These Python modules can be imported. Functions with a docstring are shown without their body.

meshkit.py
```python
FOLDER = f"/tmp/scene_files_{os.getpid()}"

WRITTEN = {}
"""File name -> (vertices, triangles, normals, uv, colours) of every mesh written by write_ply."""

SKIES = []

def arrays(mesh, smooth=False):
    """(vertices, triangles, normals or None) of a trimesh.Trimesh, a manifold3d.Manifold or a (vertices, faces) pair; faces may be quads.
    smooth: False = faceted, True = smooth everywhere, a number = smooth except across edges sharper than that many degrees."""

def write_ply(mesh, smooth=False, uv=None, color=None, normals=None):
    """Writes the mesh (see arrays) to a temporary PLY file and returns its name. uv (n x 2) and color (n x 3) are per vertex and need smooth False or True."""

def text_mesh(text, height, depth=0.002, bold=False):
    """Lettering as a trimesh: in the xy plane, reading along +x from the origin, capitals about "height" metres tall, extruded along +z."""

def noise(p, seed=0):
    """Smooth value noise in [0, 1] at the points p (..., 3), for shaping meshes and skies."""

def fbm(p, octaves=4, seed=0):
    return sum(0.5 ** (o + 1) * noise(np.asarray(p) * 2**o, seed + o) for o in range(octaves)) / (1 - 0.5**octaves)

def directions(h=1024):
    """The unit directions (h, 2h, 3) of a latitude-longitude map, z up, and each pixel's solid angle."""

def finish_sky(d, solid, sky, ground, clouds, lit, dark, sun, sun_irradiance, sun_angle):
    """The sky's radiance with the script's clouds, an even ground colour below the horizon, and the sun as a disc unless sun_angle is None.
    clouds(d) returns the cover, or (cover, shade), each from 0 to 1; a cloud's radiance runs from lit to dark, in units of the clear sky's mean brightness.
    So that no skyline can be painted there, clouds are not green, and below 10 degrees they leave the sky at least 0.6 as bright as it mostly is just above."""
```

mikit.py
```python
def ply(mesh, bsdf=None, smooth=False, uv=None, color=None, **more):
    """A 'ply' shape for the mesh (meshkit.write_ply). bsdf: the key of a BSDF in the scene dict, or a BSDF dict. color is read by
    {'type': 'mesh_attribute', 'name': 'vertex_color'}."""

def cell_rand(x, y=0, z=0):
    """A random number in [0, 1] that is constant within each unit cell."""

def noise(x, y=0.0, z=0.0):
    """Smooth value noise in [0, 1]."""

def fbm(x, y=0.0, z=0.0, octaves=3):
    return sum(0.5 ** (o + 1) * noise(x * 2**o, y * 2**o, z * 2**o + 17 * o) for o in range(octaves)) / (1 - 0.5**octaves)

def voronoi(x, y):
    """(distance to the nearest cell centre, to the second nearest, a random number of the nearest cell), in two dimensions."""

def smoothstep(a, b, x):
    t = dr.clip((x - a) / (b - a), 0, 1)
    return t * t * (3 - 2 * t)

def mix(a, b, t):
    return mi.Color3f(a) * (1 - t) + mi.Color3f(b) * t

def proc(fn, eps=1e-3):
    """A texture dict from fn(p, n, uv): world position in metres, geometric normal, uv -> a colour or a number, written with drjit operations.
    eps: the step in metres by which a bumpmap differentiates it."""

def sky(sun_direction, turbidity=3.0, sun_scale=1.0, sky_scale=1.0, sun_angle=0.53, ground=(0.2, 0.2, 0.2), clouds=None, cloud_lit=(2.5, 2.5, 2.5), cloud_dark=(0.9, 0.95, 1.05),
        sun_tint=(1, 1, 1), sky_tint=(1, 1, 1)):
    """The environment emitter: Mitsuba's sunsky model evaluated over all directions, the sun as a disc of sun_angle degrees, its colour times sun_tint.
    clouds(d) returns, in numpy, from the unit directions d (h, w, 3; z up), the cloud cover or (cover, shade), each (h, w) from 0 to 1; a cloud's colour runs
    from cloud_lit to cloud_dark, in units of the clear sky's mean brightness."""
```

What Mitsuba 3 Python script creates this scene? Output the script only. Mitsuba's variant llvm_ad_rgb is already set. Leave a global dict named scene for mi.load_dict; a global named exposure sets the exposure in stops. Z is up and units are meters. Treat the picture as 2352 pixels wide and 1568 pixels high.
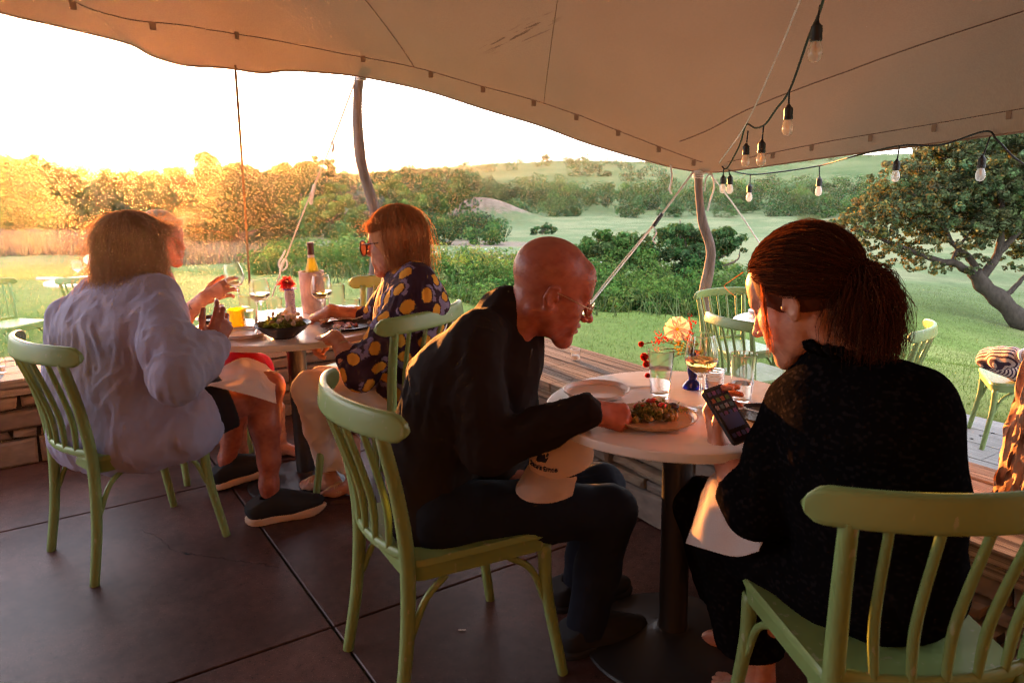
import math, random, numpy as np, trimesh, shapely, drjit as dr, mitsuba as mi
import mikit, meshkit
from mikit import proc, ply
from shapely.geometry import Polygon, Point
from scipy.spatial import cKDTree

T = mi.ScalarTransform4f
V = lambda *a: np.array(a, float)
scene, labels = {}, {}

# ------------------------------------------------------------------ camera, sky, exposure
_p, _r = math.radians(12.7), math.radians(1.17)
_fwd = V(0, math.cos(_p), -math.sin(_p))
_up0 = np.cross(V(1, 0, 0), _fwd)
_up = _up0 * math.cos(_r) + V(1, 0, 0) * math.sin(_r)
CAM = V(0, 0, 1.4)
scene['camera'] = {
    'type': 'thinlens', 'fov': 2 * math.degrees(math.atan(1176 / 1744.0)), 'fov_axis': 'x',
    'aperture_radius': 0.0025, 'focus_distance': 3.0,
    'near_clip': 0.05, 'far_clip': 4000.0,
    'to_world': T().look_at(origin=CAM.tolist(), target=(CAM + _fwd).tolist(), up=_up.tolist()),
    'medium': {'type': 'ref', 'id': 'haze_air'},
}
SUN_EL, SUN_AZ = 2.5, -26.1          # degrees above the horizon; degrees left of the +y axis
SUN = V(math.sin(math.radians(SUN_AZ)) * math.cos(math.radians(SUN_EL)), math.cos(math.radians(SUN_AZ)) * math.cos(math.radians(SUN_EL)), math.sin(math.radians(SUN_EL)))
scene['sky'] = mikit.sky(SUN.tolist(), turbidity=3.0, sun_scale=1.5, sky_scale=1.0, sun_angle=0.8,
                         sun_tint=(1.7, 1.8, 12.0), sky_tint=(0.85, 1.1, 2.1), ground=(0.12, 0.13, 0.08),
                         clouds=lambda d: 0.65 + 0.0 * d[..., 0], cloud_lit=(2.2, 2.2, 2.25))
exposure = 5.9
scene['haze_air'] = {'type': 'homogeneous', 'albedo': {'type': 'rgb', 'value': [0.97, 0.95, 0.92]}, 'sigma_t': 0.00022,
                     'phase': {'type': 'hg', 'g': 0.88}}

# ------------------------------------------------------------------ helpers
RNG = np.random.default_rng(7)


def numbered(key):
    if key not in scene and key not in labels and not any(k.startswith(key + '__') for k in scene):
        return key
    i = 1
    while True:
        k = f'{key}_{i:03d}'
        if k not in scene and k not in labels and not any(q.startswith(k + '__') for q in scene):
            return k
        i += 1


_count = {}


def fresh(key):
    """The key, or the key with the next three-digit number if it is taken."""
    n = _count.get(key, -1) + 1
    _count[key] = n
    return key if n == 0 else f'{key}_{n:03d}'


def thing(name, label=None, cat=None, group=None, kind=None):
    key = fresh(name)
    labels[key] = {k: v for k, v in (('label', label), ('category', cat), ('group', group), ('kind', kind)) if v}
    return key


def put(key, mesh, bsdf, smooth=False, color=None, parent=None, label=None, kind=None, **more):
    """One entry of the scene; with a parent the key becomes parent__key (numbered where taken)."""
    if parent is not None:
        key = fresh(parent + '__' + key)
    d = mesh if isinstance(mesh, dict) else ply(mesh, bsdf, smooth=smooth, color=color, **more)
    scene[key] = d
    if label or kind:
        labels.setdefault(key, {}).update({k: v for k, v in (('label', label), ('kind', kind)) if v})
    return key


def cat(meshes):
    vs, fs, n = [], [], 0
    for m in meshes:
        v, f = (m.vertices, m.faces) if hasattr(m, 'vertices') else m
        v, f = np.asarray(v, float), np.asarray(f, int)
        if f.shape[1] == 4:
            f = np.vstack([f[:, [0, 1, 2]], f[:, [0, 2, 3]]])
        vs.append(v); fs.append(f + n); n += len(v)
    return trimesh.Trimesh(np.vstack(vs), np.vstack(fs), process=False)


def unit(v):
    v = np.asarray(v, float)
    return v / np.maximum(np.linalg.norm(v, axis=-1, keepdims=True), 1e-12)


def frame(z, x=None):
    """3x3 with columns x, y, z; z given, x near the hint."""
    z = unit(z)
    h = V(1, 0, 0) if x is None else np.asarray(x, float)
    if abs(unit(h) @ z) > 0.98:
        h = V(0, 1, 0)
    xx = unit(h - (h @ z) * z)
    return np.stack([xx, np.cross(z, xx), z], 1)


def mat(R=None, t=(0, 0, 0), s=1.0):
    m = np.eye(4)
    m[:3, :3] = (np.eye(3) if R is None else np.asarray(R)) * s
    m[:3, 3] = t
    return m


def rotz(a):
    c, s = math.cos(a), math.sin(a)
    return np.array([[c, -s, 0], [s, c, 0], [0, 0, 1.0]])


def xf(mesh, m):
    v, f = (mesh.vertices, mesh.faces) if hasattr(mesh, 'vertices') else mesh
    v = np.asarray(v, float) @ m[:3, :3].T + m[:3, 3]
    f = np.asarray(f)
    if np.linalg.det(m[:3, :3]) < 0:
        f = f[:, ::-1]
    return trimesh.Trimesh(v, f, process=False)


def catmull(pts, n):
    p = np.asarray(pts, float)
    if len(p) == 2:
        return p[0] + (p[1] - p[0]) * np.linspace(0, 1, n)[:, None]
    q = np.vstack([2 * p[0] - p[1], p, 2 * p[-1] - p[-2]])
    t = np.linspace(0, len(p) - 1, n)
    i = np.minimum(t.astype(int), len(p) - 2)
    u = (t - i)[:, None]
    a, b, c, d = q[i], q[i + 1], q[i + 2], q[i + 3]
    return 0.5 * (2 * b + (c - a) * u + (2 * a - 5 * b + 4 * c - d) * u**2 + (3 * b - a - 3 * c + d) * u**3)


def tube(pts, r, sides=10, caps=True, flat=None, hint=None):
    """Tube along a polyline; r a number or one per point; flat scales the second axis of the section."""
    p = np.asarray(pts, float)
    n = len(p)
    r = np.broadcast_to(np.asarray(r, float), (n,))
    t = unit(np.gradient(p, axis=0))
    x = frame(t[0], hint)[:, 0]
    ang = np.arange(sides) * 2 * math.pi / sides
    vs = []
    for i in range(n):
        x = unit(x - (x @ t[i]) * t[i])
        y = np.cross(t[i], x)
        vs.append(p[i] + r[i] * (np.cos(ang)[:, None] * x + (1 if flat is None else flat) * np.sin(ang)[:, None] * y))
    v = np.vstack(vs)
    i, j = np.meshgrid(np.arange(n - 1), np.arange(sides), indexing='ij')
    q = np.stack([i * sides + j, i * sides + (j + 1) % sides, (i + 1) * sides + (j + 1) % sides, (i + 1) * sides + j], -1).reshape(-1, 4)
    f = np.vstack([q[:, [0, 1, 2]], q[:, [0, 2, 3]]])
    if caps:
        v = np.vstack([v, p[0], p[-1]])
        k = np.arange(sides)
        f = np.vstack([f, np.stack([np.full(sides, n * sides), (k + 1) % sides, k], 1),
                       np.stack([np.full(sides, n * sides + 1), (n - 1) * sides + k, (n - 1) * sides + (k + 1) % sides], 1)])
    return trimesh.Trimesh(v, f, process=False)


def lathe(profile, sides=40, center=(0, 0, 0)):
    """Solid of revolution about z from (r, z) points, closed where r is 0."""
    pr = np.asarray(profile, float)
    a = np.arange(sides) * 2 * math.pi / sides
    v = np.stack([pr[:, None, 0] * np.cos(a), pr[:, None, 0] * np.sin(a), np.broadcast_to(pr[:, None, 1], (len(pr), sides))], -1).reshape(-1, 3)
    i, j = np.meshgrid(np.arange(len(pr) - 1), np.arange(sides), indexing='ij')
    q = np.stack([i * sides + j, i * sides + (j + 1) % sides, (i + 1) * sides + (j + 1) % sides, (i + 1) * sides + j], -1).reshape(-1, 4)
    f = np.vstack([q[:, [0, 1, 2]], q[:, [0, 2, 3]]])
    ok = (np.linalg.norm(np.cross(v[f[:, 1]] - v[f[:, 0]], v[f[:, 2]] - v[f[:, 0]]), axis=1) > 1e-14)
    return trimesh.Trimesh(v + np.asarray(center, float), f[ok], process=False)


def box(sx, sy, sz, m=None, bevel=0.0):
    if bevel > 0:
        b = min(bevel, sx / 2.01, sy / 2.01, sz / 2.01)
        hx, hy, hz = sx / 2, sy / 2, sz / 2
        pts = []
        for a in (-1, 1):
            for c in (-1, 1):
                for e in (-1, 1):
                    pts += [(a * hx, c * (hy - b), e * (hz - b)), (a * (hx - b), c * hy, e * (hz - b)), (a * (hx - b), c * (hy - b), e * hz)]
        g = trimesh.convex.convex_hull(np.array(pts))
    else:
        g = trimesh.creation.box((sx, sy, sz))
    return xf(g, m) if m is not None else g


def fbm(p, o=4, seed=0):
    return meshkit.fbm(p, o, seed)


# ---- signed-distance modelling: soft unions of tapered capsules and ellipsoids, meshed with surface nets
class Field:
    def __init__(self, lo, hi, h):
        self.lo, self.h = np.asarray(lo, float), float(h)
        self.n = np.ceil((np.asarray(hi, float) - self.lo) / h).astype(int) + 1
        self.F = np.full(self.n, 1.0, np.float32)

    def sub(self, lo, hi):
        a = np.clip(np.floor((np.asarray(lo) - self.lo) / self.h).astype(int), 0, self.n)
        b = np.clip(np.ceil((np.asarray(hi) - self.lo) / self.h).astype(int) + 1, 0, self.n)
        if np.any(b <= a):
            return None
        ax = [self.lo[k] + self.h * np.arange(a[k], b[k]) for k in range(3)]
        P = np.stack(np.meshgrid(*ax, indexing='ij'), -1).astype(np.float32)
        return tuple(slice(a[k], b[k]) for k in range(3)), P

    def join(self, s, d, k, cut=False):
        f = self.F[s]
        if cut:
            d = -d
            self.F[s] = np.maximum(f, d) + (0 if k <= 0 else np.maximum(k - np.abs(f - d), 0) ** 2 / (4 * k))
        else:
            self.F[s] = np.minimum(f, d) - (0 if k <= 0 else np.maximum(k - np.abs(f - d), 0) ** 2 / (4 * k))

    def cone(self, a, b, ra, rb, k=0.02, cut=False):
        a, b = np.asarray(a, float), np.asarray(b, float)
        m = max(ra, rb) + k + 3 * self.h
        g = self.sub(np.minimum(a, b) - m, np.maximum(a, b) + m)
        if g is None:
            return self
        s, P = g
        ab = (b - a).astype(np.float32)
        pa = P - a.astype(np.float32)
        t = np.clip(pa @ ab / max(float(ab @ ab), 1e-12), 0, 1)
        d = np.sqrt(((pa - t[..., None] * ab) ** 2).sum(-1)) - (ra + (rb - ra) * t)
        self.join(s, d, k, cut)
        return self

    def chain(self, pts, rs, k=0.02):
        for i in range(len(pts) - 1):
            self.cone(pts[i], pts[i + 1], rs[i], rs[i + 1], k)
        return self

    def ell(self, c, r, R=None, k=0.02, cut=False):
        c, r = np.asarray(c, float), np.asarray(r, float)
        m = r.max() + k + 3 * self.h
        g = self.sub(c - m, c + m)
        if g is None:
            return self
        s, P = g
        q = P - c.astype(np.float32)
        if R is not None:
            q = q @ np.asarray(R, np.float32)
        k0 = np.sqrt(((q / r) ** 2).sum(-1))
        k1 = np.sqrt(((q / r**2) ** 2).sum(-1))
        d = k0 * (k0 - 1) / np.maximum(k1, 1e-6)
        self.join(s, d.astype(np.float32), k, cut)
        return self

    def plane(self, p, n, k=0.0):
        """Cut away everything on the side the normal points to."""
        s, P = self.sub(self.lo, self.lo + self.h * (self.n - 1))
        d = ((P - np.asarray(p, np.float32)) @ unit(n).astype(np.float32))
        f = self.F[s]
        self.F[s] = np.maximum(f, d) + (0 if k <= 0 else np.maximum(k - np.abs(f - d), 0) ** 2 / (4 * k))
        return self

    def warp(self, fn, band=0.03):
        """Add fn(points) metres to the field near the surface."""
        idx = np.nonzero(np.abs(self.F) < band)
        P = self.lo + self.h * np.stack(idx, -1)
        self.F[idx] += fn(P).astype(np.float32)
        return self

    def mesh(self, smooth=2):
        F, n = self.F, self.n
        ins = F < 0
        c = ins[:-1, :-1, :-1].astype(np.int8)
        tot = np.zeros(tuple(np.array(F.shape) - 1), np.int8)
        for a in (0, 1):
            for b in (0, 1):
                for d in (0, 1):
                    tot += ins[a:F.shape[0] - 1 + a, b:F.shape[1] - 1 + b, d:F.shape[2] - 1 + d]
        act = np.argwhere((tot > 0) & (tot < 8))
        ids = np.full(tot.shape, -1, np.int32)
        ids[tuple(act.T)] = np.arange(len(act))
        acc = np.zeros((len(act), 3)); cnt = np.zeros(len(act))
        cor = [(a, b, d) for a in (0, 1) for b in (0, 1) for d in (0, 1)]
        val = {o: F[tuple((act + o).T)] for o in cor}
        for o in cor:
            for ax in range(3):
                if o[ax]:
                    continue
                e = list(o); e[ax] = 1; e = tuple(e)
                f0, f1 = val[o], val[e]
                x = (f0 < 0) != (f1 < 0)
                t = np.where(x, f0 / np.where(x, f0 - f1, 1), 0)
                p = np.array(o, float) + np.eye(3)[ax] * t[:, None]
                acc += p * x[:, None]; cnt += x
        v = (act + acc / cnt[:, None]) * self.h + self.lo
        fs = []
        for ax in range(3):
            u, w = (ax + 1) % 3, (ax + 2) % 3
            A = np.moveaxis(ins, ax, 0)
            cross = np.argwhere(np.moveaxis(A[:-1] != A[1:], 0, ax))
            ok = (cross[:, u] > 0) & (cross[:, w] > 0) & (cross[:, u] < F.shape[u] - 1) & (cross[:, w] < F.shape[w] - 1)
            cross = cross[ok]
            du, dw = np.eye(3, dtype=int)[u], np.eye(3, dtype=int)[w]
            q = np.stack([ids[tuple((cross - du - dw).T)], ids[tuple((cross - dw).T)], ids[tuple(cross.T)], ids[tuple((cross - du).T)]], 1)
            flip = ~ins[tuple(cross.T)]
            q[flip] = q[flip][:, ::-1]
            fs.append(q)
        q = np.vstack(fs)
        f = np.vstack([q[:, [0, 1, 2]], q[:, [0, 2, 3]]])
        if smooth:
            import scipy.sparse as sp
            i = np.concatenate([q[:, 0], q[:, 1], q[:, 2], q[:, 3]]); j = np.concatenate([q[:, 1], q[:, 2], q[:, 3], q[:, 0]])
            M = sp.coo_matrix((np.ones(2 * len(i)), (np.r_[i, j], np.r_[j, i])), (len(v), len(v))).tocsr()
            M.data[:] = 1
            M = sp.diags(1 / np.maximum(np.asarray(M.sum(1)).ravel(), 1)) @ M
            for _ in range(smooth):
                v = v + 0.5 * (M @ v - v)
                v = v - 0.52 * (M @ v - v)
        return trimesh.Trimesh(v, f, process=False)


# ------------------------------------------------------------------ materials
def rgb(*c):
    return {'type': 'rgb', 'value': list(map(float, c))}


def principled(col, rough=0.5, two=True, **k):
    b = {'type': 'principled', 'base_color': col if isinstance(col, dict) else rgb(*col), 'roughness': rough, 'specular': k.pop('specular', 0.4), **k}
    return {'type': 'twosided', 'bsdf': b} if two else b


VC = {'type': 'mesh_attribute', 'name': 'vertex_color'}
scene['mat_vertex_matte'] = principled(VC, 0.85, specular=0.2)
scene['mat_vertex_satin'] = principled(VC, 0.45)
scene['mat_leaf_far'] = {'type': 'principledthin', 'base_color': VC, 'roughness': 0.8, 'diff_trans': 0.16, 'spec_trans': 0.0}
scene['mat_leaf'] = {'type': 'principledthin', 'base_color': VC, 'roughness': 0.6, 'diff_trans': 0.42, 'spec_trans': 0.0}


def tint(n, base, var=0.25, rng=RNG, hue=0.08):
    """n colours about a base colour, for pieces that differ."""
    b = np.asarray(base, float)
    s = np.exp(rng.normal(0, var, (n, 1)))
    h = 1 + rng.normal(0, hue, (n, 3))
    return np.clip(b * s * h, 0.002, 0.95)

# ------------------------------------------------------------------ the land
# known ground points (x, y, z) of the valley, the field, the mound and the hills
GROUND = [
    # lawn round the terrace
    (-9, 5, -.45), (-5, 6.5, -.45), (0, 7, -.45), (4, 6, -.45), (8, 4, -.45), (-3, 5, -.45), (3, 3, -.45), (-7, 3, -.45), (0, 3.0, -.45),
    (1.784, 9.400, -0.424), (-2.998, 11.000, -0.080), (-1.103, 11.000, -0.247), (4.367, 9.600, -0.745), (6.107, 9.600, -1.160), (7.122, 9.000, -1.418), (11.891, 15.000, -2.238), (-7.684, 12.000, -0.124),
    (3.209, 17.000, -1.049), (6.660, 17.000, -1.268), (10.153, 17.000, -1.690), (-2.660, 17.000, -0.633), (-9.491, 19.000, -0.630), (-12.705, 20.000, -0.510),
    (-1.639, 40.000, -2.607), (12.575, 38.000, -2.434), (20.180, 38.000, -2.372), (-8.620, 32.000, -1.620), (-15.881, 32.000, -1.218), (-22.747, 36.000, -1.282),
    (2.701, 60.000, -3.556), (22.221, 62.000, -3.659), (36.344, 62.000, -3.594), (-7.534, 60.000, -3.077), (-16.228, 50.000, -2.270), (-33.012, 60.000, -2.222),
    (18.710, 100.000, -5.005), (38.601, 100.000, -5.406), (58.466, 100.000, -5.246), (-6.015, 88.000, -4.375), (10.197, 100.000, -5.001), (-16.787, 80.000, -3.307), (-34.858, 80.000, -2.718), (-48.399, 80.000, -2.444),
    (13.277, 180.000, -2.909), (-17.126, 180.000, -3.592), (53.806, 180.000, -3.522), (94.319, 180.000, -3.340), (-57.540, 180.000, -2.284), (-97.893, 180.000, -1.475), (-117.873, 180.000, -0.085),
    (42.780, 230.000, -1.207), (4.101, 230.000, 0.194), (-22.652, 240.000, -0.898),
    (-45.140, 280.000, 0.932), (-25.396, 270.000, 0.882), (-13.238, 270.000, 2.996), (12.418, 270.000, 3.955), (35.038, 270.000, 2.771), (50.137, 270.000, 2.323), (83.252, 280.000, 3.411), (122.282, 280.000, 4.308), (176.912, 280.000, 4.894),
    (-73.328, 280.000, 1.188), (-119.971, 280.000, 4.256), (-138.038, 280.000, 3.548), (-161.675, 280.000, 7.519), (-181.720, 280.000, 8.827), (-212.861, 280.000, 8.839), (223.804, 280.000, 4.722),
]
_G = np.array(GROUND)


def _tl(x, y):
    th = np.arctan2(x, y); r = np.hypot(x, y)
    return np.stack([np.clip(th, -0.75, 0.75) * 2.2, np.log(np.clip(r, 2.5, 300))], -1)


from scipy.interpolate import RBFInterpolator
_rbf = RBFInterpolator(_tl(_G[:, 0], _G[:, 1]), _G[:, 2], kernel='linear', smoothing=0.02)
MOUND = V(*(-3.683, 86.000, -4.288))


def ground(x, y):
    x, y = np.asarray(x, float), np.asarray(y, float)
    sh = x.shape
    x, y = x.ravel(), y.ravel()
    h = np.empty(len(x))
    for i in range(0, len(x), 20000):
        h[i:i + 20000] = _rbf(_tl(x[i:i + 20000], y[i:i + 20000]))
    r, th = np.hypot(x, y), np.abs(np.arctan2(x, y))
    back = np.clip((th - 0.85) / 0.5, 0, 1)
    h = h * (1 - back) + (-0.45 - 2.0 * np.clip((r - 12) / 80, 0, 1)) * back
    far = np.clip((r - 300) / 500, 0, 1)
    h = h * (1 - far) - 12 * far
    m = np.exp(-(((x - MOUND[0] + (y - MOUND[1]) * .3) / np.where(x < MOUND[0], 2.6, 6.0)) ** 2) - ((y - MOUND[1]) / 5.0) ** 2)
    h = h + 3.1 * m
    amp = np.clip((r - 9) / 40, 0, 1)
    p = np.stack([x / 9, y / 9, 0 * x], -1)
    h = h + amp * (fbm(p, 3, 3) - .5) * 0.5 * np.clip(r / 60, .3, 2.5)
    a, b = x * .8415 + y * .5402, -x * .5402 + y * .8415
    pit = ((a > -6.4) & (a < 2.5) & (b > -3.6) & (b < 4.9)) | ((a > 2.4) & (a < 5.72) & (b > -3.5) & (b < 4.2))
    h = np.where(pit, np.minimum(h, -.62), h)
    near = np.clip((r - 6.5) / 3, 0, 1)
    h = np.where(pit, h, h * near + -.45 * (1 - near))
    return h.reshape(sh)


th = np.concatenate([np.linspace(-math.pi, -0.8, 60)[:-1], np.linspace(-0.8, 0.8, 420), np.linspace(0.8, math.pi, 60)[1:]])
rr = np.concatenate([[0.02], np.geomspace(1.5, 400, 210), np.geomspace(440, 3500, 14)])
_t, _q = np.meshgrid(th, rr, indexing='ij')
_x, _y = _q * np.sin(_t), _q * np.cos(_t)
_z = ground(_x, _y)
i, j = np.meshgrid(np.arange(len(th) - 1), np.arange(len(rr) - 1), indexing='ij')
n_ = len(rr)
_quad = np.stack([i * n_ + j, i * n_ + j + 1, (i + 1) * n_ + j + 1, (i + 1) * n_ + j], -1).reshape(-1, 4)[:, ::-1]


def _field(p, n, uv):
    a = mikit.fbm(p.x * 0.35, p.y * 0.35, 0, 3)
    b = mikit.fbm(p.x * 2.3, p.y * 2.3, 3, 3)
    c = mikit.noise(p.x * 14, p.y * 14, 1)
    d = dr.sqrt(p.x * p.x + p.y * p.y)
    lawn = mikit.mix((0.100, 0.150, 0.034), (0.165, 0.195, 0.058), mikit.smoothstep(0.35, 0.65, a))
    hay = mikit.mix((0.100, 0.135, 0.062), (0.155, 0.170, 0.088), mikit.smoothstep(0.35, 0.65, a))
    hill = mikit.mix((0.042, 0.088, 0.026), (0.085, 0.120, 0.046), mikit.smoothstep(0.3, 0.7, mikit.fbm(p.x * 0.05, p.y * 0.05, 5, 4)))
    w = mikit.smoothstep(10.0, 26.0, d + 8 * (a - 0.5))
    col = mikit.mix(lawn, hay, w)
    col = mikit.mix(col, hill, mikit.smoothstep(105.0, 125.0, d + 30 * (a - 0.5)))
    # bare, dry-thatched banks: the mound and the worn patch before it
    mx, my = p.x - MOUND_X, p.y - MOUND_Y
    e = dr.exp(-dr.square(mx / 5.5) - dr.square(my / 5.0)) + dr.exp(-dr.square((p.x - PATCH_X) / 5.0) - dr.square((p.y - PATCH_Y) / 4.0))
    e = mikit.smoothstep(0.32, 0.62, e + 0.5 * (b - 0.5))
    earth = mikit.mix((0.115, 0.090, 0.070), (0.19, 0.155, 0.115), b)
    col = mikit.mix(col, earth, e)
    return col * (0.72 + 0.34 * b + 0.22 * (c - 0.5))


MOUND_X, MOUND_Y = float(MOUND[0]) + 1.5, float(MOUND[1])
PATCH_X, PATCH_Y, _ = (-1.293, 44.000, -2.767)
scene['mat_ground'] = principled(proc(_field), 0.95, specular=0.1)
scene['lawn_and_field'] = ply((np.stack([_x, _y, _z], -1).reshape(-1, 3), _quad), 'mat_ground', smooth=True)
labels['lawn_and_field'] = {'label': 'mown lawn falling to a pale hay field, a bare mound and green hills', 'kind': 'structure'}


# ------------------------------------------------------------------ leaves
def leaf_cards(P, N, size, color, aspect=0.55, rng=RNG, fold=0.18):
    """One diamond leaf (two triangles folded along the midrib) per point, in the plane square to N."""
    P, N = np.asarray(P, float), unit(N)
    n = len(P)
    size = np.broadcast_to(np.asarray(size, float), (n,))[:, None]
    h = unit(rng.normal(size=(n, 3)))
    u = unit(h - (h * N).sum(1, keepdims=True) * N)
    w = np.cross(N, u)
    v = np.stack([P - u * size * .5, P - w * size * .5 * aspect + N * size * fold, P + u * size * .5, P + w * size * .5 * aspect + N * size * fold], 1).reshape(-1, 3)
    k = np.arange(n)[:, None] * 4
    f = np.concatenate([k + [0, 1, 2], k + [0, 2, 3]], 0)
    return v, f, np.repeat(np.asarray(color), 4, 0)


def crown_points(blobs, n, clumps, rng, clump_r=0.22, shell=0.75):
    """Leaf positions and outward normals: clumps sit through the blobs' outer part, leaves on each clump's shell."""
    blobs = [(np.asarray(c, float), np.broadcast_to(np.asarray(r, float), (3,))) for c, r in blobs]
    w = np.array([np.prod(r) ** (2 / 3) for _, r in blobs]); w /= w.sum()
    cc, cr = [], []
    for b in rng.choice(len(blobs), clumps, p=w):
        c, r = blobs[b]
        d = unit(rng.normal(size=3))
        rad = rng.uniform(0.25, 1.0) ** (1 / 2.2)
        cc.append(c + d * r * rad * (1 - clump_r * .6)); cr.append(clump_r * r.mean() * rng.uniform(.6, 1.35))
    cc, cr = np.array(cc), np.array(cr)
    k = rng.choice(clumps, n, p=cr**2 / (cr**2).sum())
    d = unit(rng.normal(size=(n, 3)) + [0, 0, .25])
    P = cc[k] + d * (cr[k] * rng.uniform(shell - .25, 1.1, n))[:, None] * [1, 1, .8]
    return P, unit(d + rng.normal(0, .32, (n, 3))), k


def foliage_mesh(blobs, n, clumps, size, base, rng, var=.22, aspect=.55, clump_r=.22):
    P, N, k = crown_points(blobs, n, clumps, rng, clump_r)
    ck = tint(clumps, base, .16, rng)
    col = np.clip(ck[k] * np.exp(rng.normal(0, var, (n, 1))), .004, .6)
    return leaf_cards(P, N, size * rng.uniform(.6, 1.35, n), col, aspect, rng)


def limbs(base, tips, r0, rng, bend=.12):
    out = []
    base = np.asarray(base, float)
    for t, r in tips:
        t = np.asarray(t, float)
        L = np.linalg.norm(t - base)
        mid = base + (t - base) * .5 + rng.normal(0, bend * L, 3) * [1, 1, .4]
        out.append(tube(catmull([base, mid, t], 9), np.linspace(r, r * .35, 9), 7))
    return cat(out)


scene['mat_oak_bark'] = principled(proc(lambda p, n, uv: mikit.mix((0.030, 0.024, 0.020), (0.095, 0.078, 0.064), mikit.fbm(p.x * 22, p.y * 22, p.z * 9, 4))), 0.95, specular=0.1)
scene['mat_bark'] = principled(proc(lambda p, n, uv: mikit.mix((0.06, 0.045, 0.035), (0.17, 0.13, 0.10), mikit.fbm(p.x * 26, p.y * 26, p.z * 5, 3))), 0.9, specular=0.15)
BARK = 'mat_bark'


def tree(name, label, group, base, blobs, n, clumps, size, color, trunk=0.12, cat_='tree', nl=5, seed=1, clump_r=.24):
    rng = np.random.default_rng(seed)
    t = thing(name, label, cat_, group)
    base = np.asarray(base, float)
    cs = [np.asarray(c, float) for c, _ in blobs]
    top = np.mean(cs, 0)
    fork = base + (top - base) * .45 + rng.normal(0, .1, 3)
    tips = [(c - [0, 0, .1], trunk * .6) for c in cs] + [(cs[rng.integers(len(cs))] + rng.normal(0, .35, 3) * np.broadcast_to(blobs[0][1], (3,)), trunk * .45) for _ in range(nl)]
    put('trunk', cat([tube(catmull([base - [0, 0, .3], base + (fork - base) * .5 + rng.normal(0, .08, 3), fork], 8), np.linspace(trunk * 1.2, trunk * .85, 8), 9), limbs(fork, tips, trunk * .6, rng)]), BARK, smooth=True, parent=t)
    v, f, c = foliage_mesh(blobs, n, clumps, size, color, rng, clump_r=clump_r)
    put('crown', (v, f), 'mat_leaf_far' if size > .15 else 'mat_leaf', color=c, parent=t)
    return t


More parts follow.
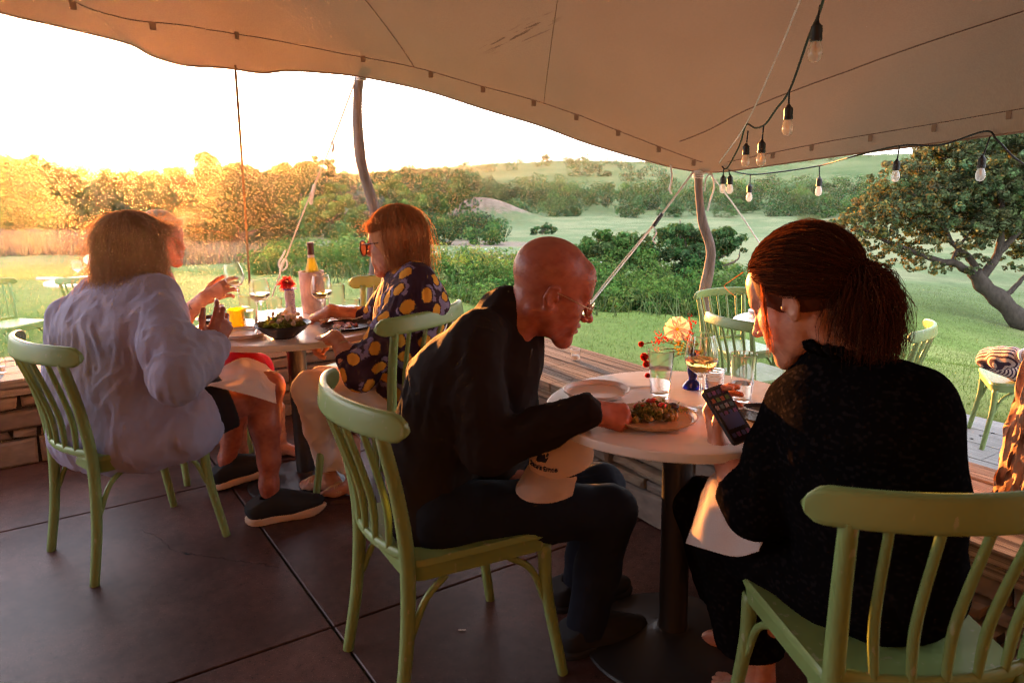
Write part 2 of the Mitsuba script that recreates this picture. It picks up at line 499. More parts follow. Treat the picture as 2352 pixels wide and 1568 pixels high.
D1, D2 = (0.034, 0.068, 0.024), (0.044, 0.066, 0.032)
G1, G2, G3, G4 = (0.070, 0.135, 0.038), (0.050, 0.105, 0.036), (0.11, 0.18, 0.045), (0.075, 0.110, 0.055)


def at_ground(x, y, dz=0.0):
    return V(x, y, float(ground(x, y)) + dz)


# ---- trees one can tell apart. each row: label, crown blobs ((x, y, z), radius), leaves, leaf size, colour
def B(p, *r):
    return (V(*p), V(*r) if len(r) == 3 else V(r[0], r[0], r[0]))


def blob_tree(name, label, blobs, n, size, col, seed, trunk=.14, group=None, clumps=60, cat_='tree', clump_r=.24):
    c = np.mean([b[0] for b in blobs], 0)
    tree(name, label, group, at_ground(c[0], c[1]), blobs, n, clumps, size, col, trunk, cat_, seed=seed, clump_r=clump_r)


# spreading tree on the left, limbs showing under its crown
blob_tree('spreading_tree', 'broad low spreading tree with bare limbs under its crown, behind the raised wine glass',
          [B((-9.538, 24.000, -0.123), 1.15, 1.2, .75), B((-8.387, 24.400, 0.507), 1.2, 1.2, .8), B((-7.239, 24.000, -0.305), .8, .9, .7), B((-10.109, 23.600, -0.617), .7, .9, .5), B((-7.677, 23.500, -0.857), .9, .9, .45), B((-8.819, 25.000, 1.043), .8, .9, .5)],
          15000, .15, D2, 11, .12, clumps=170, clump_r=.26)
blob_tree('tall_tree', 'tallest round-headed tree on the left skyline, right of the low sun', [B((-28.115, 72.000, 1.412), 3.4, 3.4, 2.4), B((-23.872, 70.000, 0.767), 3.2, 3.2, 2.4), B((-26.343, 70.000, -0.340), 4, 3, 2.8), B((-21.356, 68.000, 0.000), 2.5, 2.5, 2.2)], 9000, .40, D1, 12, .3, clumps=90)
blob_tree('flat_topped_tree', 'flat topped tree standing clear on the skyline left of the crooked post', [B((-23.169, 95.000, 2.846), 2.1, 2, .7), B((-24.821, 95.000, 2.053), 1.7, 1.7, .8), B((-22.452, 95.000, 1.798), 2.1, 2, .8)], 2600, .40, D1, 13, .2, clumps=40)
blob_tree('round_tree', 'dark rounded tree on the skyline just left of the flat topped tree', [B((-25.250, 88.000, 1.473), 2.3, 2.3, 1.9), B((-25.740, 86.000, 0.315), 3.1, 2.5, 2.4), B((-23.043, 84.000, 0.067), 3, 2.5, 2.2)], 4600, .40, D1, 14, .2)
blob_tree('leafy_bush', 'bright green rounded bush in front of the dark trees, left of the crooked post', [B((-10.472, 46.000, -0.008), 1.2, 1.2, 1.0), B((-11.060, 45.000, -0.711), 1.5, 1.3, .9), B((-9.536, 45.000, -0.742), 1.5, 1.3, .9)], 4200, .22, G3, 15, .08, cat_='bush')
blob_tree('pale_tree', 'pale grey-green tree right behind the crooked post', [B((-10.361, 56.000, -0.984), 1.3, 1.2, 1.2), B((-11.138, 58.000, -0.256), 1.1, 1.1, 1.0)], 1800, .28, (.10, .12, .085), 16, .1)
blob_tree('light_green_tree', 'light green tree right of the crooked post, taller than its neighbours', [B((-9.184, 62.000, 0.260), 1.7, 1.6, 1.2), B((-9.949, 61.000, -0.715), 1.6, 1.5, 1.2), B((-8.059, 61.000, -0.753), 1.6, 1.5, 1.2), B((-9.156, 60.000, -1.528), 2, 1.5, 1.0)], 5200, .28, G3, 17, .12)
blob_tree('low_green_tree', 'low rounded green tree at the left foot of the bare mound', [B((-6.869, 66.000, -1.150), 1.9, 1.6, 1.1), B((-7.839, 66.000, -1.976), 1.7, 1.5, .9), B((-5.684, 67.000, -2.073), 1.1, 1.2, .8)], 3400, .28, G1, 18, .1)
for k, (bl, n, s, seed) in enumerate([
    ([B((-39.709, 64.000, 1.179), 4, 3.5, 2.6), B((-40.077, 62.000, -0.148), 3, 3, 2.4), B((-36.974, 62.000, -0.382), 3, 3, 2.2)], 4200, .42, 21),
    ([B((-38.210, 70.000, 0.670), 3.4, 3.2, 2.2), B((-35.562, 68.000, -0.466), 3, 3, 2.2), B((-37.534, 66.000, -0.717), 2.6, 2.6, 2)], 3600, .42, 22),
    ([B((-34.857, 74.000, 0.110), 3.6, 3.2, 2.0), B((-33.145, 76.000, 0.858), 2.8, 2.8, 2.2), B((-31.938, 70.000, -1.003), 3.2, 3, 2.2)], 3600, .42, 23),
    ([B((-22.923, 42.000, -0.668), 1.6, 1.5, 1.1), B((-22.077, 42.000, -0.568), 1.3, 1.3, 1.2), B((-23.121, 41.000, -0.949), 1.0, 1.0, .7)], 3400, .24, 24),
    ([B((-17.351, 58.000, -1.097), 2.2, 2, 1.7), B((-16.217, 60.000, -0.718), 2, 2, 1.6), B((-15.858, 56.000, -1.655), 2.2, 2, 1.2)], 3200, .34, 25)]):
    blob_tree('valley_tree', ['broad tree at the left edge of the picture, below the hill', 'rounded tree left of the low sun, its crown glowing',
                              'dense tree standing right under the low sun', 'low bushy tree in the dry grass, left of the seated man in the pale shirt',
                              'dark tree between the brown rope and the bright green bush'][k], bl, int(n * 1.8), s, D1 if k != 3 else D2, seed, .2, clumps=110)
for k, (p, r, n) in enumerate([((-155.908, 270.000, 10.219), 1.7, 130), ((-152.578, 270.000, 9.425), 1.3, 90), ((12.939, 268.000, 5.378), 1.9, 140), ((-35.631, 262.000, 1.116), 1.9, 150), ((-31.230, 262.000, 1.172), 1.8, 150)]):
    blob_tree('ridge_tree', ['tiny tree alone on the far left ridge', 'smaller of the two tiny trees on the far left ridge', 'tiny lone tree on the far hilltop above the mound', 'tiny bushy tree at the left end of the far hill', 'right one of two tiny trees at the left end of the far hill'][k],
              [B(p, r, r, r * .8), B(V(*p) + V(r * .6, 0, -r * .5), r * .8, r * .8, r * .6)], n, 1.0, G2, 40 + k, .2, clumps=14)

# bush clump in front of the second post: two rounded bushes
blob_tree('field_bush', 'broad leafy bush left of the grey post, in front of the hay field', [B((1.829, 14.000, 0.005), .55, .6, .32), B((1.369, 13.800, -0.164), .40, .5, .32), B((2.199, 13.800, -0.062), .5, .5, .36), B((1.754, 13.400, -0.398), .75, .6, .38), B((1.196, 13.200, -0.475), .38, .5, .3), B((2.279, 13.300, -0.434), .5, .5, .4)], 9000, .085, G1, 51, .05, cat_='bush', clumps=130, clump_r=.27)
blob_tree('field_bush', 'taller dark bush with twisted stems right behind the grey post', [B((3.194, 14.400, 0.143), .45, .5, .28), B((3.805, 14.200, -0.015), .55, .5, .30), B((2.831, 14.200, -0.076), .35, .5, .28), B((4.211, 14.200, -0.023), .28, .3, .2), B((3.417, 13.900, -0.297), .6, .5, .36), B((3.719, 13.500, -0.569), .42, .5, .36)], 9000, .085, G2, 52, .06, cat_='bush', clumps=130, clump_r=.27)
blob_tree('field_shrub', 'small dark shrub alone on the hay field beyond the bald man', [B((2.704, 60.000, -3.250), 1.1, .7, .38), B((2.980, 60.000, -2.951), .45, .5, .35), B((1.849, 60.000, -3.368), .5, .5, .22)], 1800, .16, G2, 53, .04, cat_='shrub', clumps=50)
for k, (p, s) in enumerate([((-3.158, 56.000, -3.173), 61), ((-2.330, 56.000, -3.222), 62), ((35.942, 92.000, -5.026), 63)]):
    rng = np.random.default_rng(s)
    g = thing('grass_tuft', ['pale grass tuft on the hay field, left of a pair', 'pale grass tuft on the hay field, right of a pair', 'wide pale grass tuft at the foot of the far shrub belt'][k], 'grass tuft')
    n = 260; w = [.3, .42, 1.4][k]; hgt = [.55, .5, .8][k]
    b = at_ground(p[0], p[1]) + np.stack([rng.normal(0, w * .5, n), rng.normal(0, .2, n), 0 * rng.normal(size=n)], 1)
    d = unit(np.stack([rng.normal(0, .3, n), rng.normal(0, .3, n), np.ones(n)], 1))
    h = hgt * rng.uniform(.5, 1.1, n)[:, None]
    sd = unit(np.cross(d, [0, 1, 0])) * .03
    v = np.stack([b - sd, b + sd, b + d * h], 1).reshape(-1, 3)
    scene[g] = ply((v, np.arange(3 * n).reshape(-1, 3)), 'mat_leaf', color=np.repeat(tint(n, (.15, .17, .07), .2, rng), 3, 0))

# ---- masses nobody could count
def mass(key, label, pts, rad, n_per, size, cols, seed, cat_=None):
    rng = np.random.default_rng(seed)
    vs, fs, cs, m = [], [], [], 0
    for i, (p, r) in enumerate(zip(pts, rad)):
        v, f, c = foliage_mesh([(p, r)], n_per, 12, size, cols[i % len(cols)], rng, clump_r=.34)
        vs.append(v); fs.append(f + m); cs.append(c); m += len(v)
    scene[key] = ply((np.vstack(vs), np.vstack(fs)), 'mat_leaf_far', color=np.vstack(cs))
    labels[key] = {'label': label, 'category': cat_ or 'shrubs', 'kind': 'stuff'}


rng = np.random.default_rng(5)
# belt of shrubs along the far edge of the hay field
bx, by = [], []
for a in np.linspace(0, 1, 60):
    p = np.array([(1060, 488), (1240, 470), (1350, 472), (1600, 478), (1900, 480), (2200, 470), (2500, 465)], float)
    bx.append(a)
_belt = []
for k in range(240):
    ang = rng.uniform(-0.10, 0.60); d = rng.uniform(104, 140)
    x, y = d * math.sin(ang), d * math.cos(ang)
    r = rng.uniform(1.1, 2.5)
    _belt.append((at_ground(x, y, r * .5 + (rng.uniform(0, 2.2) if d > 110 else 0)), V(r * 1.25, r, r)))
mass('shrub_belt', 'dense belt of green shrubs along the far edge of the hay field', [b[0] for b in _belt], [b[1] for b in _belt], 460, .34, [G1, G2, G2, G2], 71)
_hill = []
for k in range(420):
    ang = rng.uniform(-0.62, 0.66); d = rng.uniform(140, 285)
    x, y = d * math.sin(ang), d * math.cos(ang)
    if fbm(V(x / 28, y / 28, 0), 2, 9) < .47 and ang > -.1 and d < 262:
        continue
    r = rng.uniform(1.3, 3.2)
    _hill.append((at_ground(x, y, r * .4), V(r * 1.5, r * 1.3, r * .75)))
mass('hill_scrub', 'scrub scattered over the far green hills', [b[0] for b in _hill], [b[1] for b in _hill], 150, .62, [G1, G2, G2], 72)
_low = []
for k in range(150):
    tx = rng.uniform(-.70, -.03); d = rng.uniform(40, 66)
    r = rng.uniform(.7, 1.5)
    _low.append((at_ground(tx * d, d, r * .45), V(r * 1.5, r, r * .9)))
mass('undergrowth', 'low bushes thronging the foot of the trees on the left', [b[0] for b in _low], [b[1] for b in _low], 420, .24, [D1, D2, G2, G1], 74)
_wood = []
for k in range(95):
    ang = rng.uniform(-0.66, -0.05); d = rng.uniform(66, 150)
    x, y = d * math.sin(ang), d * math.cos(ang)
    r = rng.uniform(1.8, 3.2)
    top = 1.4 + d * math.sin(math.radians(0.35))
    z = min(float(ground(x, y)) + rng.uniform(.8, 1.6) * r, top - r * .8)
    _wood.append((V(x, y, z), V(r * 1.2, r * 1.2, r)))
mass('valley_wood', 'thick wood filling the valley under the low sun', [b[0] for b in _wood], [b[1] for b in _wood], 760, .44, [D1, D1, D2, G2], 73, 'wood')

# ---- oak on the right, near enough to show its leaves
def lobed_leaves(P, N, size, color, rng):
    """Oak leaves: a midrib fan of five lobes, ten triangles each."""
    P, N = np.asarray(P, float), unit(N)
    n = len(P)
    h = unit(rng.normal(size=(n, 3)))
    u = unit(h - (h * N).sum(1, keepdims=True) * N)
    w = np.cross(N, u)
    out = np.array([(-.5, 0), (-.12, .24), (.20, .20), (.5, .0), (.20, -.20), (-.12, -.24)])
    s = size[:, None, None]
    v = P[:, None] + s * (out[None, :, :1] * u[:, None] + out[None, :, 1:] * w[:, None] + (.35 * np.abs(out[None, :, 1:]) - .25 * out[None, :, :1] ** 2) * N[:, None])
    k = len(out)
    v = np.concatenate([v, P[:, None]], 1)
    t = np.array([(k, a, (a + 1) % k) for a in range(k)])
    f = (np.arange(n)[:, None, None] * (k + 1) + t[None]).reshape(-1, 3)
    return v.reshape(-1, 3), f, np.repeat(color, k + 1, 0)


rng = np.random.default_rng(31)
oak = thing('oak_tree', 'large leaning oak with lobed leaves and a crooked trunk, filling the right of the picture', 'tree')
_oak = [B((6.748, 15.000, 0.123), .62, .8, .34), B((7.319, 15.000, 0.432), .75, .9, .5), B((7.737, 15.000, 0.966), .72, .9, .62), B((8.757, 15.300, 1.318), .95, 1, .75), B((8.618, 15.200, 0.480), .9, 1, .62),
        B((7.952, 14.800, -0.155), .55, .7, .30), B((8.907, 15.000, -0.066), .6, .8, .32), B((9.906, 15.500, 1.381), 1.0, 1, .8), B((9.893, 15.300, 0.450), .85, 1, .66), B((10.699, 15.200, -0.249), .75, .8, .5), B((11.180, 15.600, 0.843), 1, 1, 1), B((10.987, 16.000, 1.712), 1.2, 1, .7), B((9.172, 16.000, 2.006), 1, 1, .6), B((9.950, 14.800, -0.536), .35, .5, .22), B((7.431, 14.900, -0.410), .45, .6, .24), B((8.112, 14.700, -0.588), .42, .6, .22), B((9.046, 15.000, -0.541), .4, .6, .25), B((7.199, 15.000, -0.159), .5, .6, .3), B((9.499, 15.400, 0.625), .9, 1, .8), B((7.935, 15.200, 0.409), .7, .8, .5), B((8.434, 15.400, 0.817), .8, .9, .6)]
P, N, k = crown_points(_oak, 95000, 2200, rng, .125)
ck = tint(2200, (.070, .095, .042), .28, rng)
c = np.clip(ck[k] * np.exp(rng.normal(0, .25, (len(P), 1))), .004, .5)
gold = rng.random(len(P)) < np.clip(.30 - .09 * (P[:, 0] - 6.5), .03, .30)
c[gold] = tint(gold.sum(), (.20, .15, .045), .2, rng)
v, f, c = lobed_leaves(P, N + [0, 0, .3], rng.uniform(.055, .105, len(P)), c, rng)
put('crown', (v, f), 'mat_leaf', color=c, parent=oak)
_tr = catmull([(12.079, 14.600, -3.183), (10.901, 14.600, -2.260), (10.074, 14.600, -1.732), (9.638, 14.700, -1.289), (9.305, 14.800, -0.995), (9.103, 14.800, -0.732)], 26)
rr_ = np.linspace(.24, .13, 26)
_l = [tube(_tr, rr_ * (1 + .12 * np.sin(np.arange(26) * 1.3)), 11)]
for pts, r in [([(9.123, 14.800, -0.759), (8.674, 14.800, -0.561), (8.150, 14.800, -0.431), (7.493, 14.900, -0.156), (6.963, 15.000, 0.102)], .085), ([(9.221, 14.800, -0.864), (9.079, 15.000, -0.455), (8.749, 15.000, -0.190), (8.352, 15.000, 0.327), (7.791, 15.000, 0.841)], .075),
               ([(9.221, 14.800, -0.864), (9.636, 15.000, -0.423), (9.655, 15.000, 0.132), (9.614, 15.200, 0.799), (9.101, 15.300, 1.311)], .10), ([(9.636, 15.000, -0.423), (10.083, 15.000, 0.123), (10.630, 15.300, 0.776)], .07), ([(8.674, 14.800, -0.561), (8.844, 15.000, -0.278), (9.201, 15.100, 0.134)], .05),
               ([(9.638, 14.700, -1.289), (10.148, 14.900, -0.897), (10.581, 15.000, -0.400)], .06)]:
    q = catmull(pts, 16)
    _l.append(tube(q + rng.normal(0, .012, q.shape), np.linspace(r, r * .3, 16), 8))
put('trunk', cat(_l), 'mat_oak_bark', smooth=True, parent=oak)

# ---- tall weeds between lawn and field: nobody could count them
def in_weeds(x, y):
    tx = x / y
    front = np.interp(tx, [-.33, -.25, -.1, .13, .25, .30], [13, 11.2, 10.3, 9.7, 9.6, 9.9])
    back = np.interp(tx, [-.33, -.2, 0, .1, .3], [24, 22, 20, 19, 17])
    return (tx > -.33) & (tx < .31) & (y > front + .25 * np.sin(x * 5)) & (y < back)


n = 60000
y = rng.uniform(9.2, 31, n) ; x = rng.uniform(-.34, .32, n) * y
keep = in_weeds(x, y) & (rng.random(n) < np.clip(13 / y, .2, 1))
x, y = x[keep], y[keep]
hh = .12 + .50 * fbm(np.stack([x * .6, y * .6, 0 * x], -1), 3, 4)
hh *= np.clip((y - np.interp(x / y, [-.33, -.25, -.1, .13, .25, .30], [13, 11.2, 10.3, 9.7, 9.6, 9.9])) / 5.0 + .25, .25, 1)
z0 = ground(x, y)
lv, lf, lc, m = [], [], [], 0
pick = rng.choice(len(x), 420, replace=False, p=(1 / y) / (1 / y).sum())
for k in pick:                                                     # leafy mounds, each a plant or a patch of one kind
    front = np.interp(x[k] / y[k], [-.33, -.25, -.1, .13, .25, .30], [13, 11.2, 10.3, 9.7, 9.6, 9.9])
    r = rng.uniform(.16, .50) * np.clip((y[k] - front) / 2.5 + .45, .45, 1)
    col = [V(.080, .155, .036), V(.125, .205, .048), V(.060, .125, .036), V(.15, .20, .075)][rng.choice(4, p=[.35, .35, .2, .1])]
    v, f, c = foliage_mesh([(V(x[k], y[k], z0[k] + r * .35), V(r * 1.5, r * 1.3, r * .95))], int(240 + 420 * r), 9, rng.uniform(.045, .10), col, rng, var=.2, aspect=rng.uniform(.3, .6), clump_r=.42)
    lv.append(v); lf.append(f + m); lc.append(c); m += len(v)
# grassy stems at the front edge and a few white flower heads
n = 5000
y = rng.uniform(9.4, 18, n); x = rng.uniform(-.33, .31, n) * y
k = in_weeds(x, y) | in_weeds(x, y + .35)
x, y = x[k], y[k]; n = len(x)
b = np.stack([x, y, ground(x, y)], -1); d = unit(np.stack([rng.normal(0, .35, n), rng.normal(-.15, .35, n), np.ones(n)], -1)); h = rng.uniform(.15, .42, n)[:, None]
sd = unit(np.cross(d, [0, 1, .2])) * .008
lv.append(np.stack([b - sd, b + sd, b + d * h + sd * 2 * rng.normal(size=(n, 1))], 1).reshape(-1, 3)); lf.append(np.arange(3 * n).reshape(-1, 3) + m); lc.append(np.repeat(tint(n, (.11, .15, .06), .25, rng), 3, 0)); m += 3 * n
n = 170
tx = rng.choice([-.12, -.02, .03, .09, -.22], n) + rng.normal(0, .015, n); y = rng.uniform(12, 20, n); x = tx * y
P = np.stack([x, y, ground(x, y) + rng.uniform(.35, .55, n)], -1)
v, f, c = leaf_cards(P, unit(np.stack([rng.normal(0, .3, n), rng.normal(0, .3, n), np.ones(n)], -1)), .045, tint(n, (.6, .6, .55), .1, rng), .9, rng)
lv.append(v); lf.append(f + m); lc.append(c)
scene['tall_weeds'] = ply((np.vstack(lv), np.vstack(lf)), 'mat_leaf', color=np.vstack(lc))
labels['tall_weeds'] = {'label': 'knee-high green weeds between the lawn and the hay field', 'category': 'weeds', 'kind': 'stuff'}

# ---- dry grass on the left rise and blades on the near lawn
def blades(n, y0, y1, tx0, tx1, h0, h1, w, base, rng, ok=None, lean=.45):
    y = y0 * (y1 / y0) ** rng.random(n); x = rng.uniform(tx0, tx1, n) * y
    if ok is not None:
        k = ok(x, y); x, y = x[k], y[k]
    n = len(x)
    b = np.stack([x, y, ground(x, y) - .01], -1)
    d = unit(np.stack([rng.normal(0, lean, n), rng.normal(0, lean, n), np.ones(n)], -1)); h = rng.uniform(h0, h1, n)[:, None]
    a = rng.uniform(0, math.pi, n)
    sd = np.stack([np.cos(a), np.sin(a), 0 * a], -1) * w * (1 + y[:, None] / 12)
    col = tint(n, base, .28, rng) * (.75 + .5 * fbm(np.stack([x * 1.2, y * 1.2, 0 * x], -1), 3, 6))[:, None]
    return np.stack([b - sd, b + sd, b + d * h], 1).reshape(-1, 3), np.arange(3 * n).reshape(-1, 3), np.repeat(col, 3, 0)


def off_terrace(x, y):
    a, b = x * .8415 + y * .5402, -x * .5402 + y * .8415
    return ((a > 5.80) | (b > 4.98) | ((a > 2.55) & (b > 4.22))) & ~in_weeds(x, y)


parts = [blades(170000, 4.2, 20, -.80, .80, .018, .052, .0026, (.135, .19, .045), rng, off_terrace),
         blades(26000, 16, 40, -.80, -.28, .25, .6, .007, (.24, .19, .11), rng, lambda x, y: (y > 19 + 3 * np.sin(x)), .3)]
m = 0; vs, fs, cs = [], [], []
for v, f, c in parts:
    vs.append(v); fs.append(f + m); cs.append(c); m += len(v)
scene['grass'] = ply((np.vstack(vs), np.vstack(fs)), 'mat_leaf', color=np.clip(np.vstack(cs), .005, .6))
labels['grass'] = {'label': 'grass blades of the mown lawn and the dry rough on the left', 'category': 'grass', 'kind': 'stuff'}

# ------------------------------------------------------------------ terrace: a = along the left wall, b = towards the left wall
E1, N2 = V(.8415, .5402), V(-.5402, .8415)
R_AB = np.array([[.8415, -.5402, 0], [.5402, .8415, 0], [0, 0, 1]])


def AB(a, b, z=0.0):
    return V(a * E1[0] + b * N2[0], a * E1[1] + b * N2[1], z)


def abbox(a0, a1, b0, b1, z0, z1, bevel=0.0, jit=0.0, rng=None):
    g = box(a1 - a0, b1 - b0, z1 - z0, bevel=bevel)
    v = np.array(g.vertices)
    if jit:
        v = v + rng.normal(0, jit, v.shape)
    return xf((v, g.faces), mat(R_AB, AB((a0 + a1) / 2, (b0 + b1) / 2, (z0 + z1) / 2)))


def _conc(p, n, uv):
    g = mikit.noise(p.x * 420, p.y * 420, 0)
    s = mikit.fbm(p.x * 3.1, p.y * 3.1, 0, 4)
    h = mikit.fbm(p.x * 45, p.y * 45, 2, 2)
    c = mikit.mix((0.056, 0.024, 0.019), (0.104, 0.047, 0.038), mikit.smoothstep(.3, .7, s))
    return c * (0.66 + 0.45 * h + 0.9 * mikit.smoothstep(.78, .97, g) - .35 * mikit.smoothstep(.74, .9, mikit.noise(p.x * 260, p.y * 260, 3)))


scene['mat_concrete'] = {'type': 'twosided', 'bsdf': {'type': 'bumpmap', 'arbitrary': proc(lambda p, n, uv: 0.0006 * mikit.fbm(p.x * 190, p.y * 190, 0, 2), eps=1e-3), 'scale': 1.0,
                         'bsdf': principled(proc(_conc), 0.48, two=False, specular=.45)}}
scene['mat_joint'] = principled((.012, .010, .010), .9)
floor = 'terrace_floor'
labels[floor] = {'label': 'dark brown concrete terrace floor cut into large slabs', 'kind': 'structure'}
put('bed', abbox(-6.2, 2.55, -3.4, 4.95, -.5, -.011), 'mat_joint', parent=floor)
_as = [-6.2, -5.01, -3.59, -2.17, -.75, .67, 2.0]
_bs = [-3.4, -2.13, -.71, .71, 2.13, 3.55, 4.4]
for a0, a1 in zip(_as, _as[1:]):
    for b0, b1 in zip(_bs, _bs[1:]):
        put('slab', abbox(a0 + .004, a1 - .004, b0 + .004, b1 - .004, -.0105, 0, bevel=.003), 'mat_concrete', parent=floor)
_ck = catmull([(-1.569, 2.874, 0.001), (-1.457, 2.812, 0.001), (-1.318, 2.684, 0.001), (-1.237, 2.650, 0.001), (-1.124, 2.615, 0.001), (-1.013, 2.578, 0.001), (-0.871, 2.534, 0.001)], 60)
_rg = np.random.default_rng(3)
_ck[:, :2] += _rg.normal(0, .004, (60, 2))
_w = _rg.uniform(.0003, .0013, 60); _w[26:30] = .004
_sd = unit(np.cross(unit(np.gradient(_ck, axis=0)), [0, 0, 1.]))
put('crack', (np.vstack([_ck - _sd * _w[:, None], _ck + _sd * _w[:, None]]), np.array([(k, k + 1, 61 + k, 60 + k) for k in range(59)])), 'mat_joint', parent=floor)

# stone walls with plank seats on top
for q in range(4):
    base = [(.20, .15, .115), (.26, .20, .15), (.17, .135, .115), (.23, .19, .165)][q]
    scene[f'mat_stone_{q}'] = principled(proc((lambda b, o: lambda p, n, uv: mikit.mix([x * .62 for x in b], [x * 1.4 for x in b], mikit.fbm(p.x * 22 + o, p.y * 22, p.z * 30, 4)))(base, 5 * q)), .9, specular=.2)
scene['mat_mortar'] = principled((.055, .045, .038), .95)


def _grain(ex, ey):
    def f(p, n, uv):
        u = p.x * ex + p.y * ey
        w = p.y * ex - p.x * ey
        warp = mikit.fbm(u * 1.3, w * 9, p.z * 9, 3)
        k = mikit.fbm(u * 2.2, w * 95 + 9 * warp, p.z * 95, 3)
        fine = mikit.noise(u * 14, w * 420, p.z * 420)
        c = mikit.mix((0.120, 0.085, 0.062), (0.400, 0.320, 0.250), mikit.smoothstep(.25, .75, k))
        c = mikit.mix(c, (0.33, 0.315, 0.295), .5 * mikit.smoothstep(.45, .75, mikit.fbm(u * .9, w * 7, 4, 3)))
        return c * (.72 + .5 * fine)
    return proc(f)


scene['mat_plank_left'] = principled(_grain(.8415, .5402), .75, specular=.3)
scene['mat_plank_right'] = principled(_grain(.5402, -.8415), .75, specular=.3)
scene['mat_deck'] = principled(proc(lambda p, n, uv: (lambda u, w: mikit.mix((.17, .162, .155), (.33, .318, .302), mikit.fbm(u * 1.6, w * 70, 0, 3)) * (.8 + .3 * mikit.noise(u * 9, w * 300, 0)))(p.x * .5402 - p.y * .8415, p.x * .8415 + p.y * .5402)), .7, specular=.3)


def stones(wall, face, lo, hi, z0, z1, rng):
    """Irregular coursed stones on a face; face(s, z, out) gives a world point. Courses of uneven height, some split in two thin ones."""
    z = z0
    while z < z1 - .02:
        h = min(rng.choice([.05, .075, .10, .14, .17], p=[.2, .25, .25, .2, .1]), z1 - z)
        if z1 - z - h < .035:
            h = z1 - z
        s = lo + rng.uniform(-.15, 0)
        while s < hi:
            L = rng.uniform(.12, .42) * (1.25 if h > .09 else .85)
            cuts = [(z, z + h)] if h < .12 or rng.random() < .55 else [(z, z + h * .5), (z + h * .5, z + h)]
            for a, b in cuts:
                g = rng.uniform(.003, .008)
                d = rng.uniform(.03, .062)
                x0, x1, y0, y1 = s + g, s + L - g, a + g, b - g
                bv = min(.012, (y1 - y0) * .25)
                pts = []
                for xx, sx in ((x0, 1), (x1, -1)):
                    for yy, sy in ((y0, 1), (y1, -1)):
                        jx, jy = rng.normal(0, .006, 2)
                        pts += [(xx + jx, yy + jy * .6, -.01), (xx + jx, yy + jy * .6, d - bv), (xx + jx + sx * bv, yy + jy * .6 + sy * bv, d + rng.normal(0, .004))]
                for _ in range(2):
                    pts.append((rng.uniform(x0, x1), rng.uniform(y0, y1), d + rng.uniform(-.006, .005)))
                hull = trimesh.convex.convex_hull(np.array(pts))
                v = np.array([face(*q) for q in hull.vertices])
                put('stone', trimesh.Trimesh(v, hull.faces, process=False), f'mat_stone_{rng.integers(4)}', parent=wall)
            s += L
        z += h


def planks(wall, m, key, a_rng, z0, z1, rng, along, lengths=2.35):
    for (c0, c1) in a_rng:
        s, end = along
        first = True
        while s < end - .02:
            L = min(lengths * (rng.uniform(.45, .9) if first else rng.uniform(.85, 1.1)), end - s)
            first = False
            dz = rng.uniform(-.002, .002)
            q = (s + .002, s + L - .002, c0 + .003, c1 - .003)
            if key == 'left':
                g = abbox(q[0], q[1], q[2], q[3], z0 + dz, z1 + dz, .004)
            else:
                g = abbox(q[2], q[3], q[0], q[1], z0 + dz, z1 + dz, .004)
            put('plank', g, m, parent=wall)
            s += L


rng = np.random.default_rng(17)
lw = thing('stone_wall', 'low stone wall with a weathered plank seat, running left behind the far table', 'wall')
put('core', abbox(-6.2, 1.995, 4.405, 4.93, -.5, .364), 'mat_mortar', parent=lw)
stones(lw, lambda s, z, o: AB(s, 4.405 - o, z), -3.2, 1.93, .0, .36, rng)
planks(lw, 'mat_plank_left', 'left', [(4.335, 4.50), (4.50, 4.68), (4.68, 4.82), (4.82, 4.955)], .408, .45, rng, (-6.2, 2.46))
planks(lw, 'mat_plank_left', 'left', [(4.345, 4.46)], .366, .405, rng, (-6.2, 1.96))
rw = thing('stone_wall', 'low stone wall with a wide weathered plank seat, running towards the viewer on the right', 'wall')
put('core', abbox(2.005, 2.455, -3.4, 4.403, -.5, .364), 'mat_mortar', parent=rw)
stones(rw, lambda s, z, o: AB(2.005 - o, s, z), -1.2, 4.35, .0, .36, rng)
planks(rw, 'mat_plank_right', 'right', [(1.935, 2.085), (2.085, 2.235), (2.235, 2.36), (2.36, 2.49)], .408, .45, rng, (-3.4, 4.333))
planks(rw, 'mat_plank_right', 'right', [(1.948, 2.07)], .366, .405, rng, (-3.4, 4.34))

deck = thing('wooden_deck', kind='structure', label='grey board deck on the lawn beyond the right wall')
a = 2.6
put('joists', abbox(2.62, 5.70, -3.3, 4.15, -.6, -.492), 'mat_joint', parent=deck)
for k in range(11):
    for (b0, b1) in ([(-3.4, .9), (.9, 4.2)] if k % 2 else [(-3.4, 2.2), (2.2, 4.2)]):
        put('board', abbox(2.6 + k * .289 + .004, 2.6 + (k + 1) * .289 - .004, b0 + .002, b1 - .002, -.485, -.445, .003), 'mat_deck', parent=deck)
for k, (px) in enumerate([(3.212, 4.939, -0.444), (3.322, 4.985, -0.444), (3.116, 4.884, -0.444), (3.022, 4.830, -0.444), (2.940, 4.784, -0.444)]):
    put('nail_hole', xf(lathe([(0, .001), (.012, .001), (.012, 0), (0, 0)], 10), mat(t=px)), 'mat_joint', parent=deck)

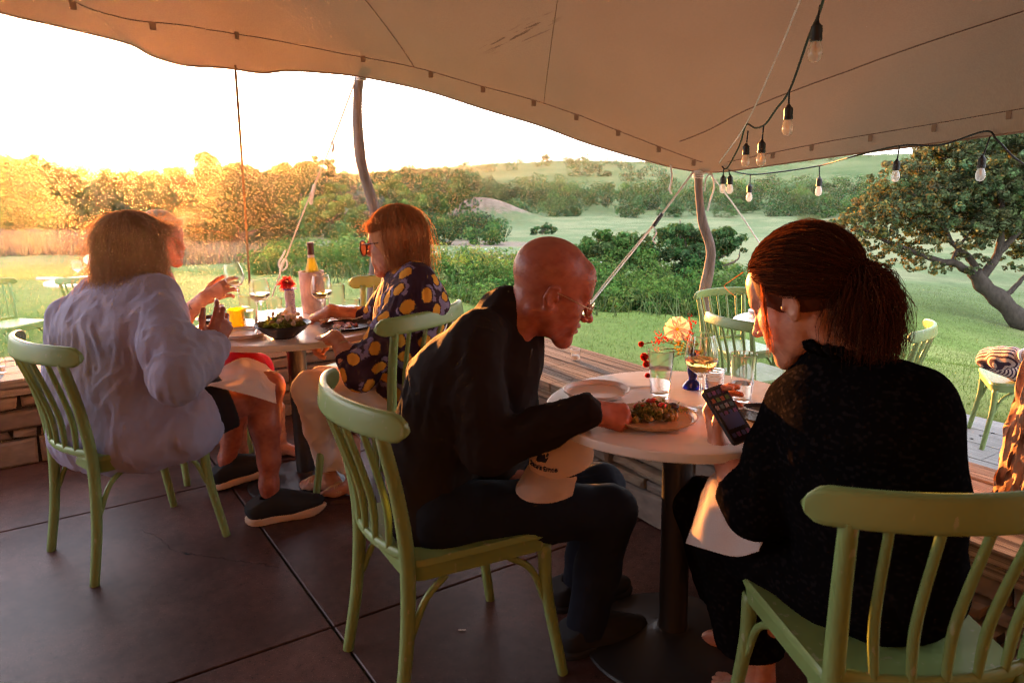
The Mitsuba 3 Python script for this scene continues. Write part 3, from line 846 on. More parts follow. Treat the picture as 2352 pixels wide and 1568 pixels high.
# ------------------------------------------------------------------ chairs
scene['mat_green_paint'] = principled(proc(lambda p, n, uv: mikit.mix(mikit.mix((.175, .255, .080), (.215, .300, .105), mikit.fbm(p.x * 9, p.y * 9, p.z * 9, 3)), (.30, .33, .20), .8 * mikit.smoothstep(.70, .76, mikit.fbm(p.x * 70, p.y * 70, p.z * 24, 3)))), .38, specular=.5)
scene['mat_white_top'] = principled(proc(lambda p, n, uv: mikit.mix((.66, .60, .56), (.72, .66, .62), mikit.fbm(p.x * 6, p.y * 60, 0, 3))), .22, specular=.6)
scene['mat_black_metal'] = principled((.018, .017, .018), .42, specular=.5)


def _chair_parts():
    P = {}
    # seat: rounded trapezoid with a lip
    def outline(w0, w1, d0, d1, r, n=8):
        return Polygon([(-w0, d0), (w0, d0), (w1, d1), (-w1, d1)]).buffer(-r).buffer(r, quad_segs=n)
    top = outline(.192, .222, -.21, .225, .05)
    layers = [(top.buffer(-.004), .452), (top, .447), (top.buffer(.002), .436), (top.buffer(-.004), .428), (top.buffer(-.008), .392), (top.buffer(-.016), .388)]
    N = 48
    vs = []
    for g, z in layers:
        ring = g.exterior
        q = np.array([ring.interpolate(t, normalized=True).coords[0] for t in np.arange(N) / N])
        if not ring.is_ccw:
            q = q[::-1]
        k = np.argmin(np.abs(np.arctan2(q[:, 1], q[:, 0]) + math.pi / 2))
        vs.append(np.column_stack([np.roll(q, -k, 0), np.full(N, z)]))
    vs = [np.vstack([[[0, .0, .446]], ]), vs[0] * [.6, .6, 1] - [0, 0, .004]] + vs + [np.vstack([[0, 0, .388]])]
    v = np.vstack(vs)
    f = []
    for k in range(N):
        f.append((0, 1 + k, 1 + (k + 1) % N))
    for L in range(len(layers)):
        o = 1 + L * N
        for k in range(N):
            a, b, c, d = o + k, o + (k + 1) % N, o + N + (k + 1) % N, o + N + k
            f += [(a, d, c), (a, c, b)]
    o = 1 + len(layers) * N
    for k in range(N):
        f.append((len(v) - 1, o + (k + 1) % N, o + k))
    P['seat'] = [(trimesh.Trimesh(v, f, process=False), 40)]
    P['back_post'] = [(tube(catmull([(s * .205, -.262, 0), (s * .196, -.222, .22), (s * .190, -.205, .45), (s * .200, -.225, .64), (s * .216, -.262, .812)], 22), np.interp(np.linspace(0, 1, 22), [0, .5, 1], [.0165, .0205, .0165]), 12), True) for s in (-1, 1)]
    P['front_leg'] = [(tube(catmull([(s * .196, .190, .40), (s * .200, .196, .25), (s * .222, .232, 0)], 14), np.linspace(.0195, .0150, 14), 12), True) for s in (-1, 1)]
    P['brace'] = [(tube(catmull(q, 12), .0095, 8), True) for s in (-1, 1) for q in
                  ([(s * .197, .186, .24), (s * .190, .150, .335), (s * .172, .085, .384)], [(s * .193, -.205, .25), (s * .188, -.160, .34), (s * .176, -.095, .384)])]
    # crest rail: an arc in plan, a band 62 mm high with fuller rounded ends
    n = 33
    t = np.linspace(-1, 1, n)
    th = t * .93
    cx = .272 * np.sin(th) / math.sin(.93)
    cy = -.318 + .118 * (1 - np.cos(th)) / (1 - math.cos(.93)) * .82
    cz = .838 - .010 * np.abs(t) ** 3
    hh = .034 * (1 - .50 * np.clip((np.abs(t) - .88) / .12, 0, 1) ** 2) 
    tk = .0110 * (1 + .12 * np.exp(-((np.abs(t) - .95) / .10) ** 2))
    ang = np.arange(16) * math.pi / 8
    sx, sz = np.sign(np.cos(ang)) * np.abs(np.cos(ang)) ** .5, np.sign(np.sin(ang)) * np.abs(np.sin(ang)) ** .5
    c = np.stack([cx, cy, cz], 1)
    tan = unit(np.gradient(c, axis=0)); nor = unit(np.cross(tan, [0, 0, 1]))
    v = c[:, None] + tk[:, None, None] * sx[None, :, None] * nor[:, None] + (hh[:, None] * sz[None])[..., None] * (V(0, 0, 1) - .16 * nor[:, None])
    i, j = np.meshgrid(np.arange(n - 1), np.arange(16), indexing='ij')
    q = np.stack([i * 16 + j, i * 16 + (j + 1) % 16, (i + 1) * 16 + (j + 1) % 16, (i + 1) * 16 + j], -1).reshape(-1, 4)
    v = np.vstack([v.reshape(-1, 3), c[0] - tan[0] * .012, c[-1] + tan[-1] * .012])
    f = np.vstack([q[:, [0, 2, 1]], q[:, [0, 3, 2]], [(n * 16, (k + 1) % 16, k) for k in range(16)], [(n * 16 + 1, (n - 1) * 16 + k, (n - 1) * 16 + (k + 1) % 16) for k in range(16)]])
    g = trimesh.Trimesh(v, f[:, ::-1], process=False)
    P['crest_rail'] = [(g, 50)]
    # lower rail and five spindles
    m = 15
    tt = np.linspace(-1, 1, m)
    lr = np.stack([tt * .188, -.205 - .040 * (1 - tt**2), np.full(m, .470)], 1)
    P['lower_rail'] = [(tube(lr, .0155, 10, flat=.62, hint=(0, 0, 1)), True)]
    sp = []
    for s in (-.66, -.33, 0, .33, .66):
        k = np.interp(s, tt, np.arange(m)); p0 = V(s * .188, -.205 - .040 * (1 - s**2), .465)
        u = s * .80
        p1 = V(np.interp(u, t, cx), np.interp(u, t, cy), .815)
        sp.append((tube(catmull([p0, p0 * .62 + p1 * .38 + V(0, .018, 0), p1], 12), np.interp(np.linspace(0, 1, 12), [0, .35, 1], [.0085, .0105, .0085]), 9), True))
    P['spindle'] = sp
    return P


CHAIR = {k: [ply(m, 'mat_green_paint', smooth=s) for m, s in v] for k, v in _chair_parts().items()}


def chair(x, y, z, fx, fy, label, group='green spindle-back chairs', s=1.0):
    f = unit(V(fx, fy, 0))
    R = np.stack([V(f[1], -f[0], 0), f, V(0, 0, 1)], 1)
    M = T(mat(R, (x, y, z), s).tolist())
    t = thing('spindle_chair', label, 'chair', group)
    for k, ds in CHAIR.items():
        for d in ds:
            put(k, {**d, 'to_world': M}, None, parent=t)
    return t


LAWN = -.445
chair(-1.475, 2.765, 0, .653, .757, 'green spindle-back chair under the man in the pale lavender shirt')
chair(-.185, 1.985, 0, .873, .488, 'green spindle-back chair under the bald man')
chair(.765, 1.46, 0, -.06, .998, 'green spindle-back chair nearest the viewer, in the lower right corner')
chair(-.555, 3.135, 0, -.853, .52, 'green spindle-back chair under the woman in the patterned shirt')
chair(-.735, 3.70, 0, -.50, -.866, 'empty green chair at the far table, behind the woman in the patterned shirt')
chair(-1.66, 3.60, 0, .93, -.36, 'green chair under the woman raising a glass, mostly hidden by the man in lavender')
chair(1.80, 5.87, LAWN, .33, -.94, 'empty green chair on the deck facing the terrace, in front of the grey post')
chair(1.68, 5.06, LAWN, .90, .43, 'empty green chair on the deck, its back towards the bald man')
chair(2.33, 4.72, LAWN, -.8, .6, 'green chair on the deck just right of the dark-haired woman, only its back showing')
chair(-4.42, 8.0, LAWN, -.12, .99, 'green chair on the lawn at the left, its back against the white lawn table')
chair(-5.02, 7.52, LAWN, .93, -.36, 'green chair on the lawn at the left edge, only its pale seat showing')
chair(3.36, 4.81, LAWN, -.93, .36, 'green chair at the right edge under the sitter in striped trousers')


# ------------------------------------------------------------------ tables
def round_table(x, y, z, r, label, ztop=.75, group='round white pedestal tables'):
    t = thing('round_table', label, 'table', group)
    M = lambda m: xf(m, mat(t=(x, y, z)))
    put('top', M(lathe([(0, ztop), (r - .006, ztop), (r - .0015, ztop - .003), (r, ztop - .007), (r, ztop - .024), (r - .004, ztop - .028), (0, ztop - .028)], 96)), 'mat_white_top', smooth=35, parent=t)
    put('pedestal', M(lathe([(.045, .045), (.042, .07), (.042, ztop - .045), (.15, ztop - .04), (.15, ztop - .029), (0, ztop - .029)], 36)), 'mat_black_metal', smooth=35, parent=t)
    put('base', M(lathe([(0, .062), (.047, .060), (.060, .050), (.12, .036), (.24, .020), (.262, .012), (.265, .004), (.262, 0), (0, 0)], 64)), 'mat_black_metal', smooth=35, parent=t)
    return t


TA, TB_ = V(-.975, 3.335, .75), V(.465, 2.035, .75)
round_table(TA[0], TA[1], 0, .44, 'larger white round table at the left, shared by the three people')
round_table(TB_[0], TB_[1], 0, .375, 'white round table on the right between the bald man and the woman in black')
round_table(2.03, 5.36, LAWN, .42, 'empty white round table on the deck, behind the woman in black')
round_table(-4.72, 8.42, LAWN, .42, 'white round table on the lawn far left')

# ------------------------------------------------------------------ stretch tent: canopy, posts, ropes, string lights
# points along its free edge, from the left front round the low right corner to the right
EDGE = np.array([(-3.225, 3.900, 2.484), (-2.876, 4.150, 2.382), (-2.721, 4.400, 2.315), (-2.537, 4.600, 2.284), (-2.225, 4.800, 2.215), (-2.140, 4.850, 2.150), (-1.990, 4.950, 2.104), (-1.776, 5.100, 2.107), (-1.620, 5.300, 2.092), (-1.508, 5.550, 2.144), (-1.157, 6.200, 2.176), (-0.625, 6.220, 2.059), (-0.171, 6.250, 1.906),
                 (0.258, 6.300, 1.782), (0.606, 6.300, 1.644), (0.965, 6.350, 1.536), (1.331, 6.400, 1.433), (1.583, 6.400, 1.386), (1.749, 6.350, 1.386), (2.019, 6.100, 1.426), (2.286, 5.750, 1.474), (2.548, 5.100, 1.524), (2.712, 4.450, 1.568), (2.726, 4.150, 1.579), (2.771, 3.500, 1.611), (2.715, 2.700, 1.650)])
# where each of those lines ends at the back of the tent, high over and behind the viewer
BACK = np.array([(-5.6, -3.2, 2.75)] * 2 + [(-5.0, -3.4, 2.85)] * 2 + [(-4.2, -3.6, 2.95)] * 3 + [(-3.4, -3.8, 3.0)] * 3 + [(-2.6, -4, 3.05), (-2.2, -4, 3.05), (-1.8, -4, 3.05), (-1.4, -4, 3.05), (-1, -4, 3.05), (-.6, -4, 3.0),
                 (-.2, -4, 3.0), (.2, -4, 3.0), (.7, -4, 2.95), (1.4, -4, 2.9), (2.0, -4, 2.85), (2.8, -4, 2.8), (3.4, -3.8, 2.7), (3.8, -3.6, 2.6), (4.4, -3.2, 2.5), (4.8, -2.8, 2.4)], float)
_ns, _nt = 300, 90
_s = np.linspace(0, len(EDGE) - 1, _ns)
_E = np.stack([np.interp(_s, np.arange(len(EDGE)), EDGE[:, k]) for k in range(3)], 1)
_E = np.stack([scipy_smooth for scipy_smooth in [np.convolve(np.pad(_E[:, k], 4, mode='edge'), np.ones(9) / 9, 'valid') for k in range(3)]], 1)
_Bk = np.stack([np.convolve(np.pad(np.interp(_s, np.arange(len(EDGE)), BACK[:, k]), 20, mode='edge'), np.ones(41) / 41, 'valid') for k in range(3)], 1)


def canopy_point(i, t):
    """Point on the canopy: i indexes the edge samples, t runs from the free edge (0) to the back (1)."""
    i = np.asarray(i, float); t = np.asarray(t, float)
    e = np.stack([np.interp(i, np.arange(_ns), _E[:, k]) for k in range(3)], -1)
    b = np.stack([np.interp(i, np.arange(_ns), _Bk[:, k]) for k in range(3)], -1)
    p = e + (b - e) * t[..., None]
    rise = 1 - (1 - np.clip(t / .55, 0, 1)) ** 2.2
    p[..., 2] = e[..., 2] + (b[..., 2] - e[..., 2]) * rise - .035 * np.exp(-(t / .03) ** 2)
    return p


_t = np.concatenate([np.linspace(0, .06, 16)[:-1], np.linspace(.06, 1, _nt)])
_gi, _gt = np.meshgrid(np.arange(_ns), _t, indexing='ij')
_C = canopy_point(_gi, _gt)
i, j = np.meshgrid(np.arange(_ns - 1), np.arange(len(_t) - 1), indexing='ij')
_m = len(_t)
_q = np.stack([i * _m + j, i * _m + j + 1, (i + 1) * _m + j + 1, (i + 1) * _m + j], -1).reshape(-1, 4)
SCUFF = V(.10, 5.21, 2.25)


def _cloth(p, n, uv):
    w = mikit.noise(p.x * 260, p.y * 260, 0)
    s = mikit.fbm(p.x * 1.7, p.y * 1.7, 0, 3)
    c = mikit.mix((.27, .185, .125), (.32, .225, .155), s) * (.93 + .14 * w)
    # grime rubbed into the cloth where a pole once leant: streaks with a grain of their own
    u, v = (p.x - SCUFF_X) * .62 - (p.y - SCUFF_Y) * .78, (p.x - SCUFF_X) * .78 + (p.y - SCUFF_Y) * .62
    k = mikit.fbm(u * 6, v * 75, 1, 3)
    m = mikit.smoothstep(.56, .70, k) * mikit.smoothstep(.45, .2, dr.abs(u)) * mikit.smoothstep(.10, .03, dr.abs(v + .25 * u * u))
    return mikit.mix(c, (.10, .06, .04), .75 * m)


SCUFF_X, SCUFF_Y = float(SCUFF[0]), float(SCUFF[1])
scene['mat_canopy'] = {'type': 'principledthin', 'base_color': proc(_cloth), 'roughness': .8, 'diff_trans': .14, 'spec_trans': 0.0}
tent = thing('tent_canopy', 'beige stretch tent cloth spread overhead, its low corner on the grey post', 'canopy')
put('cloth', (_C.reshape(-1, 3), _q), 'mat_canopy', smooth=True, parent=tent)
scene['mat_seam'] = principled((.14, .085, .06), .85)
scene['mat_webbing'] = principled((.24, .15, .10), .85)


def seam(ii, tt, r=.0024, n=120, low=.004):
    q = canopy_point(np.interp(np.linspace(0, 1, n), np.linspace(0, 1, len(ii)), ii), np.interp(np.linspace(0, 1, n), np.linspace(0, 1, len(tt)), tt))
    q[:, 2] -= low
    return tube(q, r, 6)


_iE = lambda k: k * (_ns - 1) / (len(EDGE) - 1.0)         # edge sample of edge point k
put('hem_seam', seam([0, _iE(4), _iE(8), _iE(10), _iE(14), _iE(17)], [.050, .050, .046, .030, .030, .012], n=200), 'mat_seam', smooth=True, parent=tent)
put('hem_seam', seam([_iE(18), _iE(20), _iE(22), _iE(25)], [.012, .020, .026, .035], n=140), 'mat_seam', smooth=True, parent=tent)
put('panel_seam', seam([_iE(11.0), _iE(10.2)], [.030, .60], .0028), 'mat_seam', smooth=True, parent=tent)
put('panel_seam', seam([_iE(16.2), _iE(19.5), _iE(24.0)], [.03, .10, .22], .0028), 'mat_seam', smooth=True, parent=tent)
put('panel_seam', seam([_iE(13.2), _iE(16.2)], [.03, .60], .0022, low=.001), 'mat_webbing', smooth=True, parent=tent)
put('edge_cord', tube(_E - [0, 0, .036], .006, 7), 'mat_webbing', smooth=True, parent=tent)
for k, t in [(2.2, .05), (4.2, .05), (6.4, .048), (8.4, .046), (10.3, .032), (11.25, .030), (12.1, .030), (13.0, .030), (13.9, .030), (14.8, .026), (15.7, .020), (16.7, .013), (19.0, .016), (19.7, .019), (20.5, .021), (21.2, .023), (22.0, .026), (22.8, .028)]:
    p = canopy_point(_iE(k), np.array(t)).reshape(3)
    d = canopy_point(_iE(k) + 2, np.array(t)).reshape(3) - p
    put('tab', box(.034, .006, .044, mat(frame(V(0, 0, 1), d), p - [0, 0, .026]), .002), 'mat_webbing', parent=tent)

# ---- posts
scene['mat_post'] = {'type': 'twosided', 'bsdf': {'type': 'bumpmap', 'arbitrary': proc(lambda p, n, uv: .006 * mikit.fbm(p.x * 60, p.y * 60, p.z * 6, 3), eps=2e-3), 'scale': 1.0,
                     'bsdf': principled(proc(lambda p, n, uv: mikit.mix((.075, .052, .042), (.25, .195, .17), mikit.fbm(p.x * 55, p.y * 55, p.z * 5, 3))), .85, two=False, specular=.2)}}
scene['mat_rope'] = principled((.52, .42, .30), .85)
scene['mat_white_cord'] = principled((.62, .58, .54), .8)
scene['mat_brown_rope'] = principled((.20, .105, .04), .85)
rng = np.random.default_rng(23)


def post(label, pts, r0, r1, wob=.004):
    t = thing('tent_post', label, 'post', 'rough wooden posts of the tent')
    q = catmull(pts, 60)
    q[:, :2] += np.convolve(rng.normal(0, 1, 90), np.ones(15) / 15, 'same')[:60, None] * wob
    put('pole', tube(q, np.linspace(r0, r1, 60) * (1 + .05 * np.sin(np.linspace(0, 21, 60)) + rng.normal(0, .012, 60)), 20), 'mat_post', smooth=True, parent=t)
    return t, q


pa, qa = post('crooked wooden tent post rising behind the woman in the patterned shirt', [(-1.160, 6.200, -0.259), (-1.146, 6.200, 0.337), (-1.103, 6.200, 0.697), (-1.065, 6.200, 0.978), (-1.119, 6.200, 1.256), (-1.170, 6.200, 1.494), (-1.177, 6.200, 1.761), (-1.162, 6.200, 1.990), (-1.133, 6.200, 2.182)], .052, .034)
pb, qb = post('bent grey wooden tent post under the low corner of the tent', [(1.660, 6.420, -0.458), (1.681, 6.420, 0.011), (1.649, 6.420, 0.278), (1.684, 6.420, 0.540), (1.692, 6.420, 0.724), (1.618, 6.420, 0.944), (1.582, 6.420, 1.160), (1.567, 6.420, 1.387)], .056, .030)
for t, q in ((pa, qa), (pb, qb)):
    for k in range(5):
        a = np.linspace(0, 2 * math.pi, 20)
        c = q[-1] - [0, 0, .02 + .014 * k]
        put('lashing', tube(c + .040 * np.stack([np.cos(a), np.sin(a), .12 * np.cos(a + k)], 1), .0065, 6), 'mat_white_cord', smooth=True, parent=t)

# rough-barked post at the right edge, leaning out of the picture
t = thing('tent_post', 'thick post with rough split bark at the right edge, its left side sunlit', 'post', 'rough wooden posts of the tent')
_ax = catmull([(1.319, 1.800, -0.150), (1.344, 1.860, 0.093), (1.392, 1.900, 0.360), (1.431, 1.930, 0.614), (1.477, 1.970, 0.846), (1.535, 2.020, 1.132), (1.619, 2.100, 1.582)], 160)
_na, _rr = 72, .098
ang = np.arange(_na) * 2 * math.pi / _na
_tn = unit(np.gradient(_ax, axis=0))
_vs = []
for k in range(160):
    F = frame(_tn[k], V(1, 0, 0))
    s = np.stack([np.cos(ang) * 2.2, np.sin(ang) * 2.2, np.full(_na, k * .055)], 1)
    r = _rr * np.interp(k, [0, 60, 160], [1.08, 1, .92]) + .042 * (np.abs(fbm(s * [3.4, 3.4, .9], 4, 6) - .5) * 2) ** .6 - .024 + .018 * (fbm(s * .8 + 9, 2, 5) - .5)
    _vs.append(_ax[k] + r[:, None] * (np.cos(ang)[:, None] * F[:, 0] + np.sin(ang)[:, None] * F[:, 1]))
i, j = np.meshgrid(np.arange(159), np.arange(_na), indexing='ij')
scene['mat_rough_bark'] = principled(proc(lambda p, n, uv: mikit.mix((.09, .042, .028), (.40, .245, .165), mikit.smoothstep(.3, .65, mikit.fbm(p.x * 46, p.y * 46, p.z * 10, 4)))), .9, specular=.15)
put('trunk', (np.vstack(_vs), np.stack([i * _na + j, i * _na + (j + 1) % _na, (i + 1) * _na + (j + 1) % _na, (i + 1) * _na + j], -1).reshape(-1, 4)), 'mat_rough_bark', smooth=40, parent=t)


# ---- ropes
def rope(label, pts, r, m, n=60, twist=True, name='guy_rope', group='ropes of the tent'):
    t = thing(name, label, 'rope', group)
    q = catmull(pts, n)
    put('line', tube(q, r, 7), m, smooth=True, parent=t)
    return t


rope('taut brown rope hanging straight down at the left, behind the seated pair', [(-1.723, 5.100, 2.085), (-1.740, 5.100, 1.410), (-1.768, 5.100, 0.573), (-1.776, 5.100, 0.239)], .0075, 'mat_brown_rope')
g1 = rope('pale guy rope slanting down from the crooked post to the lawn, with a looped knot', [(-1.159, 6.200, 2.135), (-1.347, 6.000, 1.625), (-1.539, 5.800, 1.146), (-1.694, 5.650, 0.741), (-1.776, 5.550, 0.497), (-1.893, 5.500, 0.180)], .006, 'mat_rope')
g2 = rope('doubled guy rope slanting left from the low corner of the tent to the lawn', [(1.534, 6.400, 1.366), (1.133, 6.050, 0.944), (0.747, 5.700, 0.569), (0.426, 5.400, 0.268), (0.292, 5.300, 0.132)], .0055, 'mat_white_cord')
put('line', tube(catmull([(1.520, 6.400, 1.359), (1.166, 6.080, 0.990), (0.747, 5.700, 0.596), (0.438, 5.400, 0.278), (0.292, 5.300, 0.132)], 40), .0055, 7), 'mat_rope', smooth=True, parent=g2)
put('tensioner', tube([(1.210, 6.100, 1.035), (1.138, 6.040, 0.952)], .016, 8), 'mat_black_metal', smooth=True, parent=g2)
rope('guy rope slanting right from the low corner of the tent, behind the dark-haired woman', [(1.644, 6.350, 1.343), (1.892, 6.400, 1.048), (2.156, 6.450, 0.694), (2.606, 6.500, 0.052)], .006, 'mat_white_cord')
rope('thin pale rope running up under the tent cloth beside the string lights', [(1.678, 6.200, 1.424), (1.480, 4.900, 1.643), (1.241, 3.700, 1.868), (1.051, 2.900, 1.971), (0.978, 2.600, 2.001)], .0035, 'mat_white_cord')


def hang(label, parent, pts, r, m):
    put('loose_end', tube(catmull(pts, 24), r, 6), m, smooth=True, parent=parent)


hang('', g2, [(1.327, 6.380, 1.426), (1.341, 6.380, 1.307), (1.325, 6.380, 1.220), (1.344, 6.380, 1.180)], .008, 'mat_white_cord')
hang('', g2, [(1.582, 6.360, 1.344), (1.661, 6.360, 1.336), (1.686, 6.360, 1.230), (1.655, 6.360, 1.108), (1.640, 6.360, 1.037)], .008, 'mat_white_cord')
hang('', g2, [(1.653, 6.360, 1.343), (1.619, 6.360, 1.302), (1.609, 6.360, 1.197)], .006, 'mat_white_cord')
hang('', g2, [(1.132, 6.040, 0.945), (1.152, 6.000, 0.897), (1.126, 6.000, 0.846), (1.147, 6.000, 0.812)], .006, 'mat_white_cord')
hang('', g1, [(-1.352, 6.000, 1.641), (-1.334, 6.000, 1.609), (-1.348, 6.000, 1.560)], .010, 'mat_white_cord')
hang('', g1, [(-1.483, 5.850, 1.272), (-1.466, 5.850, 1.320), (-1.493, 5.850, 1.224), (-1.503, 5.850, 1.176)], .012, 'mat_white_cord')
hang('', g1, [(-1.683, 5.700, 0.849), (-1.710, 5.700, 0.800), (-1.741, 5.700, 0.749), (-1.719, 5.700, 0.696), (-1.677, 5.700, 0.734), (-1.689, 5.700, 0.784), (-1.722, 5.700, 0.742), (-1.744, 5.700, 0.637)], .007, 'mat_white_cord')

# ---- string lights
scene['mat_black_rubber'] = principled((.012, .011, .011), .5)
scene['mat_clear_bulb'] = {'type': 'principledthin', 'base_color': rgb(.95, .93, .9), 'roughness': .1, 'diff_trans': .3, 'spec_trans': .9, 'eta': 1.5}
scene['mat_bulb_glass'] = {'type': 'principledthin', 'base_color': rgb(.92, .90, .88), 'roughness': .12, 'diff_trans': .5, 'spec_trans': .72, 'eta': 1.5}
sl = thing('string_light_cable', 'black cable of the string lights looping along the tent edge', 'cable')
CAB = [(1.069, 2.700, 2.010), (1.202, 3.100, 1.970), (1.259, 3.350, 1.915), (1.336, 3.750, 1.746), (1.376, 4.050, 1.675), (1.406, 4.300, 1.616), (1.449, 4.600, 1.612), (1.485, 4.900, 1.646), (1.576, 5.300, 1.558), (1.661, 5.700, 1.488), (1.736, 6.200, 1.376), (1.716, 6.300, 1.411)]
CAB2 = [(1.716, 6.300, 1.411), (1.806, 6.300, 1.361), (1.963, 6.300, 1.327), (2.126, 6.100, 1.344), (2.338, 5.850, 1.386), (2.403, 5.500, 1.439), (2.478, 4.950, 1.501), (2.599, 4.700, 1.496), (2.675, 4.400, 1.559), (2.686, 4.300, 1.508), (2.709, 4.150, 1.403), (2.716, 4.000, 1.370), (2.673, 3.600, 1.466)]
put('wire', tube(catmull(CAB, 90), .0055, 7), 'mat_black_rubber', smooth=True, parent=sl)
put('wire', tube(catmull(CAB2, 90), .0055, 7), 'mat_black_rubber', smooth=True, parent=sl)
scene['mat_filament'] = principled((.75, .35, .10), .4, metallic=.6)
_names = ['topmost string light bulb, hanging largest against the tent cloth', 'second string light bulb from the top on the sloping cable', 'third string light bulb down the sloping cable', 'string light bulb where the cable meets the pale rope', 'left bulb of the close pair at the low corner of the tent',
          'right bulb of the close pair at the low corner of the tent', 'string light bulb just right of the low corner pair', 'string light bulb midway along the right tent edge, before the far shrubs', 'string light bulb against the left edge of the oak crown', 'rightmost string light bulb, before the oak crown']
for k, (top, bot, s) in enumerate([((1.201, 3.100, 1.990), (1.193, 3.100, 1.912), 1.1), ((1.332, 3.750, 1.746), (1.334, 3.750, 1.658), 1.05), ((1.399, 4.300, 1.611), (1.394, 4.300, 1.515), 1.05), ((1.498, 4.900, 1.611), (1.491, 4.900, 1.514), 1.05), ((1.715, 6.200, 1.376), (1.714, 6.200, 1.308), 1.05),
                                   ((1.757, 6.200, 1.362), (1.770, 6.200, 1.307), 1.1), ((1.963, 6.300, 1.330), (1.961, 6.300, 1.233), 1.05), ((2.338, 5.850, 1.386), (2.345, 5.850, 1.286), 1.05), ((2.478, 4.950, 1.501), (2.470, 4.950, 1.400), 1.05), ((2.678, 4.350, 1.533), (2.647, 4.350, 1.409), 1.05)]):
    t = thing('light_bulb', _names[k], 'light bulb', 'string light bulbs')
    top, bot = V(*top), V(*bot)
    put('cord', tube([top, top * .5 + bot * .5, bot], .0045, 6), 'mat_black_rubber', smooth=True, parent=t)
    M = lambda m: xf(m, mat(t=bot, s=s))
    put('socket', M(lathe([(0, .022), (.006, .020), (.010, .010), (.019, .002), (.0205, -.012), (.0195, -.030), (.021, -.034), (.021, -.046), (.0165, -.048), (0, -.048)], 20)), 'mat_black_rubber', smooth=40, parent=t)
    put('glass', M(lathe([(.014, -.046), (.017, -.056), (.0225, -.072), (.0245, -.086), (.0235, -.098), (.018, -.110), (.010, -.116), (.0005, -.118)], 24)), 'mat_bulb_glass' if k > 3 else 'mat_clear_bulb', smooth=True, parent=t)
    put('filament', M(cat([tube([(0, 0, -.046), (0, 0, -.085)], .0018, 5), tube([(.004, 0, -.085), (.006, 0, -.062), (-.006, 0, -.062), (-.004, 0, -.085)], .0012, 5)])), 'mat_filament', smooth=True, parent=t)

# ------------------------------------------------------------------ the house behind the viewer that the tent leans against; it keeps the near floor dark
scene['mat_shingle'] = principled((.085, .070, .060), .85)
hs = thing('shingled_house', 'dark shingled house wall behind the viewer', 'house')
put('wall', box(15, .3, 4.2, mat(t=(-1, -4.35, 1.6))), 'mat_shingle', parent=hs)
put('wall', box(.3, 3.9, 4.2, mat(t=(-6.6, -2.25, 1.6))), 'mat_shingle', parent=hs)
put('wall', box(.3, 4.9, 4.2, mat(t=(3.3, -1.75, 1.6))), 'mat_shingle', parent=hs)

# ------------------------------------------------------------------ people: heads, arms with hands, legs, cloth, hair
def _skin(base, deep):
    def f(p, n, uv):
        a = mikit.fbm(p.x * 60, p.y * 60, p.z * 60, 3)
        b = mikit.fbm(p.x * 14, p.y * 14, p.z * 14, 2)
        c = mikit.noise(p.x * 700, p.y * 700, p.z * 700)
        return mikit.mix(base, deep, mikit.smoothstep(.3, .75, .55 * a + .45 * b)) * (.97 + .06 * c)
    return proc(f)


def _skin_bsdf(a, b, rough):
    return {'type': 'twosided', 'bsdf': {'type': 'bumpmap', 'arbitrary': proc(lambda p, n, uv: .0008 * mikit.fbm(p.x * 170, p.y * 170, p.z * 170, 3) + .0006 * mikit.fbm(p.x * 50, p.y * 50, p.z * 190, 2), eps=1.5e-3), 'scale': 1.0,
            'bsdf': principled(_skin(a, b), rough, two=False, specular=.45)}}


scene['mat_skin_fair'] = _skin_bsdf((.50, .235, .15), (.40, .150, .09), .46)
scene['mat_skin_ruddy'] = _skin_bsdf((.36, .110, .068), (.26, .060, .034), .42)
SKINS = {'fair': 'mat_skin_fair', 'ruddy': 'mat_skin_ruddy'}


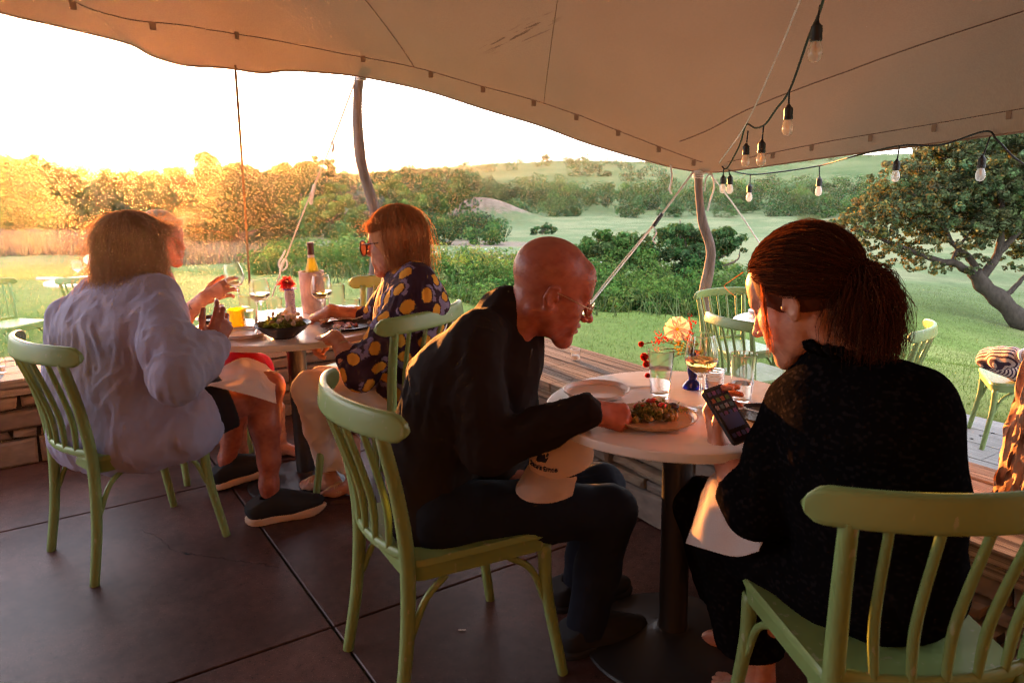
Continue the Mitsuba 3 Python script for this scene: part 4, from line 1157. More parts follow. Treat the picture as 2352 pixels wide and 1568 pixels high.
def head_mesh(fem=False, h=.0028, nose=1.0, jaw=1.0, chin=0.0):
    F = Field((-.105, -.15, -.225), (.105, .15, .15), h)
    F.ell((0, -.014, .046), (.074, .098, .086), k=.02)
    F.ell((0, .035, .004), (.062, .062, .082), k=.03)
    j = jaw * (.90 if fem else 1.0)
    for s in (-1, 1):
        F.cone((s * .056 * j, .000, -.040), (s * .047 * j, .022, -.078), .020, .018, .025)
        F.cone((s * .047 * j, .022, -.078), (s * .012, .082 + chin, -.106), .018, .016, .022)
        F.ell((s * .040, .062, -.022), (.024, .026, .026), k=.022)
        F.ell((s * .030, .082, -.060), (.018, .014, .026), k=.02)
        F.ell((s * .042, .034, -.050), (.026, .038, .042), k=.02)
    F.ell((0, .074 + chin, -.090), (.030, .026, .030), k=.018)
    F.ell((0, .090 + chin, -.104), (.016, .012, .012), k=.014)
    F.ell((0, .083, -.058), (.026, .018, .024), k=.014)
    F.cone((-.034, .084, .026), (.034, .084, .026), .0105 if fem else .0125, .0105 if fem else .0125, .018)
    F.ell((0, .068, .060), (.048, .026, .036), k=.03)
    for s in (-1, 1):
        F.ell((s * .032, .100, .005), (.017, .016, .0105), k=.010, cut=True)
        F.ell((s * .031, .0815, .005), (.0135, .0135, .0125), k=.002)
        F.cone((s * .019, .093, .013), (s * .043, .086, .012), .0042, .0036, .004)
        F.cone((s * .020, .092, -.004), (s * .042, .086, -.003), .0030, .0028, .004)
    F.cone((0, .092, .022), (0, .094 + .026 * nose, -.026), .0075, .0105, .010)
    F.ell((0, .097 + .026 * nose, -.030), (.0110, .0105, .0100), k=.006)
    for s in (-1, 1):
        F.ell((s * .0120, .102 + .006 * nose, -.034), (.0075, .0095, .0075), k=.006)
        F.ell((s * .0065, .106 + .012 * nose, -.042), (.0035, .006, .004), k=.002, cut=True)
    F.cone((-.019, .092, -.058), (0, .1035, -.0555), .0045, .0062, .005)
    F.cone((.019, .092, -.058), (0, .1035, -.0555), .0045, .0062, .005)
    F.cone((-.016, .092, -.068), (0, .1015, -.0700), .0050, .0074, .005)
    F.cone((.016, .092, -.068), (0, .1015, -.0700), .0050, .0074, .005)
    F.ell((0, .108, -.0630), (.024, .014, .0022), k=.002, cut=True)
    for s in (-1, 1):
        Re = rotz(s * .30)
        F.ell((s * .079, -.006, -.002), (.0065, .019, .031), Re, k=.006)
        F.ell((s * .077, -.004, -.026), (.0070, .010, .011), Re, k=.006)
        F.ell((s * .086, -.004, -.001), (.0050, .0105, .018), Re, k=.004, cut=True)
        F.cone((s * .083, -.016, .018), (s * .082, -.022, -.010), .0040, .0036, .004)
        F.cone((s * .083, .004, .022), (s * .083, -.016, .020), .0036, .0040, .004)
        F.ell((s * .079, .010, -.004), (.005, .005, .006), k=.004)
    for s in (-1, 1):                                               # folds from nose to mouth, under the eyes, beside the eyes
        F.cone((s * .017, .108, -.036), (s * .030, .092, -.064), .0022, .0016, .006, cut=True)
        F.cone((s * .020, .097, -.012), (s * .040, .090, -.012), .0014, .0010, .005, cut=True)
        F.cone((s * .052, .080, .008), (s * .062, .066, .012), .0012, .0008, .004, cut=True)
    if not fem:
        for z in (.052, .066, .080):
            F.cone((-.040, .094 - .2 * (z - .05), z), (.040, .094 - .2 * (z - .05), z), .0018, .0018, .006, cut=True)
    w = .045 if fem else .055
    F.cone((0, -.030, -.045), (0, -.050, -.24), w, w * 1.12, .03)
    if not fem:
        F.cone((0, .010, -.118), (0, -.010, -.20), .012, .014, .02)
    for s in (-1, 1):
        F.cone((s * .050, -.030, -.05), (s * .018, -.005, -.22), .014, .014, .018)
    return F.mesh(2)


_HEADS = {}


def head(c, fwd, up, s=1.0, **k):
    key = tuple(sorted(k.items()))
    if key not in _HEADS:
        _HEADS[key] = head_mesh(**k)
    return xf(_HEADS[key], head_frame(c, fwd, up, s))


def head_frame(c, fwd, up, s=1.0):
    y = unit(V(*fwd)); z = V(*up); z = unit(z - (z @ y) * y)
    return mat(np.stack([np.cross(y, z), y, z], 1), c, s)


def hand_arm(elbow, wrist, fdir, back, side, curl, thumb, spread=.05, s=1.0, r_el=.043, r_wr=.0265, h=.0031):
    """Forearm and hand as one surface. side 1 = right hand. curl: four (knuckle, middle, end) bends in degrees, index first.
    thumb: three directions in the hand's frame (x towards the thumb side, y along the fingers, z out of the back)."""
    elbow, wrist = np.asarray(elbow, float), np.asarray(wrist, float)
    y = unit(V(*fdir)); z = V(*back); z = unit(z - (z @ y) * y)
    x = np.cross(y, z) * (-1 if side > 0 else 1)                    # towards the thumb
    R = np.stack([x, y, z], 1)
    el = (elbow - wrist) @ R / s
    pts = [el]
    segs = []
    mc = [(.027, .088, .002), (.008, .094, .004), (-.011, .089, .003), (-.028, .079, 0)]
    L = [(.042, .026, .020), (.046, .029, .021), (.043, .027, .020), (.034, .020, .018)]
    rad = [(.0098, .0086, .0076, .0066), (.0100, .0088, .0078, .0068), (.0096, .0084, .0074, .0064), (.0086, .0074, .0066, .0058)]
    for q in range(4):
        m = V(*mc[q])
        b0 = V((.016, .006, -.006, -.015)[q], .012, 0)
        segs.append((b0, m, .0135, .0118, .012))
        p, a = m, 0.0
        sp = spread * (1.5, .35, -.6, -1.7)[q]
        for n_, (l, bd) in enumerate(zip(L[q], curl[q])):
            a += math.radians(bd)
            d = unit(V(math.sin(sp) * math.cos(a), math.cos(sp) * math.cos(a), -math.sin(a)))
            e = p + d * l
            segs.append((p, e, rad[q][n_] * (1.05 if n_ else 1.12), rad[q][n_ + 1], .004))
            p = e
            pts.append(e)
    p = V(.021, .016, -.008)
    for d, l, r0, r1 in zip(thumb, (.044, .034, .028), (.0150, .0112, .0098), (.0118, .0098, .0076)):
        e = p + unit(V(*d)) * l
        segs.append((p, e, r0, r1, .007))
        p = e
        pts.append(e)
    segs.append((V(.010, .020, -.008), V(.022, .062, -.009), .0165, .011, .012))
    segs.append((V(-.016, .018, -.007), V(-.020, .066, -.006), .0140, .010, .012))
    pts = np.array(pts + [V(-.04, 0, -.03), V(.05, .1, .03)])
    F = Field(pts.min(0) - .055, pts.max(0) + .055, h / s)
    w0 = V(0, 0, 0)
    ax = unit(-el)
    for o, rr_ in ((.010, .95), (-.010, .95)):
        off = V(o, 0, 0)
        F.cone(el + off * 1.2, el * .55 + off * 1.3, r_el * .80, r_el * .86, .03)
        F.cone(el * .55 + off * 1.3, w0 + off * 1.1, r_el * .86, r_wr * .74, .03)
    F.cone(w0, V(0, .03, 0), r_wr * .82, .018, .02)
    for a, b, ra, rb, k in segs:
        F.cone(a, b, ra, rb, k)
    m = F.mesh(2)
    return xf(m, mat(R, wrist, s))


RELAX = [(25, 25, 15), (28, 30, 18), (32, 32, 20), (36, 34, 22)]
GRIP = [(55, 60, 35), (60, 65, 40), (65, 68, 40), (68, 70, 40)]
PINCH = [(45, 50, 25), (55, 60, 35), (62, 66, 40), (68, 70, 42)]
TH_SIDE = [(.62, .72, -.30), (.25, .95, -.2), (.05, .98, -.15)]
TH_OPP = [(.55, .70, -.55), (.10, .85, -.60), (-.15, .85, -.55)]
TH_UP = [(.80, .55, -.10), (.92, .40, .05), (.90, .42, .10)]


def foot_mesh(toes=True, h=.0034):
    """Right foot: ankle at the origin, toes along +y, big toe at -x, sole at z = -0.085."""
    F = Field((-.065, -.085, -.10), (.065, .20, .20), h)
    F.cone((0, 0, .17), (0, -.002, .02), .040, .031, .02)
    F.cone((0, 0, .02), (0, -.012, -.045), .032, .030, .02)
    F.ell((0, -.035, -.055), (.029, .034, .032), k=.02)
    F.cone((-.004, -.01, -.03), (-.012, .090, -.062), .030, .020, .03)
    F.cone((.010, -.01, -.045), (.022, .080, -.066), .026, .017, .03)
    F.ell((-.004, .085, -.066), (.038, .032, .018), k=.02)
    for s in (-1, 1):
        F.ell((s * .030, -.004, -.010), (.009, .011, .011), k=.012)
    for q, (x, y0, L, r) in enumerate([(-.028, .105, .040, .0125), (-.008, .110, .036, .0088), (.007, .106, .031, .0082), (.021, .098, .027, .0078), (.034, .088, .022, .0076)]):
        F.cone((x, y0 - .02, -.068), (x, y0 + L * .45, -.066), r * 1.02, r, .006)
        F.cone((x, y0 + L * .45, -.066), (x, y0 + L, -.074), r, r * .9, .003)
    return F.mesh(2)


_FOOT = []


def foot(ankle, fwd, side, up=(0, 0, 1), s=1.0):
    if not _FOOT:
        _FOOT.append(foot_mesh())
    y = V(*fwd); z = unit(V(*up)); y = unit(y - (y @ z) * z)
    m = xf(_FOOT[0], mat(np.diag([-1.0, 1, 1])) if side < 0 else np.eye(4))
    return xf(m, mat(np.stack([np.cross(y, z), y, z], 1), ankle, s))


def shoe_parts(side, h=.004):
    """(upper, sole) of a low trainer: ankle at the origin, toe along +y, sole underside at z = -0.10 with a toe spring."""
    U = Field((-.07, -.11, -.12), (.07, .24, .05), h)
    U.cone((0, -.045, -.045), (0, .06, -.055), .047, .042, .03)
    U.ell((0, -.040, -.040), (.045, .046, .056), k=.02)
    U.ell((-.004, .12, -.062), (.042, .075, .033), k=.04)
    U.cone((0, .02, -.02), (-.003, .11, -.048), .042, .030, .03)
    U.plane((0, 0, -.078), (0, 0, -1), .004)
    U.cone((0, -.004, .06), (0, -.006, -.035), .034, .028, .006, cut=True)
    U.plane((0, .0, .004), (0, -.42, 1), .004)
    S = Field((-.07, -.12, -.13), (.07, .24, -.04), h)
    S.ell((0, -.045, -.086), (.042, .050, .024), k=.02)
    S.ell((-.004, .11, -.086), (.047, .092, .022), k=.05)
    S.cone((0, -.04, -.088), (-.002, .13, -.088), .030, .030, .04)
    S.plane((0, 0, -.072), (0, -.03, 1), .003)
    S.plane((0, 0, -.104), (0, 0, -1), .004)
    fl = np.array([-1.0 if side < 0 else 1.0, 1, 1])
    def spring(m):
        v = np.array(m.vertices)
        v[:, 2] += .9 * np.clip(v[:, 1] - .10, 0, 1) ** 2 + .5 * np.clip(-.06 - v[:, 1], 0, 1) ** 2
        return xf((v * fl, m.faces if side > 0 else m.faces[:, ::-1]), np.eye(4))
    return spring(U.mesh(2)), spring(S.mesh(2))


def shoe(t, ankle, fwd, side, upper='mat_shoe_black', sole='mat_shoe_sole', up=(0, 0, 1), s=1.0, label=None):
    y = V(*fwd); z = unit(V(*up)); y = unit(y - (y @ z) * z)
    M = mat(np.stack([np.cross(y, z), y, z], 1), ankle, s)
    U, S = shoe_parts(side)
    k = put('shoe', xf(U, M), upper, smooth=True, parent=t, label=label)
    put('sole', xf(S, M), sole, smooth=True, parent=k)
    lace = [tube(catmull([(-.022, .035 + .02 * q, -.022 - .007 * q), (0, .042 + .02 * q, -.010 - .009 * q), (.022, .035 + .02 * q, -.022 - .007 * q)], 8), .0028, 6) for q in range(4)]
    put('lace', xf(cat(lace), M), 'mat_shoe_lace', smooth=True, parent=k)


def folds(amp=.005, freq=14, seed=0, stretch=(1, 1, .45), ridge=.6):
    """Cloth folds: drawn-out ridged noise, to warp a field with."""
    def f(P):
        q = P * np.array(stretch) * freq
        w = fbm(q * .35 + 7, 2, seed + 5)[..., None]
        n = fbm(q + 2.2 * w, 3, seed)
        r = 1 - np.abs(2 * n - 1) * 2.2
        return -amp * (ridge * r + (1 - ridge) * 2 * (n - .5))
    return f


def creases(F, seeds, rng, length=.22, amp=.008, w=.010, step=.012, wander=.25):
    """Raised folds that run over the cloth: each seed is (where it starts, which way it goes). Warps the field along paths traced on its surface."""
    m = F.mesh(0)
    v = np.asarray(m.vertices); nv = np.asarray(m.vertex_normals)
    tree = cKDTree(v)
    pts, am = [], []
    for p, d in seeds:
        _, i = tree.query(p)
        d = unit(np.asarray(d, float))
        n = max(4, int(length * rng.uniform(.5, 1.3) / step))
        a = amp * rng.uniform(.5, 1.2)
        bend = rng.normal(0, wander, 3) / n
        for k in range(n):
            pts.append(v[i]); am.append(a * math.sin(math.pi * (k + .6) / (n + .2)) ** .7)
            d = unit(d + bend - ((d + bend) @ nv[i]) * nv[i])
            _, i = tree.query(v[i] + d * step)
    pts, am = np.array(pts), np.array(am)
    kt = cKDTree(pts)

    def f(P):
        dd, ii = kt.query(P, distance_upper_bound=w * 3.2)
        ok = np.isfinite(dd)
        out = np.zeros(len(P))
        out[ok] = -am[ii[ok]] * np.exp(-(dd[ok] / w) ** 2) + .35 * am[ii[ok]] * np.exp(-((dd[ok] - 1.9 * w) / w) ** 2)
        return out
    return F.warp(f, .03)


def seeds_on(a, b, spread, d, n, rng, jit=.25):
    """Fold seeds scattered between two points."""
    a, b = np.asarray(a, float), np.asarray(b, float)
    return [(a + (b - a) * t + rng.normal(0, spread, 3), unit(d) + rng.normal(0, jit, 3)) for t in rng.random(n)]


def torso(F, pel, wst, chs, nck, hw, sw, dp, k=.06, hipw=None, lean=None):
    """A flattened trunk of two parallel chains. hw: hip half-width vector, sw: shoulder half-width vector, dp: depth radius."""
    pel, wst, chs, nck, hw, sw = (np.asarray(q, float) for q in (pel, wst, chs, nck, hw, sw))
    for s in (-1, 1):
        F.chain([pel + s * hw * .62, wst + s * hw * .52, chs + s * sw * .50, nck + s * sw * .62 - (nck - chs) * .30], [dp * 1.02, dp * .98, dp * 1.0, dp * .62], k)
    F.chain([pel, wst, chs, nck - (nck - chs) * .1], [dp * 1.05, dp * 1.02, dp * 1.05, dp * .60], k)


scene['mat_hair'] = {'type': 'principledthin', 'base_color': VC, 'roughness': .40, 'diff_trans': .7, 'spec_trans': 0.0}


def ribbons(paths, w, col, rng):
    """Thin flat strands: paths (n, m, 3)."""
    P = np.asarray(paths, float)
    n, m, _ = P.shape
    t = unit(np.gradient(P, axis=1))
    side = unit(np.cross(t, unit(rng.normal(size=(n, 1, 3)))))
    ww = np.broadcast_to(np.asarray(w, float), (n,))[:, None, None] * np.linspace(1, .25, m)[None, :, None]
    v = np.stack([P - side * ww, P + side * ww], 2).reshape(-1, 3)
    i, j = np.meshgrid(np.arange(n), np.arange(m - 1), indexing='ij')
    a = (i * m + j) * 2
    f = np.stack([a, a + 1, a + 3, a + 2], -1).reshape(-1, 4)
    return v, np.vstack([f[:, [0, 1, 2]], f[:, [0, 2, 3]]]), np.repeat(np.asarray(col, float), 2 * m, 0)


def cloth_sheet(z, nx, ny, thick=.0015):
    """A thin closed sheet from a grid of points z (nx, ny, 3)."""
    P = np.asarray(z, float)
    du, dv = np.gradient(P, axis=0), np.gradient(P, axis=1)
    n = unit(np.cross(du, dv)) * thick / 2
    v = np.concatenate([(P + n).reshape(-1, 3), (P - n).reshape(-1, 3)])
    i, j = np.meshgrid(np.arange(nx - 1), np.arange(ny - 1), indexing='ij')
    q = np.stack([i * ny + j, (i + 1) * ny + j, (i + 1) * ny + j + 1, i * ny + j + 1], -1).reshape(-1, 4)
    o = nx * ny
    e = []
    for k in range(nx - 1):
        e += [(k * ny, k * ny + o, (k + 1) * ny + o, (k + 1) * ny), (k * ny + ny - 1, (k + 1) * ny + ny - 1, (k + 1) * ny + ny - 1 + o, k * ny + ny - 1 + o)]
    for k in range(ny - 1):
        b = (nx - 1) * ny
        e += [(k, k + 1, k + 1 + o, k + o), (b + k, b + k + o, b + k + 1 + o, b + k + 1)]
    f = np.vstack([q, q[:, ::-1] + o, np.array(e)])
    return trimesh.Trimesh(v, np.vstack([f[:, [0, 1, 2]], f[:, [0, 2, 3]]]), process=False)


scene['mat_shoe_black'] = principled((.012, .012, .014), .8)
scene['mat_shoe_sole'] = principled((.50, .33, .23), .7)
scene['mat_shoe_lace'] = principled((.03, .028, .034), .7)


def cloth_mat(c0, c1, freq=900, rough=.85, sheen=.3, bump=.0004):
    def col(p, n, uv):
        return mikit.mix(c0, c1, .6 * mikit.noise(p.x * freq, p.y * freq, p.z * freq) + .4 * mikit.fbm(p.x * 20, p.y * 20, p.z * 20, 2))
    return principled(proc(col), rough, specular=.05, sheen=sheen)

# ------------------------------------------------------------------ the bald man in the dark jacket (right table, near side)
scene['mat_dark_jacket'] = cloth_mat((.013, .009, .009), (.020, .013, .012), sheen=.15)
scene['mat_dark_denim'] = cloth_mat((.006, .007, .012), (.014, .016, .026), sheen=.3)
bald = thing('person', 'bald man in thin glasses and a dark jacket, leaning over his plate with a fork', 'person')
F = Field((-.80, 1.55, .30), (.30, 2.55, 1.25), .0085)
pel, wst, chs, nck = V(*(-0.220, 1.990, 0.476)), V(*(-0.222, 2.020, 0.640)), V(*(-0.149, 2.040, 0.836)), V(*(-0.017, 2.060, 1.025))
rs, ls = V(*(-0.102, 1.900, 0.967)), V(*(-0.021, 2.240, 0.914))
torso(F, pel, wst, chs, nck, (rs - ls) * .5 * .80, (rs - ls) * .5 * .95, .098, .06)
F.cone((-0.215, 2.020, 0.806), (-0.239, 2.020, 0.667), .075, .085, .05)                                  # rounded back
rel, rwr = V(*(-0.071, 1.860, 0.692)), V(*(0.191, 1.840, 0.802))
F.chain([rs + (0, .02, -.01), rs * .45 + rel * .55, rel, rel * .45 + rwr * .55, rwr * .97 + rel * .03], [.066, .062, .056, .048, .040], .035)
lel, lwr = V(*(0.034, 2.260, 0.587)), V(*(-0.040, 2.060, 0.548))
F.chain([ls, lel, lwr], [.066, .055, .042], .03)
F.chain([nck + V(-.015, 0, -.05), nck + V(.012, 0, -.012)], [.074, .060], .02)                   # stand collar
F.chain([(-0.018, 2.060, 1.020), (0.024, 2.050, 0.955)], [.066, .052], .02); F.cone((0.024, 2.050, 0.952), (0.043, 2.040, 0.920), .050, .036, .02); F.chain([(0.024, 2.050, 0.957), (0.001, 2.040, 0.858), (-0.036, 2.020, 0.726)], [.045, .068, .085], .04)     # front of the jacket
F.warp(folds(.0085, 13, 2, (1.2, 1.2, .55)), .03)
F.warp(folds(.004, 34, 4, (1, 1, .8)), .02)
rng = np.random.default_rng(402)
creases(F, seeds_on(chs + V(-.05, -.12, .05), pel + V(-.08, -.10, .1), .05, V(-.1, 0, -1), 14, rng) + seeds_on(rs + V(0, -.06, -.02), rel + V(0, -.05, .03), .03, V(.1, 0, -1), 8, rng)
        + seeds_on(rel + V(0, -.04, .03), rwr + V(0, -.04, 0), .02, V(.35, -.4, .8), 12, rng) + seeds_on(rs + V(.05, -.05, 0), wst + V(.15, -.1, 0), .03, V(-.5, 0, -.8), 7, rng), rng, .16, .009, .009)
put('jacket', F.mesh(1), 'mat_dark_jacket', smooth=True, parent=bald)
put('zip', tube(catmull([(0.052, 1.990, 0.931), (0.043, 1.985, 0.896), (0.036, 1.985, 0.860), (0.029, 1.960, 0.745)], 20), .004, 6), 'mat_black_metal', smooth=True, parent=bald)
F = Field((-.55, 1.6, .05), (.45, 2.6, .72), .009)
rk, lk, ra, la = V(*(0.274, 2.030, 0.437)), V(*(0.271, 2.240, 0.418)), V(*(0.202, 2.020, 0.068)), V(*(0.187, 2.260, -0.057))
rh, lh = V(*(-0.199, 1.900, 0.492)), V(*(-0.212, 2.100, 0.424))
F.chain([pel, rh], [.12, .105], .05); F.chain([pel, lh], [.12, .105], .05)
F.chain([rh, rh * .5 + rk * .5, rk, rk * .5 + ra * .5, ra], [.098, .088, .070, .062, .056], .03)
F.chain([lh, lh * .5 + lk * .5, lk, lk * .5 + la * .5, la], [.098, .088, .070, .062, .056], .03)
F.warp(folds(.006, 15, 9, (1, 1, .7)), .03)
put('jeans', F.mesh(1), 'mat_dark_denim', smooth=True, parent=bald)
hb = head((0.105, 2.050, 1.077), (.955, .10, -.42), (.40, .0, .92), 1.09)
_body = [hb, hand_arm(rel, rwr, (.94, .10, -.25), (-.12, -.62, .78), 1, [(48, 50, 22), (55, 60, 35), (60, 66, 40), (64, 70, 42)], [(.45, .80, -.55), (.10, .92, -.55), (-.05, .9, -.5)], s=1.06, r_el=.030, r_wr=.025),
         hand_arm(lel, lwr, (.84, -.25, -.22), (-.1, -.2, .95), -1, RELAX, TH_SIDE, s=1.0, r_el=.028, r_wr=.024)]
G = Field((-.5, 1.7, .35), (.3, 2.4, 1.3), .02)
torso(G, pel, wst, chs, nck, (rs - ls) * .3, (rs - ls) * .3, .06, .05)
G.chain([pel, chs, nck + V(.02, 0, -.03)], [.06, .05, .04], .04); G.chain([nck + V(.02, 0, -.03), rs, rel], [.04, .04, .03], .03); G.chain([nck + V(.02, 0, -.03), ls, lel], [.04, .04, .03], .03)
_body.append(G.mesh(1))
scene[bald] = ply(cat(_body), 'mat_skin_ruddy', smooth=True)
for side, ank in ((1, ra), (-1, la)):
    shoe(bald, V(ank[0], ank[1], .10), (.9, .3, 0), side, sole='mat_shoe_black', s=1.05)
# glasses: temple, rims, bridge
HB = head_frame((0.105, 2.050, 1.077), (.955, .10, -.42), (.40, .0, .92), 1.09)
scene['mat_gold_wire'] = principled((.45, .32, .2), .3, metallic=.9)
scene['mat_lens'] = {'type': 'thindielectric', 'int_ior': 1.35}
gl = []
for s in (-1, 1):
    a = np.linspace(0, 2 * math.pi, 26)
    gl.append(tube(np.stack([s * .033 + .024 * np.cos(a), .112 - .006 * np.abs(np.cos(a)), -.004 + .017 * np.sin(a)], 1), .0012, 6))
    gl.append(tube(catmull([(s * .057, .106, .002), (s * .074, .07, .006), (s * .080, .0, .012), (s * .080, -.012, -.004)], 16), .0014, 6))
gl.append(tube(catmull([(-.010, .113, .002), (0, .118, .006), (.010, .113, .002)], 8), .0012, 6))
g = put('glasses', xf(cat(gl), HB), 'mat_gold_wire', smooth=True, parent=bald)
for s in (-1, 1):
    put('lens', xf(lathe([(0, .0005), (.0235, .0005), (.0235, 0), (0, 0)], 24), HB @ mat(frame(V(s * .15, 1, 0)), (s * .033, .110, -.004))), 'mat_lens', parent=g)
# cap in his lap
scene['mat_cap_cloth'] = cloth_mat((.52, .37, .30), (.60, .44, .36), 700)
cap = thing('cap', 'cream baseball cap with small dark embroidery, resting in the lap of the bald man', 'cap')
CF = mat(frame(V(-.10, -.20, .95), V(.80, -.60, -.05)), (0.128, 1.930, 0.639))
_th, _ph = np.meshgrid(np.linspace(0, math.pi / 2, 18), np.linspace(0, 2 * math.pi, 60), indexing='ij')
_rr = .088 * np.sin(_th) * (1 + .01 * np.cos(6 * _ph))
C_ = np.stack([_rr * np.cos(_ph) * .94, _rr * np.sin(_ph) * 1.06, .092 * np.cos(_th) ** .85], -1)
put('crown', xf(cloth_sheet(C_, 18, 60, .004), CF), 'mat_cap_cloth', smooth=40, parent=cap)
_u, _v = np.meshgrid(np.linspace(-1, 1, 25), np.linspace(0, 1, 10), indexing='ij')
bx = .078 * np.sin(_u * 1.25) * (1 + .10 * _v)
by = -.088 * np.cos(_u * 1.05) - _v * .082 * np.cos(_u * 1.2) ** .7
put('peak', xf(cloth_sheet(np.stack([bx, by, .004 - 1.9 * bx**2 - .03 * _v], -1), 25, 10, .004), CF), 'mat_cap_cloth', smooth=40, parent=cap)
scene['mat_thread'] = principled((.02, .02, .05), .8)
_txt = meshkit.text_mesh("Erica's Ernce", .011, .0015, True)
def on_cap(m, x0, z0):
    v = np.array(m.vertices); x = v[:, 0] + x0; z = v[:, 1] + z0
    a = x / .092
    r = .092 * np.sqrt(np.maximum(1 - (z / .096) ** 2, .05)) + v[:, 2]
    return xf((np.stack([r * np.sin(a), -r * np.cos(a) * 1.06, z], 1), m.faces), CF)
_txt.apply_translation([-_txt.bounds[1][0] / 2, 0, 0])
put('lettering', on_cap(_txt.subdivide_to_size(.004), 0, .022), 'mat_thread', parent=cap)
_em = shapely.union_all([Point(-.012, .010).buffer(.010), Point(.002, .013).buffer(.007), Polygon([(-.022, .002), (.012, .003), (.020, .016), (.010, .012), (-.004, .008), (-.018, .016)]), Point(.014, .020).buffer(.004)])
_em = cat([trimesh.creation.extrude_polygon(g, .0015, engine='earcut') for g in getattr(_em, 'geoms', [_em])])
put('emblem', on_cap(_em.subdivide_to_size(.004), 0, .040), 'mat_thread', parent=cap)

# ------------------------------------------------------------------ the man in the pale lavender shirt (left, from behind)
scene['mat_lavender_shirt'] = cloth_mat((.25, .235, .325), (.315, .295, .40), 800, sheen=.3)
scene['mat_black_shorts'] = cloth_mat((.014, .010, .012), (.022, .016, .018))
man = thing('person', 'man seen from behind in a loose pale lavender shirt, one hand raised', 'person')
F = Field((-2.25, 2.25, .34), (-.75, 3.35, 1.30), .0075)
pel, wst, chs, nck = V(*(-1.513, 2.740, 0.448)), V(*(-1.514, 2.780, 0.626)), V(*(-1.484, 2.820, 0.836)), V(*(-1.446, 2.870, 1.002))
rs, ls = V(*(-1.263, 2.700, 0.897)), V(*(-1.718, 2.920, 0.863))
torso(F, pel, wst, chs, nck, (rs - ls) * .5 * .92, (rs - ls) * .5 * .98, .135, .08)
F.cone((-1.558, 2.740, 0.475), (-1.236, 2.700, 0.482), .135, .115, .07)
F.chain([(-1.514, 2.680, 0.453), (-1.338, 2.600, 0.462), (-1.202, 2.620, 0.485)], [.075, .07, .07], .05)                               # loose tail of the shirt behind the seat
F.chain([(-1.224, 2.720, 0.518), (-1.189, 2.780, 0.453)], [.11, .06], .05)
rel, rwr = V(*(-1.141, 2.500, 0.733)), V(*(-1.100, 2.720, 0.787))
F.chain([rs, rs * .5 + rel * .5, rel, rel * .4 + rwr * .6, rwr], [.090, .084, .076, .066, .056], .04)
lel, lwr = V(*(-1.860, 3.050, 0.573)), V(*(-1.720, 3.300, 0.499))
F.chain([ls, lel, lwr], [.088, .075, .05], .04)
F.chain([nck + V(-.01, -.01, -.03), nck + V(.0, .02, .03)], [.085, .075], .02)
F.cone((-1.399, 2.600, 0.354), (-1.232, 2.660, 0.368), .045, .035, .03, cut=True)
F.warp(folds(.011, 10, 12, (1, 1, .22), .8), .04)
F.warp(folds(.007, 20, 13, (1.2, 1.2, .35), .85), .03)
rng = np.random.default_rng(403)
creases(F, seeds_on(ls * .8 + chs * .2 + V(0, -.14, .03), rs * .8 + chs * .2 + V(0, -.14, .03), .03, V(0, 0, -1), 16, rng, .12) + seeds_on(rs + V(-.10, -.10, -.12), rs + V(-.06, -.10, -.22), .02, V(-.8, 0, -.5), 6, rng)
        + seeds_on(rs, rel, .05, V(.1, 0, -1), 9, rng) + seeds_on(rel, rwr, .05, V(.2, -.3, .9), 16, rng) + seeds_on(wst + V(-.2, -.14, 0), wst + V(.2, -.14, 0), .04, V(0, 0, -1), 10, rng, .15), rng, .24, .010, .010)
put('shirt', F.mesh(1), 'mat_lavender_shirt', smooth=True, parent=man)
CU = rwr * .93 + rel * .07; CFR = frame(rwr - rel)
a = np.linspace(0, 2 * math.pi, 40)
for q, (rr0, rr1) in enumerate(((.056, .011), (.058, .010))):
    put('cuff', tube(CU - CFR[:, 2] * (.020 * q) + (rr0 + .003 * np.sin(a * 5 + q))[:, None] * (np.cos(a)[:, None] * CFR[:, 0] + np.sin(a)[:, None] * CFR[:, 1]), rr1, 9), 'mat_lavender_shirt', smooth=True, parent=man)
NC = nck + V(0, .01, .045)
put('collar', tube(NC + np.stack([(.075 + .006 * np.sin(a * 3)) * np.cos(a), (.070 + .004 * np.cos(a * 4)) * np.sin(a), -.012 * np.sin(a)], 1), .011, 9, flat=2.0), 'mat_lavender_shirt', smooth=True, parent=man)
put('yoke_seam', tube(catmull([(-1.761, 2.860, 0.765), (-1.532, 2.670, 0.795), (-1.417, 2.655, 0.780), (-1.298, 2.630, 0.766), (-1.259, 2.600, 0.815)], 40), .0025, 6), 'mat_black_shorts', smooth=True, parent=man)
F = Field((-1.7, 2.4, .25), (-.8, 3.5, .80), .009)
rk, lk, ra, la = V(*(-0.992, 2.980, 0.571)), V(*(-1.209, 3.300, 0.509)), V(*(-1.014, 2.930, 0.157)), V(*(-1.314, 3.280, 0.141))
rh, lh = V(*(-1.303, 2.780, 0.482)), V(*(-1.519, 2.980, 0.438))
re_, le_ = rh * .42 + rk * .58, lh * .42 + lk * .58
F.chain([pel, rh, re_], [.13, .115, .108], .05); F.chain([pel, lh, le_], [.13, .115, .108], .05)
F.plane(re_ - (rk - rh) * .02, rk - rh, .004)
F.warp(folds(.005, 14, 15), .03)
put('shorts', F.mesh(1), 'mat_black_shorts', smooth=True, parent=man)
G = Field((-1.75, 2.35, .05), (-.75, 3.55, .95), .008)
